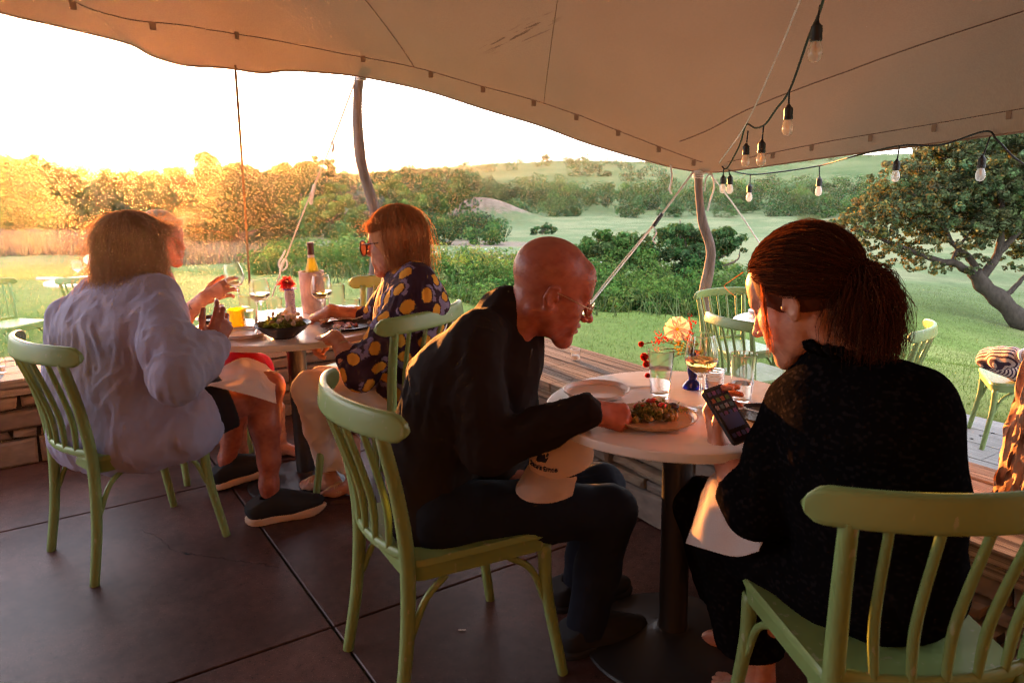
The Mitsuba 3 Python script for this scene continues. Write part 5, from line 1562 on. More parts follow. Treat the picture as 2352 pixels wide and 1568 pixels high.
for h_, k_, a_ in ((rh, rk, ra), (lh, lk, la)):
    G.cone(pel, h_, .08, .08, .03); G.chain([h_, h_ * .4 + k_ * .6, k_ + V(0, 0, -.008)], [.09, .078, .060], .03)
    G.cone(k_ + V(0, 0, -.01), k_ * .62 + a_ * .38 + unit(h_ - k_) * V(1, 1, 0) * .016, .056, .060, .03)
    G.chain([k_ * .62 + a_ * .38 + unit(h_ - k_) * V(1, 1, 0) * .016, k_ * .25 + a_ * .75, a_, a_ - (0, 0, .03)], [.060, .043, .036, .036], .03)
G.chain([pel, chs], [.08, .08], .03)
G2_ = Field((-2.2, 2.3, .5), (-.8, 3.4, 1.3), .016)
G2_.chain([pel, chs, nck], [.08, .08, .05], .04); G2_.chain([chs, rs, rel], [.06, .045, .035], .03)
_body = [G.mesh(2), G2_.mesh(1), hand_arm(rel, rwr, (.30, .42, .86), (.62, -.72, .20), 1, [(18, 26, 14), (32, 36, 20), (46, 44, 26), (58, 50, 30)], [(.66, .74, .10), (.42, .90, .05), (.22, .97, .0)], s=1.12),
         head((-1.437, 2.920, 1.124), (.42, .90, -.05), (-.02, .08, 1), 1.04)]
scene[man] = ply(cat(_body), 'mat_skin_ruddy', smooth=True)
shoe(man, V(ra[0], ra[1], .115), (.93, .36, 0), 1, s=1.12)
shoe(man, V(la[0], la[1], .130), (.90, .40, .12), -1, up=(-.16, -.05, 1), s=1.10)

# ------------------------------------------------------------------ the woman in the printed shirt
woman = thing('person', 'woman in sunglasses and a dark shirt printed with orange discs, white trousers and strappy sandals', 'person')
PRT = Field((-1.25, 2.55, .40), (-.15, 3.75, 1.30), .0050)
F = PRT
pel, wst, chs, nck = V(*(-0.490, 3.100, 0.530)), V(*(-0.458, 3.100, 0.681)), V(*(-0.414, 3.110, 0.863)), V(*(-0.431, 3.140, 1.001))
rs, ls = V(*(-0.514, 3.300, 0.871)), V(*(-0.362, 2.990, 0.922))
torso(F, pel, wst, chs, nck, (ls - rs) * .5 * .80, (ls - rs) * .5 * .95, .112, .06)
lel, lwr = V(*(-0.604, 2.900, 0.629)), V(*(-0.712, 2.980, 0.765))
F.chain([ls + V(-.015, 0, 0), ls * .5 + lel * .5, lel, lel * .55 + lwr * .45], [.072, .072, .064, .052], .035)
rel, rwr = V(*(-0.649, 3.420, 0.729)), V(*(-0.805, 3.340, 0.808))
F.chain([rs, rel, rel * .62 + rwr * .38], [.075, .062, .050], .035)
F.chain([nck + V(.03, 0, -.02), nck + V(.02, 0, .03)], [.074, .064], .02)
F.cone(lel * .55 + lwr * .45 + unit(lwr - lel) * .10, lel * .55 + lwr * .45 + unit(lwr - lel) * .16, .10, .10, .004, cut=True)
F.cone(rel * .62 + rwr * .38 + unit(rwr - rel) * .10, rel * .62 + rwr * .38 + unit(rwr - rel) * .16, .10, .10, .004, cut=True)
F.warp(folds(.008, 11, 22, (1, 1, .5)), .03)
F.warp(folds(.004, 26, 23, (1, 1, .7)), .02)
rng = np.random.default_rng(404)
creases(F, seeds_on(ls, lel, .04, V(-.2, 0, -1), 8, rng) + seeds_on(lel, lwr, .03, V(-.2, -.3, .9), 8, rng) + seeds_on(chs + V(.02, -.1, 0), pel + V(.02, -.1, .05), .06, V(0, 0, -1), 8, rng), rng, .15, .007, .009)
sm = F.mesh(1)
# the print: orange discs ringed dark, with lavender lobes half round them, laid out over the cloth
rng = np.random.default_rng(77)
v = np.asarray(sm.vertices)
cent, nn = [], np.asarray(trimesh.Trimesh(v, sm.faces, process=False).vertex_normals)
for k in rng.permutation(len(v))[:9000]:
    if all(np.linalg.norm(v[k] - v[c]) > .074 for c in cent):
        cent.append(k)
cr = rng.uniform(.022, .029, len(cent))
tr = cKDTree(v[cent])
dd, ii = tr.query(v)
el = 1 + .16 * np.sin(2 * np.arctan2((v - v[cent][ii])[:, 2], (v - v[cent][ii])[:, 0]) + ii)
q = dd / (cr[ii] * el)
col = np.tile(V(.030, .010, .022), (len(v), 1))
lob = []
for c in cent:
    a0 = rng.uniform(0, 2 * math.pi)
    t1 = unit(np.cross(nn[c], V(.3, .2, 1))); t2 = np.cross(nn[c], t1)
    for a in (a0 - .75, a0, a0 + .75):
        lob.append(v[c] + .036 * (math.cos(a) * t1 + math.sin(a) * t2))
ld, _ = cKDTree(np.array(lob)).query(v)
col[ld < .0165] = V(.20, .15, .24)
col[q < 1.20] = V(.030, .010, .022)
col[q < 1.0] = V(.62, .27, .030)
put('shirt', sm, 'mat_vertex_matte', smooth=True, color=col, parent=woman)
scene['mat_white_trousers'] = cloth_mat((.62, .55, .53), (.70, .62, .60), 800, sheen=.2)
F = Field((-1.25, 2.6, .05), (-.2, 3.7, .75), .008)
lh, rh = V(*(-0.480, 3.040, 0.462)), V(*(-0.538, 3.240, 0.441))
lk, rk, la, ra = V(*(-0.824, 2.980, 0.547)), V(*(-0.834, 3.220, 0.503)), V(*(-0.824, 3.176, 0.105)), V(*(-0.705, 3.110, 0.105))
F.chain([pel, lh], [.12, .108], .05); F.chain([pel, rh], [.12, .108], .05)
F.chain([lh, lh * .5 + lk * .5, lk, lk * .55 + la * .45, la], [.100, .090, .070, .060, .050], .03)
F.chain([rh, rh * .5 + rk * .5, rk, rk * .55 + ra * .45, ra], [.100, .090, .070, .060, .050], .03)
F.plane(V(0, 0, .135), (0, 0, -1), .003)
F.warp(folds(.006, 16, 25, (1, 1, .8)), .03)
rng = np.random.default_rng(405)
creases(F, seeds_on(lk + V(.02, -.06, -.03), la + V(0, -.05, .05), .03, V(.8, -.2, .25), 12, rng) + seeds_on(lh + V(0, -.1, .02), lk + V(.1, -.08, 0), .03, V(-.9, 0, .3), 8, rng), rng, .10, .006, .008)
put('trousers', F.mesh(1), 'mat_white_trousers', smooth=True, parent=woman)
WH = ((-0.475, 3.160, 1.112), (-.93, .36, -.10), (.05, .0, 1), 1.06)
lf, rf = V(la[0] - .01, la[1] + .0, .105), V(ra[0], ra[1], .105)
_body = [head(*WH, fem=True), hand_arm(lel, lwr, (-.66, .20, -.25), (.15, -.35, .92), -1, [(42, 42, 20), (48, 48, 25), (55, 52, 30), (60, 55, 30)], [(.25, .85, -.55), (.0, .9, -.5), (-.1, .9, -.5)], r_el=.038, r_wr=.025),
         hand_arm(rel, rwr, (-.92, .05, -.40), (-.25, -.25, .93), 1, [(40, 42, 20), (48, 48, 25), (55, 52, 30), (60, 55, 30)], [(.25, .85, -.55), (.0, .9, -.5), (-.1, .9, -.5)], r_el=.038, r_wr=.025),
         foot(lf, (-.97, .25, 0), -1), foot(rf, (-.95, .1, 0), 1)]
G = Field((-1.25, 2.6, .03), (-.2, 3.75, 1.3), .016)
G.chain([pel, chs, nck + V(-.02, 0, .03)], [.07, .07, .045], .05); G.chain([chs, ls, lel], [.05, .045, .035], .03); G.chain([chs, rs, rel], [.05, .045, .035], .03)
G.chain([pel, lh, lk, la], [.06, .06, .045, .030], .03); G.chain([pel, rh, rk, ra], [.06, .06, .045, .030], .03)
_body.append(G.mesh(1))
scene[woman] = ply(cat(_body), 'mat_skin_fair', smooth=True)
scene['mat_sandal'] = principled((.06, .025, .02), .5)
scene['mat_sandal_strap'] = principled((.55, .36, .18), .35, metallic=.4)
for ank, fw, sd in ((lf, (-.97, .25, 0), -1), (rf, (-.95, .1, 0), 1)):
    y = unit(V(*fw)); M = mat(np.stack([np.cross(y, V(0, 0, 1)), y, V(0, 0, 1)], 1), ank)
    sole = trimesh.creation.extrude_polygon(shapely.union_all([Point(0, -.05).buffer(.040), Point(-.004 * sd, .10).buffer(.050), Polygon([(-.032, -.05), (.032, -.05), (.042, .10), (-.050, .10)]), Point(-.012 * sd, .135).buffer(.036)]).buffer(.004), .018, engine='earcut')
    sole.apply_translation([0, 0, -.104])
    k = put('sandal', xf(sole, M), 'mat_sandal', parent=woman, label='strappy flat sandal')
    st = [tube(catmull([(-.038, .05 + .008 * q, -.06), (-.015, .045 + .012 * q, -.028), (.01, .035 + .012 * q, -.026), (.036, .02 + .01 * q, -.05)], 14), .0026, 6) for q in range(4)]
    st += [tube(catmull([(-.016 * sd, .135, -.066), (-.014 * sd, .10, -.040), (0, .05, -.024)], 10), .0045, 6)] + [tube(np.stack([.036 * np.cos(a), -.002 + .038 * np.sin(a), .012 + 0 * a + .006 * q], 1), .0026, 6) for q, a in ((0, np.linspace(0, 2 * math.pi, 24)), (1, np.linspace(0, 2 * math.pi, 24)))]
    put('strap', xf(cat(st), M), 'mat_sandal_strap', smooth=True, parent=k)
# bracelet and sunglasses
bc = lwr * .72 + lel * .28
BF = frame(lwr - lel)
a = np.linspace(0, 2 * math.pi, 40)
put('bracelet', cat([tube([bc + .031 * (math.cos(t) * BF[:, 0] + math.sin(t) * BF[:, 1]) - .004 * BF[:, 2], bc + .033 * (math.cos(t + .1) * BF[:, 0] + math.sin(t + .1) * BF[:, 1]) + .004 * BF[:, 2]], .003, 6) for t in a]), 'mat_gold_wire', smooth=True, parent=woman)
WF = head_frame(*WH)
scene['mat_tortoise'] = principled((.035, .012, .010), .25)
scene['mat_sun_lens'] = {'type': 'principledthin', 'base_color': rgb(.20, .060, .035), 'roughness': .12, 'diff_trans': .7, 'spec_trans': .45, 'eta': 1.5}
fr, ln = [], []
for s in (-1, 1):
    a = np.linspace(0, 2 * math.pi, 32)
    ex = np.stack([.034 * np.sign(np.cos(a)) * np.abs(np.cos(a)) ** .8, 0 * a, .029 * np.sign(np.sin(a)) * np.abs(np.sin(a)) ** .85], 1)
    c = V(s * .037, .124, -.004)
    R = rotz(-s * .22)
    fr.append(tube(ex @ R.T + c, .0032, 7))
    ln.append(trimesh.Trimesh(np.vstack([ex @ R.T + c, c]), [(32, k, (k + 1) % 32) for k in range(32)], process=False))
    fr.append(tube(catmull([(s * .066, .110, .012), (s * .080, .07, .012), (s * .083, .0, .012)], 12), .0034, 7, flat=.6))
fr.append(tube(catmull([(-.012, .121, .004), (0, .125, .008), (.012, .121, .004)], 8), .003, 6))
g = put('sunglasses', xf(cat(fr), WF), 'mat_tortoise', smooth=True, parent=woman)
for m in ln:
    put('lens', xf(m, WF), 'mat_sun_lens', parent=g)
put('earring', xf(lathe([(0, .004), (.004, 0), (0, -.004)], 10), WF @ mat(t=(-.082, .002, -.040))), 'mat_white_cord', parent=woman)

# ------------------------------------------------------------------ hair
def hair(parent, HF, col, n, zend, zvar=.008, tie=None, fly=.035, r=(.088, .108, .098), c=(0, -.016, .044), face=62, hairline=.085, flick=.01, wild=.006, seed=1, base=True, w=.0009, part=0.0, label=None, puff=1.0):
    """A head of hair in the head's frame: strands run from the crown over the skull and fall to zend(azimuth)."""
    rng = np.random.default_rng(seed)
    r, c = V(*r), V(*c)
    m = 15
    az = rng.uniform(-math.pi, math.pi, n)                         # 0 = the face
    top = np.radians(rng.uniform(2, 65, n))
    # strands that would cross the face stop at the hairline
    infront = np.abs(az) < math.radians(face)
    ze = np.array([zend(a) for a in az]) + rng.normal(0, zvar, n)
    ze = np.where(infront, hairline + .03 * rng.random(n), ze)
    lay = rng.uniform(.94, 1.04, n)[:, None, None]
    u = np.linspace(0, 1, m)
    crown = rng.normal(0, .1, (n, 1))
    th0 = top[:, None]
    zz = np.minimum(c[2] + r[2] * np.cos(th0), c[2] + r[2]) - c[2]
    P = np.empty((n, m, 3))
    thmax = np.radians(98)
    # arc length split between the skull part and the fall
    ztail = ze[:, None] - c[2]
    th = th0 + (thmax - th0) * np.clip(u[None] * 1.55, 0, 1)
    z = r[2] * np.cos(th)
    fall = np.clip((u[None] * 1.55 - 1) / .55, 0, 1)
    z = np.where(fall > 0, r[2] * np.cos(thmax) + (np.minimum(ztail, r[2] * np.cos(thmax)) - r[2] * np.cos(thmax)) * fall, z)
    z = np.maximum(z, np.where(infront[:, None], ztail, -9))
    rad = np.where(fall > 0, 1 + flick * 10 * fall**2 - .10 * fall * (1 - fall), np.sin(np.minimum(th, math.pi / 2)))
    a2 = az[:, None] + crown * np.sin(th * 1.3) * .35
    P[..., 0] = r[0] * rad * np.sin(a2)
    P[..., 1] = r[1] * rad * np.cos(a2)
    P[..., 2] = z
    P *= lay
    P += c
    P += np.cumsum(rng.normal(0, wild / 3.2, (n, m, 3)), 1) * np.linspace(.2, 1, m)[None, :, None]
    k = rng.random(n) < fly                                       # flyaways
    P[k] += np.cumsum(rng.normal(0, wild * .9, (k.sum(), m, 3)) + unit(P[k] - c) * wild * .55, 1) * np.linspace(0, 1, m)[None, :, None]
    if tie is not None:                                            # drawn back over the skull to one point
        tied = unit((V(*tie) - c) / r)
        d0 = unit(rng.normal(size=(n * 3, 3)))
        azz = np.abs(np.arctan2(d0[:, 0], d0[:, 1]))
        ok = d0[:, 2] > np.interp(azz, [0, .75, 1.15, 1.7, 2.2, math.pi], [.60, .42, -.05, -.42, -.60, -.66])
        d0 = d0[ok][:n]; n = len(d0)
        om = np.arccos(np.clip(d0 @ tied, -1, 1))[:, None]
        s_ = np.maximum(np.sin(om), 1e-3)
        q = (np.sin((1 - u[None]) * om) / s_)[..., None] * d0[:, None] + (np.sin(u[None] * om) / s_)[..., None] * tied
        P = c + r * q * (rng.uniform(.97, 1.045, n)[:, None] + .03 * np.sin(u[None] * math.pi))[..., None]
        P += np.cumsum(rng.normal(0, wild / 4, (n, m, 3)), 1) * np.sin(np.linspace(.3, math.pi, m))[None, :, None]
    col = tint(n, col, .16, rng, .05)
    v, f, cc = ribbons(P, w, col, rng)
    v = v @ HF[:3, :3].T + HF[:3, 3]
    key = put('hair', (v, f), 'mat_hair', color=cc, parent=parent, label=label)
    if base:
        F = Field((-.16, -.19, -.24), (.16, .16, .18), .005)
        F.ell(c, r * .965, k=.01)
        back = zend(math.pi)
        if tie is None:
          F.chain([c + V(0, -.03, -.02), V(0, c[1] - .035, back + .05)], [r[0] * .93, r[0] * .80 * puff], .03)
        for s in (-1, 1) if tie is None else ():
            F.chain([c + V(s * .03, -.01, -.02), V(s * .035, c[1] - .005, max(zend(s * 1.7), back) + .045)], [r[0] * .66, r[0] * .52 * puff], .03)
        F.ell((0, .135, -.035), (.080, .092, .105), k=.015, cut=True)
        F.plane((0, 0, back + .012), (0, 0, -1), .01)
        if tie is not None:
            F.ell((0, .045, -.125), (.12, .115, .105), k=.015, cut=True)
        F.warp(lambda p: .006 * (fbm(np.stack([np.arctan2(p[:, 0], p[:, 1] - c[1]) * 9, p[:, 2] * 7, 0 * p[:, 2]], -1), 3, seed) - .5), .02)
        g = F.mesh(1)
        a = np.arctan2(g.vertices[:, 0], g.vertices[:, 1] - c[1])
        st = fbm(np.stack([a * 34, g.vertices[:, 2] * 5, 0 * a], -1), 3, seed + 1)[:, None]
        put('hair_mass', xf(g, HF), 'mat_vertex_matte', smooth=True, color=np.clip(V(*np.mean(col, 0)) * (.7 + .6 * st), 0, 1), parent=parent)
    return key


MH = head_frame((-1.437, 2.920, 1.124), (.42, .90, -.05), (-.02, .08, 1), 1.04)
hair(man, MH, (.36, .22, .125), 9000, lambda a: -.080 - .020 * max(0, -math.cos(a)), r=(.099, .120, .104), face=55, hairline=.06, flick=.014, wild=.013, seed=3, puff=1.1, zvar=.022, fly=.045)
hair(woman, WF, (.40, .17, .07), 8000, lambda a: -.085 - .030 * max(0, -math.cos(a)), r=(.095, .116, .106), face=84, zvar=.014, hairline=.055, flick=-.012, wild=.005, seed=4)

# ------------------------------------------------------------------ the woman raising a glass, behind the man
scene['mat_pink_cloth'] = cloth_mat((.62, .27, .24), (.70, .33, .30))
scene['mat_red_cloth'] = cloth_mat((.42, .010, .018), (.56, .018, .026), 500)
pw = thing('person', 'white-haired woman in pink raising a wine glass behind the man in lavender', 'person')
F = Field((-2.2, 3.1, .3), (-1.0, 4.0, 1.25), .010)
pel, wst, chs, nck = V(*(-1.796, 3.620, 0.365)), V(*(-1.766, 3.620, 0.520)), V(*(-1.722, 3.620, 0.705)), V(*(-1.663, 3.620, 0.880))
rs, ls = V(*(-1.594, 3.450, 0.828)), V(*(-1.766, 3.800, 0.793))
torso(F, pel, wst, chs, nck, (rs - ls) * .42, (rs - ls) * .46, .098, .06)
F.ell(rs, (.058, .058, .058), k=.04)
F.warp(folds(.006, 13, 31), .03)
put('top', F.mesh(1), 'mat_pink_cloth', smooth=True, parent=pw)
F = Field((-1.9, 2.9, .1), (-.8, 4.0, .75), .010)
rk, lk, ra, la = V(*(-1.191, 3.260, 0.560)), V(*(-1.223, 3.520, 0.491)), V(*(-1.302, 3.420, 0.232)), V(*(-1.178, 3.620, 0.159))
F.chain([pel, rk], [.13, .085], .04); F.chain([pel + (0, .1, 0), lk], [.13, .08], .04)
F.chain([rk, rk + V(.01, .0, -.10)], [.085, .06], .04)
F.warp(folds(.010, 14, 33, (1, 1, .4)), .03)
put('skirt', F.mesh(1), 'mat_red_cloth', smooth=True, parent=pw)
rel, rwr = V(*(-1.591, 3.380, 0.690)), V(*(-1.365, 3.340, 0.874))
PH = ((-1.647, 3.620, 1.109), (.94, -.30, -.06), (.05, 0, 1), .97)
G = Field((-1.9, 2.9, .0), (-.7, 4.0, 1.3), .008)
G.chain([rk, rk * .5 + ra * .5, ra], [.052, .050, .034], .03); G.chain([lk, lk * .5 + la * .5, la], [.052, .050, .034], .03)
G.chain([pel, rk], [.07, .052], .03); G.chain([pel, lk], [.07, .052], .03); G.chain([rs, rel], [.045, .040], .03); G.chain([chs, rs], [.05, .045], .03)
G.chain([pel, chs, nck, nck + V(0, 0, .05)], [.07, .07, .047, .045], .05)
GA = V(*(-1.230, 3.330, 1.030)); GB = V(*(-1.215, 3.330, 0.929))                                            # rim and foot ends of the bowl she holds
_body = [head(*PH, fem=True), G.mesh(2), hand_arm(rel, rwr, (.84, .10, .36), (-.10, -.92, .30), 1, [(16, 34, 22), (24, 38, 24), (32, 42, 26), (40, 44, 28)], [(.70, .70, -.35), (.35, .92, -.30), (.15, .95, -.25)], spread=.10, r_el=.036, r_wr=.024, s=1.03),
         foot(V(ra[0], ra[1], .10), (.9, -.1, 0), 1), foot(V(la[0], la[1], .10), (.9, .1, 0), -1)]
scene[pw] = ply(cat(_body), 'mat_skin_fair', smooth=True)
PF = head_frame(*PH)
hair(pw, PF, (.88, .80, .68), 4500, lambda a: -.035 if abs(a) > 2.0 else -.02, r=(.088, .108, .100), face=58, hairline=.075, flick=.01, wild=.006, seed=6)
bc = rwr * .80 + rel * .20
BF = frame(rwr - rel)
for q in range(3):
    a = np.linspace(0, 2 * math.pi, 28)
    put('bracelet', tube(bc - BF[:, 2] * (.010 * q) + .0285 * (np.cos(a)[:, None] * BF[:, 0] + np.sin(a)[:, None] * BF[:, 1]) + BF[:, 2] * .006 * np.sin(a + q)[:, None], .0028, 6), 'mat_sandal', smooth=True, parent=pw)
for ank, sd in ((V(ra[0], ra[1], .10), 1), (V(la[0], la[1], .10), -1)):
    y = unit(V(.9, -.1 * sd, 0)); M = mat(np.stack([np.cross(y, V(0, 0, 1)), y, V(0, 0, 1)], 1), ank)
    put('sandal', xf(box(.085, .25, .016, mat(t=(0, .03, -.092)), .006), M), 'mat_sandal', parent=pw)

# ------------------------------------------------------------------ the woman in black with the phone
def _blk(p, n, uv):
    d = mikit.noise(p.x * 130, p.y * 130, p.z * 130)
    return mikit.mix((.004, .0035, .004), (.011, .009, .010), mikit.smoothstep(.55, .85, d))
scene['mat_black_dress'] = {'type': 'twosided', 'bsdf': {'type': 'bumpmap', 'arbitrary': proc(lambda p, n, uv: .0010 * mikit.noise(p.x * 130, p.y * 130, p.z * 130), eps=2e-3), 'scale': 1.0, 'bsdf': {'type': 'diffuse', 'reflectance': proc(_blk)}}}
bw = thing('person', 'auburn-haired woman in black, her head bent over a phone', 'person')
F = Field((.25, .95, .30), (1.35, 2.15, 1.25), .0085)
pel, wst, chs, nck = V(*(0.767, 1.470, 0.531)), V(*(0.750, 1.470, 0.722)), V(*(0.730, 1.500, 0.860)), V(*(0.690, 1.550, 0.955))
rs, ls = V(*(0.811, 1.460, 0.927)), V(*(0.637, 1.630, 0.873))
torso(F, pel, wst, chs, nck, (rs - ls) * .5 * .86, (rs - ls) * .5 * .95, .108, .06)
lel, lwr = V(*(0.549, 1.600, 0.641)), V(*(0.498, 1.740, 0.731))
F.chain([ls, ls * .5 + lel * .5, lel, lel * .72 + lwr * .28], [.068, .066, .064, .062], .035)
F.cone(lel * .78 + lwr * .22, lel * .70 + lwr * .30, .070, .068, .01)
rel, rwr = V(*(0.896, 1.620, 0.662)), V(*(0.731, 1.660, 0.756))
F.chain([rs, rel, rwr], [.070, .060, .045], .035)
F.chain([nck + V(0, -.01, -.03), nck + V(-.012, .01, .030)], [.072, .060], .02)
_c = lel * .70 + lwr * .30
F.cone(_c + unit(lwr - lel) * .12, _c + unit(lwr - lel) * .2, .12, .12, .004, cut=True)
F.warp(folds(.007, 13, 41, (1, 1, .55)), .03)
put('blouse', F.mesh(1), 'mat_black_dress', smooth=True, parent=bw)
a = np.linspace(0, 2 * math.pi, 150)
ruf = nck + V(-.012, .012, .066)
put('ruffle', tube(ruf + np.stack([(.060 + .006 * np.sin(a * 31)) * np.cos(a), (.060 + .006 * np.sin(a * 31)) * np.sin(a), -.020 * np.cos(a) * .5 + .005 * np.sin(a * 31 + 1)], 1), .007, 7, flat=2.2), 'mat_black_dress', smooth=True, parent=bw)
F = Field((.2, 1.15, .05), (1.2, 2.35, .75), .009)
rh, lh = V(*(0.840, 1.500, 0.501)), V(*(0.717, 1.520, 0.487))
lk, rk = V(*(0.543, 1.800, 0.466)), V(*(0.530, 2.000, 0.461))
la, ra = V(*(0.624, 1.720, 0.065)), V(*(0.643, 1.950, 0.047))
F.chain([pel, lh, lh * .5 + lk * .5, lk], [.13, .11, .088, .070], .04); F.chain([pel, rh, rh * .5 + rk * .5, rk], [.13, .11, .095, .072], .04)
F.chain([lk, lk * .25 + la * .75], [.078, .085], .03); F.chain([rk, rk * .2 + ra * .8], [.074, .08], .03)
F.plane(V(0, 0, .19), (0, 0, -1), .004)
F.warp(folds(.008, 13, 43, (1, 1, .5)), .03)
put('trousers', F.mesh(1), 'mat_black_dress', smooth=True, parent=bw)
KH = ((0.633, 1.620, 1.114), (-.66, .62, -.46), (-.28, .28, .92), 1.05)
G = Field((.2, 1.1, .0), (1.2, 2.3, 1.2), .008)
G.chain([lk * .45 + la * .55, la, la - V(0, 0, .03)], [.050, .036, .034], .03)
G.chain([rk * .45 + ra * .55, ra], [.050, .036], .03)
G.chain([pel, wst, chs, nck - V(0, -.02, .03)], [.06, .06, .05, .036], .05); G.chain([pel, lh, lk, lk * .45 + la * .55], [.06, .06, .05, .05], .03); G.chain([pel, rh, rk, rk * .45 + ra * .55], [.06, .06, .05, .05], .03); G.chain([chs, ls, lel], [.05, .045, .036], .03); G.chain([chs, rs, rel], [.05, .045, .036], .03)
_body = [head(*KH, fem=True), G.mesh(2), hand_arm(lel, lwr, (-.06, .48, .87), (-.80, .52, -.30), -1, [(30, 44, 24), (34, 46, 26), (38, 48, 28), (42, 50, 28)], [(.45, .85, -.30), (.05, .97, -.22), (-.08, .98, -.16)], r_el=.040, r_wr=.026, s=1.04),
         hand_arm(rel, rwr, (-.92, .22, .10), (.15, .75, .60), 1, [(35, 45, 25), (42, 50, 28), (48, 52, 30), (52, 54, 30)], TH_SIDE, r_el=.038, r_wr=.025),
         foot(V(la[0], la[1], .095), (-.62, .78, 0), -1), foot(V(ra[0], ra[1], .095), (-.75, .65, 0), 1)]
scene[bw] = ply(cat(_body), 'mat_skin_fair', smooth=True)
KF = head_frame(*KH)
AUB = (.075, .024, .012)
hair(bw, KF, AUB, 9000, lambda a: -.06, r=(.089, .112, .103), wild=.006, seed=8, tie=(0, -.118, -.005))
# gathered tail behind the head
rng = np.random.default_rng(19)
n = 5200
tie = V(0, -.118, -.005)
gl_ = KF[:3, :3].T @ V(0, 0, -1)
d0 = unit(np.stack([rng.normal(0, .70, n), rng.normal(-.62, .45, n), rng.normal(.0, .75, n)], 1))
u = np.linspace(0, 1, 12)[None, :, None]
L = rng.uniform(.08, .155, n)[:, None, None]
P = tie + d0[:, None] * (L * .58 * np.sin(u * 1.9)) + gl_ * (L * .85 * u**1.7) + rng.normal(0, .006, (n, 1, 3))
P += np.cumsum(rng.normal(0, .0022, (n, 12, 3)), 1)
v, f, cc = ribbons(P, .0012, tint(n, AUB, .25, rng), rng)
put('ponytail', (v @ KF[:3, :3].T + KF[:3, 3], f), 'mat_hair', color=cc, parent=bw)
F = Field((-.14, -.30, -.22), (.14, -.02, .16), .006)
F.ell(tie + V(0, -.022, 0) + gl_ * .050, (.044, .036, .048), k=.02); F.ell(tie + V(0, -.02, 0) + gl_ * .090, (.036, .030, .036), k=.03); F.ell(tie, (.03, .03, .03), k=.02)
F.warp(lambda p: .008 * (fbm(p * [40, 40, 14], 3, 5) - .5), .02)
g = F.mesh(1)
put('ponytail_mass', xf(g, KF), 'mat_vertex_matte', smooth=True, color=np.tile(V(*AUB), (len(g.vertices), 1)) * (.7 + .6 * fbm(g.vertices * [60, 60, 14], 3, 2)[:, None]), parent=bw)
# loose wisp over the brow and cheek
P = np.stack([catmull([V(-.03, .07, .12) + rng.normal(0, .008, 3), V(-.05, .105, .095) + rng.normal(0, .010, 3), V(-.062, .118, .070) + rng.normal(0, .012, 3), V(-.074, .122, .045) + rng.normal(0, .014, 3)], 10) for _ in range(1)] +
             [catmull([V(-.082, .03, .06) + rng.normal(0, .003, 3), V(-.090, .045, .0) + rng.normal(0, .003, 3), V(-.080, .060, -.05) + rng.normal(0, .004, 3), V(-.075, .075, -.08) + rng.normal(0, .004, 3)], 10) for _ in range(26)])
v, f, cc = ribbons(P, .0009, tint(len(P), (.28, .08, .03), .2, rng), rng)
put('loose_strands', (v @ KF[:3, :3].T + KF[:3, 3], f), 'mat_hair', color=cc, parent=bw)
# ------------------------------------------------------------------ the sitter in stripes at the right edge
def _stripe(p, n, uv):
    k = dr.sin((p.x * .75 + p.y * .35 + p.z * .55 + .012 * mikit.fbm(p.x * 14, p.y * 14, p.z * 14, 2)) * 330)
    return mikit.mix((.50, .36, .30), (.055, .030, .045), mikit.smoothstep(-.15, .35, k))
scene['mat_striped_cloth'] = principled(proc(_stripe), .85, specular=.2)
sp = thing('person', 'sitter in striped trousers at the right edge, one leg folded up', 'person')
kn = V(*(2.987, 4.620, 0.178)); ak = V(*(3.030, 4.380, 0.259)); hp = V(*(3.580, 4.800, 0.021))
F = Field((2.4, 3.9, -.3), (4.4, 5.5, .95), .010)
F.chain([hp, hp * .5 + kn * .5, kn], [.13, .095, .060], .04)
F.chain([kn + V(.02, 0, .02), kn * .55 + ak * .45, kn * .22 + ak * .78], [.058, .066, .062], .03)
F.chain([hp, hp + V(.02, .15, .0)], [.13, .12], .05)
F.warp(folds(.007, 14, 51), .03)
put('trousers', F.mesh(1), 'mat_striped_cloth', smooth=True, parent=sp)
F = Field((2.6, 4.0, -.2), (4.4, 5.6, 1.0), .012)
pl = hp + V(.02, .08, 0)
F.chain([pl, pl + V(.03, 0, .22), pl + V(.02, 0, .40)], [.14, .13, .15], .06); F.chain([pl + V(0, -.18, .42), pl + V(0, .18, .42)], [.06, .06], .06); F.cone(pl + V(.02, 0, .42), pl + V(.02, 0, .52), .07, .05, .03)
put('jumper', F.mesh(1), 'mat_lavender_shirt', smooth=True, parent=sp)
G = Field((2.4, 3.9, -.3), (4.3, 5.5, 1.1), .010)
G.chain([ak + unit(ak - kn) * .10, ak, kn * .45 + ak * .55, kn, hp, pl, pl + V(.03, 0, .22), pl + V(.02, 0, .42), pl + V(.01, 0, .56)], [.034, .036, .046, .045, .06, .08, .08, .05, .04], .02)
scene[sp] = ply(cat([G.mesh(2), head(pl + V(0, 0, .66), (-.9, .4, 0), (0, 0, 1), fem=True)]), 'mat_skin_fair', smooth=True)
hair(sp, head_frame(pl + V(0, 0, .66), (-.9, .4, 0), (0, 0, 1)), (.10, .06, .035), 900, lambda a: -.10, seed=11)
a = np.linspace(0, 2 * math.pi, 24)
AF = frame(ak - kn)
put('anklet', tube(ak + unit(ak - kn) * .03 + .038 * (np.cos(a)[:, None] * AF[:, 0] + np.sin(a)[:, None] * AF[:, 1]), .009, 7), 'mat_white_cord', smooth=True, parent=sp)

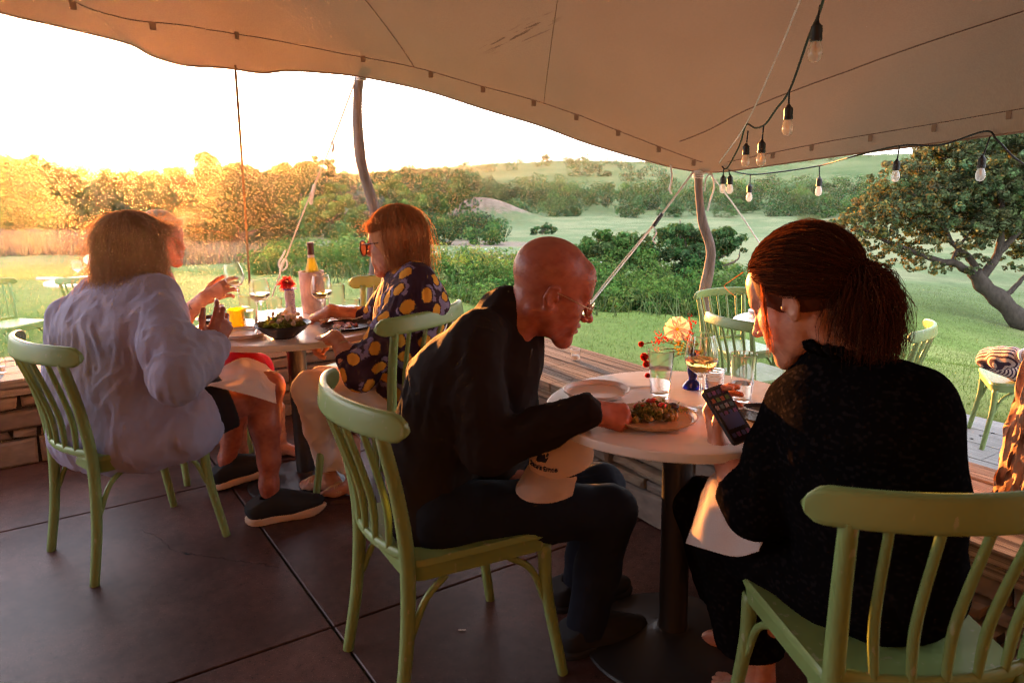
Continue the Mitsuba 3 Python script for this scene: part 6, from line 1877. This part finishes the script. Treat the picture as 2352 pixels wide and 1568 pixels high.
# ------------------------------------------------------------------ things on the tables
scene['mat_glass'] = {'type': 'dielectric', 'int_ior': 1.5}
scene['mat_thin_glass'] = {'type': 'thindielectric', 'int_ior': 1.5}
scene['mat_wine'] = {'type': 'dielectric', 'int_ior': 1.34, 'specular_transmittance': rgb(.96, .80, .42)}
scene['mat_water'] = {'type': 'dielectric', 'int_ior': 1.33, 'specular_transmittance': rgb(.97, .98, .97)}
scene['mat_cobalt_glass'] = {'type': 'principled', 'base_color': rgb(.010, .018, .30), 'roughness': .06, 'spec_trans': .55, 'eta': 1.5}
scene['mat_yellow_glass'] = {'type': 'principledthin', 'base_color': rgb(.95, .80, .06), 'roughness': .25, 'diff_trans': 1.1, 'spec_trans': .35, 'eta': 1.4}
scene['mat_violet_glaze'] = principled(proc(lambda p, n, uv: mikit.mix((.62, .55, .62), (.09, .03, .22), mikit.smoothstep(.1, .5, dr.sin(p.z * 900) * dr.sin((p.x - p.y) * 700 + p.z * 260)))), .3)
scene['mat_violet'] = principled((.10, .03, .28), .25)
scene['mat_steel'] = principled((.62, .58, .54), .22, metallic=.95)
scene['mat_pale_plate'] = principled((.66, .56, .50), .3)
scene['mat_tan_plate'] = principled(proc(lambda p, n, uv: mikit.mix((.34, .215, .12), (.44, .29, .17), mikit.fbm(p.x * 30, p.y * 30, 0, 3))), .25, specular=.6)
scene['mat_black_plate'] = principled((.018, .014, .014), .3, specular=.5)
scene['mat_wax'] = principled((.74, .66, .58), .5)
scene['mat_stone_cooler'] = principled(proc(lambda p, n, uv: mikit.mix((.30, .215, .19), (.46, .36, .32), mikit.smoothstep(.35, .65, mikit.fbm(p.x * 20 + p.z * 7, p.y * 20, p.z * 16, 4)))), .5)
scene['mat_green_bottle'] = {'type': 'principledthin', 'base_color': rgb(.55, .50, .10), 'roughness': .15, 'diff_trans': .9, 'spec_trans': .45, 'eta': 1.5}
scene['mat_bottle_cap'] = principled((.06, .018, .016), .4)
scene['mat_label_white'] = principled((.62, .57, .53), .6)


def zt(p, z=.751):
    return V(p[0], p[1], z)


def tumbler(p, r0, r1, h, fill, label, group='drinking glasses', thick=.0024, mat_='mat_glass', level=None):
    t = thing('drinking_glass', label, 'glass', group)
    M = lambda m: xf(m, mat(t=p))
    put('glass', M(lathe([(0, 0), (r0 - .002, 0), (r0, .002), (r1, h - .001), (r1 - thick * .5, h), (r1 - thick, h - .001), (r0 - thick + (r1 - r0) * .12, .013), (0, .011)], 44)), mat_, smooth=40, parent=t)
    if fill:
        rr = lambda z: r0 - thick + (r1 - r0) * z / h - .0004
        put('water', M(lathe([(0, .0125), (rr(.0145) - .001, .0140), (rr(fill), fill), (0, fill)], 44)), 'mat_water', smooth=40, parent=t)
    return t


def wine_glass(p, h, rb, fill, label, R=None, s=1.0):
    """Stemmed glass: p is the middle of its foot."""
    t = thing('wine_glass', label, 'wine glass', 'wine glasses')
    M = lambda m: xf(m, mat(R, p, s))
    z0 = h * .47
    u = np.linspace(0, 1, 22)
    prof = lambda q: np.where(q < .42, rb * np.sin(np.clip(q / .42, 0, 1) * math.pi / 2) ** .62, rb * (1 - .26 * np.maximum((q - .42) / .58, 0) ** 1.5))
    ro, zo = prof(u), z0 + u * (h - z0)
    th_ = .0012
    out = [(0, 0), (.036, 0), (.037, .0012), (.020, .004), (.0055, .010), (.0036, .022), (.0034, z0 - .014), (.0060, z0 - .003)] + [(max(a, .007), b) for a, b in zip(ro[1:], zo[1:])]
    inn = [(a - th_, b) for a, b in zip(ro[::-1], zo[::-1])][0:-2]
    put('glass', M(lathe(out + inn + [(0, z0 + .006)], 48)), 'mat_glass', smooth=50, parent=t)
    if fill:
        k = u < fill
        w = [(0, z0 + .0066)] + [(a - th_ - .0004, b) for a, b in zip(ro[k][2:], zo[k][2:])]
        put('wine', M(lathe(w + [(0, w[-1][1])], 48)), 'mat_wine', smooth=40, parent=t)
    return t


def plate(p, r, label, m='mat_pale_plate', rim=.022, foot_=.72, lip=.006):
    t = thing('plate', label, 'plate')
    scene_key = put('dish', xf(lathe([(0, .0), (r * foot_, .0), (r * .97, rim * .72), (r, rim * .96), (r - lip * .5, rim), (r - lip, rim * .94), (r * .88, .008), (0, .006)], 72), mat(t=p)), m, smooth=40, parent=t)
    return t


def votive(p, label, r=.026, h=.062, textured=False):
    t = thing('votive', label, 'votive', 'candle glasses')
    g = lathe([(0, 0), (r * .82, 0), (r, h), (r - .002, h), (r * .78, .008), (0, .006)], 40)
    if textured:
        v = np.array(g.vertices); a = np.arctan2(v[:, 1], v[:, 0])
        g = lathe([(0, 0), (r * .86, 0)] + [(r * (.88 + .12 * q) + .0013 * math.sin(q * 46), h * q) for q in np.linspace(.03, 1, 36)] + [(r - .003, h), (r * .78, .008), (0, .006)], 40)
        v = np.array(g.vertices); a = np.arctan2(v[:, 1], v[:, 0]); v[:, :2] *= (1 + .025 * np.sin(a * 20))[:, None]
        g = trimesh.Trimesh(v, g.faces, process=False)
    put('glass', xf(g, mat(t=p)), 'mat_glass', smooth=40, parent=t)
    put('candle', xf(lathe([(0, .0068), (r * .74, .0085), (r * .80, h * .48), (r * .6, h * .50), (0, h * .47)], 30), mat(t=p)), 'mat_wax', smooth=40, parent=t)
    return t


def fork(p, d, label, L=.20, tilt=0.0):
    t = thing('fork', label, 'fork', 'forks')
    d = unit(V(*d)); R = np.stack([d, np.cross(V(0, 0, 1), d) / max(np.linalg.norm(np.cross(V(0, 0, 1), d)), 1e-6), V(0, 0, 1)], 1)
    R[:, 2] = np.cross(R[:, 0], R[:, 1])
    ms = [tube(catmull([(-L * .60, 0, .008), (-L * .35, 0, .010), (0, 0, .004), (L * .12, 0, .002)], 18), np.interp(np.linspace(0, 1, 18), [0, .3, .85, 1], [.006, .0042, .0028, .007]), 8, flat=.45, hint=(0, 1, 0))]
    for y in (-.0085, -.0029, .0029, .0085):
        ms.append(tube(catmull([(L * .10, y * .7, .002), (L * .20, y, -.002), (L * .40, y, .007)], 10), np.linspace(.0024, .0012, 10), 6))
    put('body', xf(cat(ms), mat(R, p)), 'mat_steel', smooth=True, parent=t)
    return t


def knife(p, d, label, L=.21):
    t = thing('knife', label, 'knife', 'knives')
    d = unit(V(*d)); R = np.stack([d, np.cross(V(0, 0, 1), d), V(0, 0, 1)], 1)
    bl = trimesh.creation.extrude_polygon(Polygon([(0, -.004), (L * .5, -.010), (L * .56, 0), (L * .5, .006), (0, .005)]), .0016, engine='earcut')
    put('body', xf(cat([bl, tube([(-L * .44, 0, .003), (-L * .2, 0, .004), (0, 0, .002)], [.006, .0052, .004], 8, flat=.6, hint=(0, 1, 0))]), mat(R, p)), 'mat_steel', smooth=30, parent=t)


def lumps(spec, rng, sub=2, amp=.25):
    """Small displaced balls: spec rows (centre, radius, colour)."""
    vs, fs, cs, m = [], [], [], 0
    b = trimesh.creation.icosphere(subdivisions=sub)
    for c, r, col in spec:
        o = rng.uniform(0, 50, 3)
        v = b.vertices * (1 + amp * (fbm(b.vertices * 2.2 + o, 3, 1)[:, None] - .5) * 2) * np.asarray(r)
        vs.append(v + c); fs.append(b.faces + m); m += len(v); cs.append(np.tile(col, (len(v), 1)))
    return np.vstack(vs), np.vstack(fs), np.vstack(cs)


rng = np.random.default_rng(101)
# ---- right table
tp = zt((0.244, 2.137, 0.751))
plate(tp, .098, 'empty pale side plate with a raised rim, left on the right table')
knife(zt((0.326, 2.218, 0.751)), (1, -.02, 0), 'table knife lying behind the empty side plate')
dp = zt((0.367, 1.892, 0.751))
plate(dp, .113, 'tan dinner plate holding the tomato salad', 'mat_tan_plate', .020, .70)
salad = thing('tomato_salad', 'chopped salad with halved red tomatoes and herbs on the tan dinner plate', 'food')
sp_ = []
for k in range(46):
    a, q = rng.uniform(0, 2 * math.pi), rng.uniform(0, 1) ** .6 * .060
    sp_.append((dp + V(q * math.cos(a) * 1.05, q * math.sin(a) * .85, .012 + .026 * (1 - (q / .062) ** 2) * rng.uniform(.4, 1)), rng.uniform(.006, .013, 3), tint(1, [(.16, .13, .035), (.26, .20, .06), (.07, .055, .02), (.34, .27, .11)][rng.integers(4)], .2, rng)[0]))
v, f, c = lumps(sp_, rng, 2, .5)
put('greens', (v, f), 'mat_vertex_satin', smooth=True, color=c, parent=salad)
P = dp + np.stack([rng.normal(0, .026, 260), rng.normal(0, .022, 260), rng.uniform(.014, .046, 260)], 1)
v, f, c = leaf_cards(P, rng.normal(0, 1, (260, 3)) + [0, 0, 1], rng.uniform(.008, .020, 260), tint(260, (.13, .12, .03), .35, rng), .6, rng)
put('herbs', (v, f), 'mat_leaf', color=c, parent=salad)
for k, q in enumerate([(0.372, 1.930, 0.774), (0.389, 1.900, 0.760), (0.338, 1.910, 0.763), (0.331, 1.930, 0.759), (0.366, 1.950, 0.766)]):
    q = V(q[0], q[1], .751 + [.043, .040, .034, .030, .036][k])
    v, f, c = lumps([(q, (.0115, .0115, .0095), V(.46, .035, .020))], rng, 3, .05)
    put('tomato', (v, f), 'mat_vertex_satin', smooth=True, color=c, parent=salad)
v, f, c = lumps([(V((0.422, 1.920, 0.762)[0], (0.422, 1.920, 0.762)[1], .782), (.016, .011, .010), V(.02, .012, .02)), (V((0.286, 1.900, 0.753)[0], (0.286, 1.900, 0.753)[1], .770), (.013, .010, .005), V(.30, .26, .10))], rng, 3, .2)
put('olive', (v, f), 'mat_vertex_satin', smooth=True, color=c, parent=salad)
fork((0.281, 1.880, 0.778), (.80, .30, -.34), 'fork in the hand of the bald man, tines in the salad', .19)
tumbler(zt((0.424, 2.102, 0.751)), .0265, .0375, .142, .088, 'tall water glass behind the tan dinner plate')
tumbler(zt((0.636, 2.025, 0.751)), .0270, .0365, .145, .062, 'tall water glass nearest the woman in black')
wine_glass(zt((0.508, 1.978, 0.751)), .212, .0445, .40, 'wine glass of white wine standing in the middle of the right table')
votive(zt((0.600, 2.179, 0.751)), 'ribbed clear candle glass behind the wine glass on the right table', .030, .060, True)
bp = zt((0.602, 1.923, 0.751))
plate(zt((0.667, 1.908, 0.751)), .085, 'black plate half hidden by the arm of the woman in black', 'mat_black_plate', .014)
fork(zt((0.624, 1.911, 0.751), .768), (-.62, .75, .10), 'fork leaning on the black plate beside the phone', .19)

vp = zt((0.540, 2.197, 0.751))
vs_ = thing('bud_vase', 'cobalt blue glass bud vase with a flared foot', 'vase')
put('glass', xf(lathe([(0, 0), (.030, 0), (.031, .003), (.022, .016), (.011, .026), (.013, .036), (.0185, .058), (.0155, .080), (.0165, .095), (.026, .112), (.024, .112), (.0135, .095), (.0125, .08), (.0155, .058), (.009, .035), (0, .030)], 36), mat(t=vp)), 'mat_cobalt_glass', smooth=40, parent=vs_)
scene['mat_petal'] = {'type': 'principledthin', 'base_color': VC, 'roughness': .6, 'diff_trans': .8, 'spec_trans': 0.0}
MOUTH = vp + V(0, 0, .105)


def stem(name, label, tip, group=None, bend=.02, r=.0013):
    t = thing(name, label, 'flower', group)
    tip = np.asarray(tip, float)
    put('stem', tube(catmull([vp + V(0, 0, .035), MOUTH, MOUTH + (tip - MOUTH) * .55 + V(0, 0, bend), tip], 16), r, 6), 'mat_stem', smooth=True, parent=t)
    return t


scene['mat_stem'] = principled((.13, .14, .035), .6)


def petals(c, nrm, n, L, w, cup, col, rng, wav=.12):
    F = frame(nrm)
    vs, fs, cs, m = [], [], [], 0
    for k in range(n):
        a = 2 * math.pi * (k + rng.uniform(-.12, .12)) / n
        u, s = np.meshgrid(np.linspace(.08, 1, 7), np.linspace(-1, 1, 7), indexing='ij')
        ww = w * np.sin(np.clip(u * 1.05, 0, 1) * 2.35) ** .8 * (1 - .10 * np.cos(s * 9) * (u > .85))
        x = u * L; y = s * ww; z = cup * u**2 * L + wav * ww * s**2 + rng.normal(0, .0010) * np.sin(s * 6) 
        q = np.stack([x * np.cos(a) - y * np.sin(a), x * np.sin(a) + y * np.cos(a), z], -1).reshape(-1, 3) @ F.T + c
        i, j = np.meshgrid(np.arange(6), np.arange(6), indexing='ij')
        f = np.stack([i * 7 + j, i * 7 + j + 1, (i + 1) * 7 + j + 1, (i + 1) * 7 + j], -1).reshape(-1, 4)
        vs.append(q); fs.append(np.vstack([f[:, [0, 1, 2]], f[:, [0, 2, 3]]]) + m); cs.append(np.tile(tint(1, col, .06, rng), (49, 1))); m += 49
    return np.vstack(vs), np.vstack(fs), np.vstack(cs)


cc_ = V(*(0.468, 2.100, 0.952))
t = stem('cosmos_flower', 'large pale cosmos flower in the blue vase', cc_)
v, f, c = petals(cc_, (-.35, -.75, .45), 8, .036, .0138, .10, (.86, .78, .75), rng, .25)
put('petals', (v, f), 'mat_petal', smooth=True, color=c, parent=t)
put('eye', xf(lathe([(0, .005), (.004, .004), (.005, 0), (0, -.001)], 12), mat(frame(V(-.35, -.75, .45)), cc_)), 'mat_yellow_glass', smooth=True, parent=t)


def red_globe(tip, r, label):
    t = stem('red_flower', label, tip, 'small red flowers in the blue vase')
    n = 110
    d = unit(rng.normal(size=(n, 3)))
    v, f, c = leaf_cards(tip + d * r * .75, d + rng.normal(0, .5, (n, 3)), r * 1.0, tint(n, (.50, .030, .022), .25, rng), .55, rng)
    put('head', (v, f), 'mat_petal', color=c, parent=t)
    v, f, c = lumps([(np.asarray(tip, float), (r * .8,) * 3, V(.22, .015, .012))], rng, 2, .1)
    put('core', (v, f), 'mat_vertex_matte', smooth=True, color=c, parent=t)


red_globe(V(*(0.377, 2.160, 0.897)), .0085, 'orange-red button flower, highest at the left of the bouquet')
red_globe(V(*(0.383, 2.140, 0.864)), .0115, 'round red globe flower at the left of the bouquet')
red_globe(V(*(0.388, 2.130, 0.845)), .0105, 'round red globe flower just under its twin')
red_globe(V(*(0.390, 2.120, 0.813)), .0075, 'faded pinkish globe flower lowest at the left')
for k, (p, l) in enumerate([((0.509, 2.120, 0.970), 'spike of small red blossoms rising above the pale cosmos'), ((0.502, 2.100, 0.936), 'red blossoms right of the pale cosmos'), ((0.446, 2.140, 0.932), 'dark red bud between globe flowers and cosmos'), ((0.420, 2.150, 0.914), 'thin red sprig leaning left over the water glass'), ((0.474, 2.100, 0.918), 'yellow and red bud under the pale cosmos')]):
    p = V(*p)
    t = stem('red_sprig', l, p, 'red sprigs in the blue vase')
    n = 34
    q = p + np.stack([rng.normal(0, .006, n), rng.normal(0, .006, n), rng.normal(-.004, .013, n)], 1)
    v, f, c = leaf_cards(q, rng.normal(size=(n, 3)), rng.uniform(.007, .013, n), tint(n, (.46, .03, .03) if k < 4 else (.55, .33, .04), .3, rng), .5, rng)
    put('blossoms', (v, f), 'mat_petal', color=c, parent=t)
n = 26
lf_ = thing('leafy_sprig', 'green leaves among the flowers in the blue vase', 'leaf')
q = MOUTH + np.stack([rng.normal(-.03, .03, n), rng.normal(0, .02, n), rng.uniform(.0, .07, n)], 1)
v, f, c = leaf_cards(q, rng.normal(size=(n, 3)), rng.uniform(.015, .03, n), tint(n, (.16, .17, .04), .3, rng), .35, rng)
scene[lf_] = ply((v, f), 'mat_leaf', color=c)

# phone in the hand of the woman in black
ph = thing('phone', 'dark phone with coloured icons on its screen, held by the woman in black', 'phone')
_T, _B = V(*(0.486, 1.740, 0.871)), V(*(0.532, 1.680, 0.789))
_y = unit(_T - _B); _z = V(.30, -.55, .78); _z = unit(_z - (_z @ _y) * _y); _x = np.cross(_y, _z)
PM = mat(np.stack([_x, _y, _z], 1), (_T + _B) / 2)
rr_ = Polygon([(-.0365, -.074), (.0365, -.074), (.0365, .074), (-.0365, .074)]).buffer(-.010).buffer(.010, quad_segs=6)
g = trimesh.creation.extrude_polygon(rr_, .009, engine='earcut'); g.apply_translation([0, 0, -.009])
put('case', xf(g, PM), 'mat_black_rubber', smooth=30, parent=ph)
scene['mat_screen'] = principled((.012, .012, .016), .08, specular=.6)
g = trimesh.creation.extrude_polygon(rr_.buffer(-.003), .0006, engine='earcut')
sc_ = put('screen', xf(g, PM), 'mat_screen', parent=ph)
rng = np.random.default_rng(55)
ic = [(.02, .03, .12), (.04, .10, .02), (.14, .14, .16), (.09, .03, .11), (.14, .05, .02), (.03, .08, .09)]
for r_ in range(7):
    for c_ in range(4):
        if r_ in (4, 5):
            continue
        q = trimesh.creation.extrude_polygon(Point(0, 0).buffer(.004, cap_style=3).buffer(.0018), .0003, engine='earcut')
        q.apply_translation([-.0235 + .0157 * c_, .058 - .0185 * r_, .0007])
        k = (r_ * 4 + c_ * 3) % 6
        put('icon', xf(q, PM), f'mat_icon_{k}', parent=sc_)
for k, c in enumerate(ic):
    scene[f'mat_icon_{k}'] = principled(c, .3)
g = trimesh.creation.extrude_polygon(Polygon([(-.026, -.035), (.026, -.035), (.026, -.003), (-.026, -.003)]).buffer(.002), .0003, engine='earcut'); g.apply_translation([0, 0, .0007])
put('picture_tile', xf(g, PM), 'mat_icon_0', parent=sc_)

# napkins
scene['mat_napkin'] = {'type': 'principledthin', 'base_color': proc(lambda p, n, uv: mikit.mix((.66, .56, .53), (.74, .65, .62), mikit.noise(p.x * 600, p.y * 600, p.z * 600))), 'roughness': .9, 'diff_trans': .5, 'spec_trans': 0.0}


def napkin(label, rows, n=34, seed=0):
    """Draped cloth through a coarse grid of points (rows of points), with small folds."""
    g = np.array(rows, float)
    a = np.stack([catmull(r, n) for r in g])
    b = np.stack([catmull(a[:, k], n) for k in range(n)], 1)
    uu, vv = np.meshgrid(np.linspace(0, 1, n), np.linspace(0, 1, n), indexing='ij')
    nr = unit(np.cross(np.gradient(b, axis=0), np.gradient(b, axis=1)))
    b = b + nr * (.022 * (fbm(np.stack([uu * 3.0, vv * 5, 0 * uu], -1), 3, seed) - .5) * np.sin(np.pi * np.clip(uu, .08, 1)))[..., None]
    t = thing('napkin', label, 'napkin', 'cloth napkins')
    put('cloth', cloth_sheet(b, n, n, .0012), 'mat_napkin', smooth=40, parent=t)
    hem = np.concatenate([b[0], b[:, -1], b[-1][::-1], b[:, 0][::-1]])
    put('hem', tube(hem, .0016, 5, caps=False), 'mat_napkin', smooth=True, parent=t)


napkin('pale napkin draped over the knee of the woman in black, its upper corner sunlit',
       [[(0.538, 1.880, 0.618), (0.569, 1.830, 0.621), (0.592, 1.740, 0.615), (0.608, 1.660, 0.606)],
        [(0.502, 1.860, 0.598), (0.514, 1.750, 0.612), (0.546, 1.670, 0.603), (0.581, 1.600, 0.597)],
        [(0.472, 1.830, 0.529), (0.483, 1.700, 0.567), (0.523, 1.630, 0.573), (0.562, 1.570, 0.584)],
        [(0.445, 1.820, 0.441), (0.469, 1.690, 0.490), (0.513, 1.620, 0.510), (0.546, 1.565, 0.552)]], seed=3)
napkin('pale napkin spread over the bare knee of the man in lavender',
       [[(-1.238, 2.950, 0.610), (-1.172, 3.020, 0.645), (-1.131, 3.120, 0.649), (-1.052, 3.140, 0.612)],
        [(-1.216, 2.860, 0.614), (-1.130, 2.900, 0.633), (-1.046, 2.960, 0.644), (-0.964, 3.000, 0.591)],
        [(-1.185, 2.800, 0.620), (-1.102, 2.820, 0.626), (-1.006, 2.860, 0.623), (-0.942, 2.900, 0.582)],
        [(-1.153, 2.780, 0.628), (-1.077, 2.790, 0.603), (-0.995, 2.810, 0.571), (-0.925, 2.840, 0.532)]], seed=5)

# ---- left table
plate(zt((-1.354, 3.423, 0.751)), .085, 'dark side plate at the left edge of the left table', 'mat_black_plate', .02)
plate(zt((-1.112, 3.082, 0.751)), .105, 'pale plate with scraps and a fork in front of the man in lavender')
fork(zt((-1.063, 3.111, 0.751), .772), (-.2, .95, .10), 'fork standing across the pale plate on the left table', .17)
knife(zt((-1.118, 3.099, 0.751), .772), (-.9, -.35, .05), 'knife resting on the pale plate of the left table', .18)
yt = thing('drinking_glass', 'yellow ribbed tumbler on the left table', 'glass', 'drinking glasses')
yp = zt((-1.182, 3.221, 0.751))
g = lathe([(0, 0), (.036, 0)] + [(.0385 + .0018 * math.sin(q * 60), .004 + .088 * q) for q in np.linspace(0, 1, 60)] + [(.0355, .092), (.034, .008), (0, .006)], 60)
put('glass', xf(g, mat(t=yp)), 'mat_yellow_glass', smooth=True, parent=yt)
tumbler(zt((-1.125, 3.215, 0.751)), .029, .040, .150, .085, 'tall water glass beside the yellow tumbler')
wine_glass(zt((-1.125, 3.369, 0.751)), .20, .046, .40, 'wine glass of white wine beside the red flower')
wine_glass(zt((-0.838, 3.329, 0.751)), .215, .047, .42, 'wine glass of white wine in front of the wine cooler')
tumbler(zt((-1.101, 3.481, 0.751)), .034, .036, .095, .030, 'short ribbed clear glass between wine glass and red flower')
votive(zt((-1.016, 3.348, 0.751)), 'clear candle glass next to the purple vase', .034, .075)
tumbler(zt((-0.809, 3.481, 0.751)), .034, .040, .150, .050, 'tall clear glass under the forearm of the woman in the printed shirt')
tumbler(zt((-0.754, 3.530, 0.751)), .040, .042, .075, .040, 'short ribbed glass behind the dark oval plate', thick=.003)
pv = zt((-1.016, 3.450, 0.751))
t = thing('bud_vase', 'slim purple patterned vase holding the red flower', 'vase')
put('body', xf(lathe([(0, 0), (.022, 0), (.025, .03), (.021, .07), (.023, .11), (.021, .135), (.019, .135), (.019, .01), (0, .008)], 36), mat(t=pv)), 'mat_violet_glaze', smooth=40, parent=t)
put('collar', xf(lathe([(.018, .134), (.034, .139), (.034, .142), (.018, .141)], 36), mat(t=pv)), 'mat_violet', smooth=40, parent=t)
rf = V(*(-1.026, 3.460, 0.918))
t = thing('red_flower', 'shaggy red flower in the purple vase', 'flower')
put('stem', tube(catmull([pv + V(0, 0, .04), pv + V(0, 0, .15), rf], 10), .002, 6), 'mat_stem', smooth=True, parent=t)
rng = np.random.default_rng(61)
_d = unit(rng.normal(size=(260, 3)) + [0, -.35, .45])
u_ = np.linspace(0, 1, 6)[None, :, None]
v, f, c = ribbons(rf + _d[:, None] * u_ * rng.uniform(.030, .046, (260, 1, 1)) + V(0, 0, -.010) * u_**2, .0042, tint(260, (.60, .030, .040), .2, rng), rng)
vs, fs, cs, m = [v], [f], [c], len(v)
for L in range(0):
    v, f, c = petals(rf + V(0, -.001 * L, .003 * L), (.05, -.55, .85), 20 - 2 * L, .044 - .004 * L, .0048, -.55 + .38 * L, (.62, .035, .045), rng, .3)
    vs.append(v); fs.append(f + m); cs.append(c); m += len(v)
put('petals', (np.vstack(vs), np.vstack(fs)), 'mat_petal', color=np.vstack(cs), parent=t)
bw_ = zt((-0.933, 3.040, 0.751))
t = thing('bowl', 'dark bowl heaped with salad at the front of the left table', 'bowl')
put('shell', xf(lathe([(0, .0), (.042, 0), (.046, .004), (.060, .012), (.095, .040), (.113, .058), (.111, .060), (.092, .043), (.056, .016), (0, .010)], 60), mat(t=bw_)), 'mat_black_plate', smooth=40, parent=t)
t = thing('green_salad', 'green salad with grated cheese heaped in the dark bowl', 'food')
n = 240
a = rng.uniform(0, 2 * math.pi, n); q = .085 * np.sqrt(rng.random(n))
P = bw_ + np.stack([q * np.cos(a), q * np.sin(a), .040 + .050 * (1 - (q / .09) ** 2) * rng.uniform(.3, 1, n)], 1)
v, f, c = leaf_cards(P, rng.normal(0, .7, (n, 3)) + [0, 0, 1], rng.uniform(.018, .042, n), tint(n, (.22, .27, .045), .4, rng), .7, rng)
put('leaves', (v, f), 'mat_leaf', color=c, parent=t)
sp_ = [(bw_ + V(rng.normal(.015, .030), rng.normal(0, .026), .074 + rng.uniform(-.014, .022)), rng.uniform(.005, .011, 3), tint(1, (.62, .50, .40), .15, rng)[0]) for _ in range(60)]
v, f, c = lumps(sp_, rng, 1, .5)
put('cheese', (v, f), 'mat_vertex_matte', smooth=True, color=c, parent=t, kind='stuff')
sp_ = [(bw_ + V(rng.normal(0, .035), rng.normal(0, .03), .050 + rng.uniform(-.01, .014)), rng.uniform(.010, .018, 3), tint(1, (.20, .16, .05), .3, rng)[0]) for _ in range(40)]
v, f, c = lumps(sp_, rng, 2, .4)
put('grains', (v, f), 'mat_vertex_matte', smooth=True, color=c, parent=t, kind='stuff')
plate(zt((-0.707, 3.220, 0.751)), .118, 'dark plate with leftovers in front of the woman in the printed shirt', 'mat_black_plate', .016)
lo = thing('leftovers', 'reddish scraps of food on the dark plate', 'food')
pc = zt((-0.716, 3.221, 0.751))
v, f, c = lumps([(pc + V(rng.normal(0, .04), rng.normal(0, .035), .012), rng.uniform(.006, .016, 3) * [1, 1, .5], tint(1, (.34, .12, .10) if rng.random() < .6 else (.55, .42, .36), .25, rng)[0]) for _ in range(26)], rng, 2, .4)
scene[lo] = ply((v, f), 'mat_vertex_satin', smooth=True, color=c)
labels[lo]['kind'] = 'stuff'
fork(zt((-0.732, 3.299, 0.751), .772), (.95, .2, .05), 'fork lying across the dark plate with leftovers', .19)
wc = zt((-0.953, 3.620, 0.751))
t = thing('wine_cooler', 'brownish stone cylinder cooling the wine bottle', 'wine cooler')
put('body', xf(lathe([(0, 0), (.054, 0), (.056, .003), (.060, .195), (.059, .198), (.051, .198), (.049, .012), (0, .010)], 44), mat(t=wc)), 'mat_stone_cooler', smooth=40, parent=t)
t = thing('wine_bottle', 'wine bottle standing in the stone cooler, its neck above the rim', 'bottle')
b0 = wc + V(.004, .004, .014)
put('glass', xf(lathe([(0, 0), (.036, 0), (.0375, .004), (.0375, .150), (.034, .178), (.022, .225), (.0150, .252), (.0142, .30), (0, .30)], 36), mat(t=b0)), 'mat_green_bottle', smooth=40, parent=t)
put('capsule', xf(lathe([(.0150, .262), (.0156, .264), (.0160, .318), (.0148, .320), (0, .320)], 28), mat(t=b0)), 'mat_bottle_cap', smooth=40, parent=t)
put('neck_band', xf(lathe([(.0152, .244), (.0160, .245), (.0156, .260), (.0150, .261)], 28), mat(t=b0)), 'mat_label_white', smooth=40, parent=t)
# glass raised by the woman in pink
ga, gb = V(*(-1.230, 3.330, 1.047)), V(*(-1.204, 3.320, 0.913))
ax = unit(ga - gb)
wine_glass(gb - ax * .085, .20, .043, .22, 'tilted wine glass raised in the hand of the white-haired woman', frame(ax))
# ---- seat-wall candles and the lawn and deck tables
votive(zt((0.321, 3.739, 0.451), .451), 'small candle glass on the right seat wall, below the face of the bald man', .025, .062)
votive(zt((-2.598, 3.738, 0.451), .451), 'small candle glass at the left end of the left seat wall', .028, .066)
LZ = LAWN + .751
napl = thing('rolled_napkin', 'white rolled napkin on the lawn table at the far left', 'napkin')
put('roll', tube(catmull([(-5.281, 8.444, 0.325), (-5.047, 8.410, 0.325), (-4.899, 8.319, 0.325)], 12), .030, 10, flat=.6), 'mat_napkin', smooth=True, parent=napl)
wine_glass(zt((-4.734, 8.293, 0.306), LZ), .23, .055, 0, 'empty wine glass on the lawn table at the far left')
tumbler(zt((-4.629, 8.312, 0.306), LZ), .040, .048, .16, .05, 'tall clear glass on the lawn table at the far left')
fl = thing('white_flower', 'white flower on the lawn table, beside the head of the man in lavender', 'flower')
fp = zt((-4.687, 8.492, 0.306), LZ)
put('stem', tube([fp, fp + V(0, 0, .20)], .003, 6), 'mat_stem', smooth=True, parent=fl)
v, f, c = petals(fp + V(0, 0, .21), (.2, -.6, .6), 9, .07, .03, .2, (.82, .76, .78), rng)
put('petals', (v, f), 'mat_petal', smooth=True, color=c, parent=fl)
for k, (p, r, l) in enumerate([((1.844, 5.537, 0.306), .085, 'stacked pale plates on the deck table, farther pair'), ((1.695, 5.047, 0.306), .075, 'pale plates on the deck table nearest the woman in black')]):
    t = thing('plate_stack', l, 'plate')
    for q in range(3):
        put('dish', xf(lathe([(0, 0), (r * .6, 0), (r, .022), (r - .005, .023), (r * .58, .005), (0, .005)], 48), mat(t=zt(p, LZ + .012 * q))), 'mat_pale_plate', smooth=40, parent=t)
# scrap of paper on the floor
scrap = thing('paper_scrap', 'tiny white scrap on the dark floor in front of the bald man', 'paper')
sp_ = V(*(-0.174, 2.119, 0.002))
scene[scrap] = ply(cloth_sheet(sp_ + np.stack(list(np.meshgrid(np.linspace(-.012, .012, 5), np.linspace(-.004, .004, 4), indexing='ij')) + [.002 * rng.random((5, 4))], -1), 5, 4, .0006), 'mat_label_white')

# ------------------------------------------------------------------ the air between terrace and hills
scene['haze'] = {'type': 'cube', 'to_world': T().translate([0, 0, -.5]).scale([3600, 3600, 13.5]), 'bsdf': {'type': 'null'}, 'interior': {'type': 'ref', 'id': 'haze_air'}}
labels['haze'] = {'label': 'warm evening haze over the valley', 'category': 'haze', 'kind': 'stuff'}
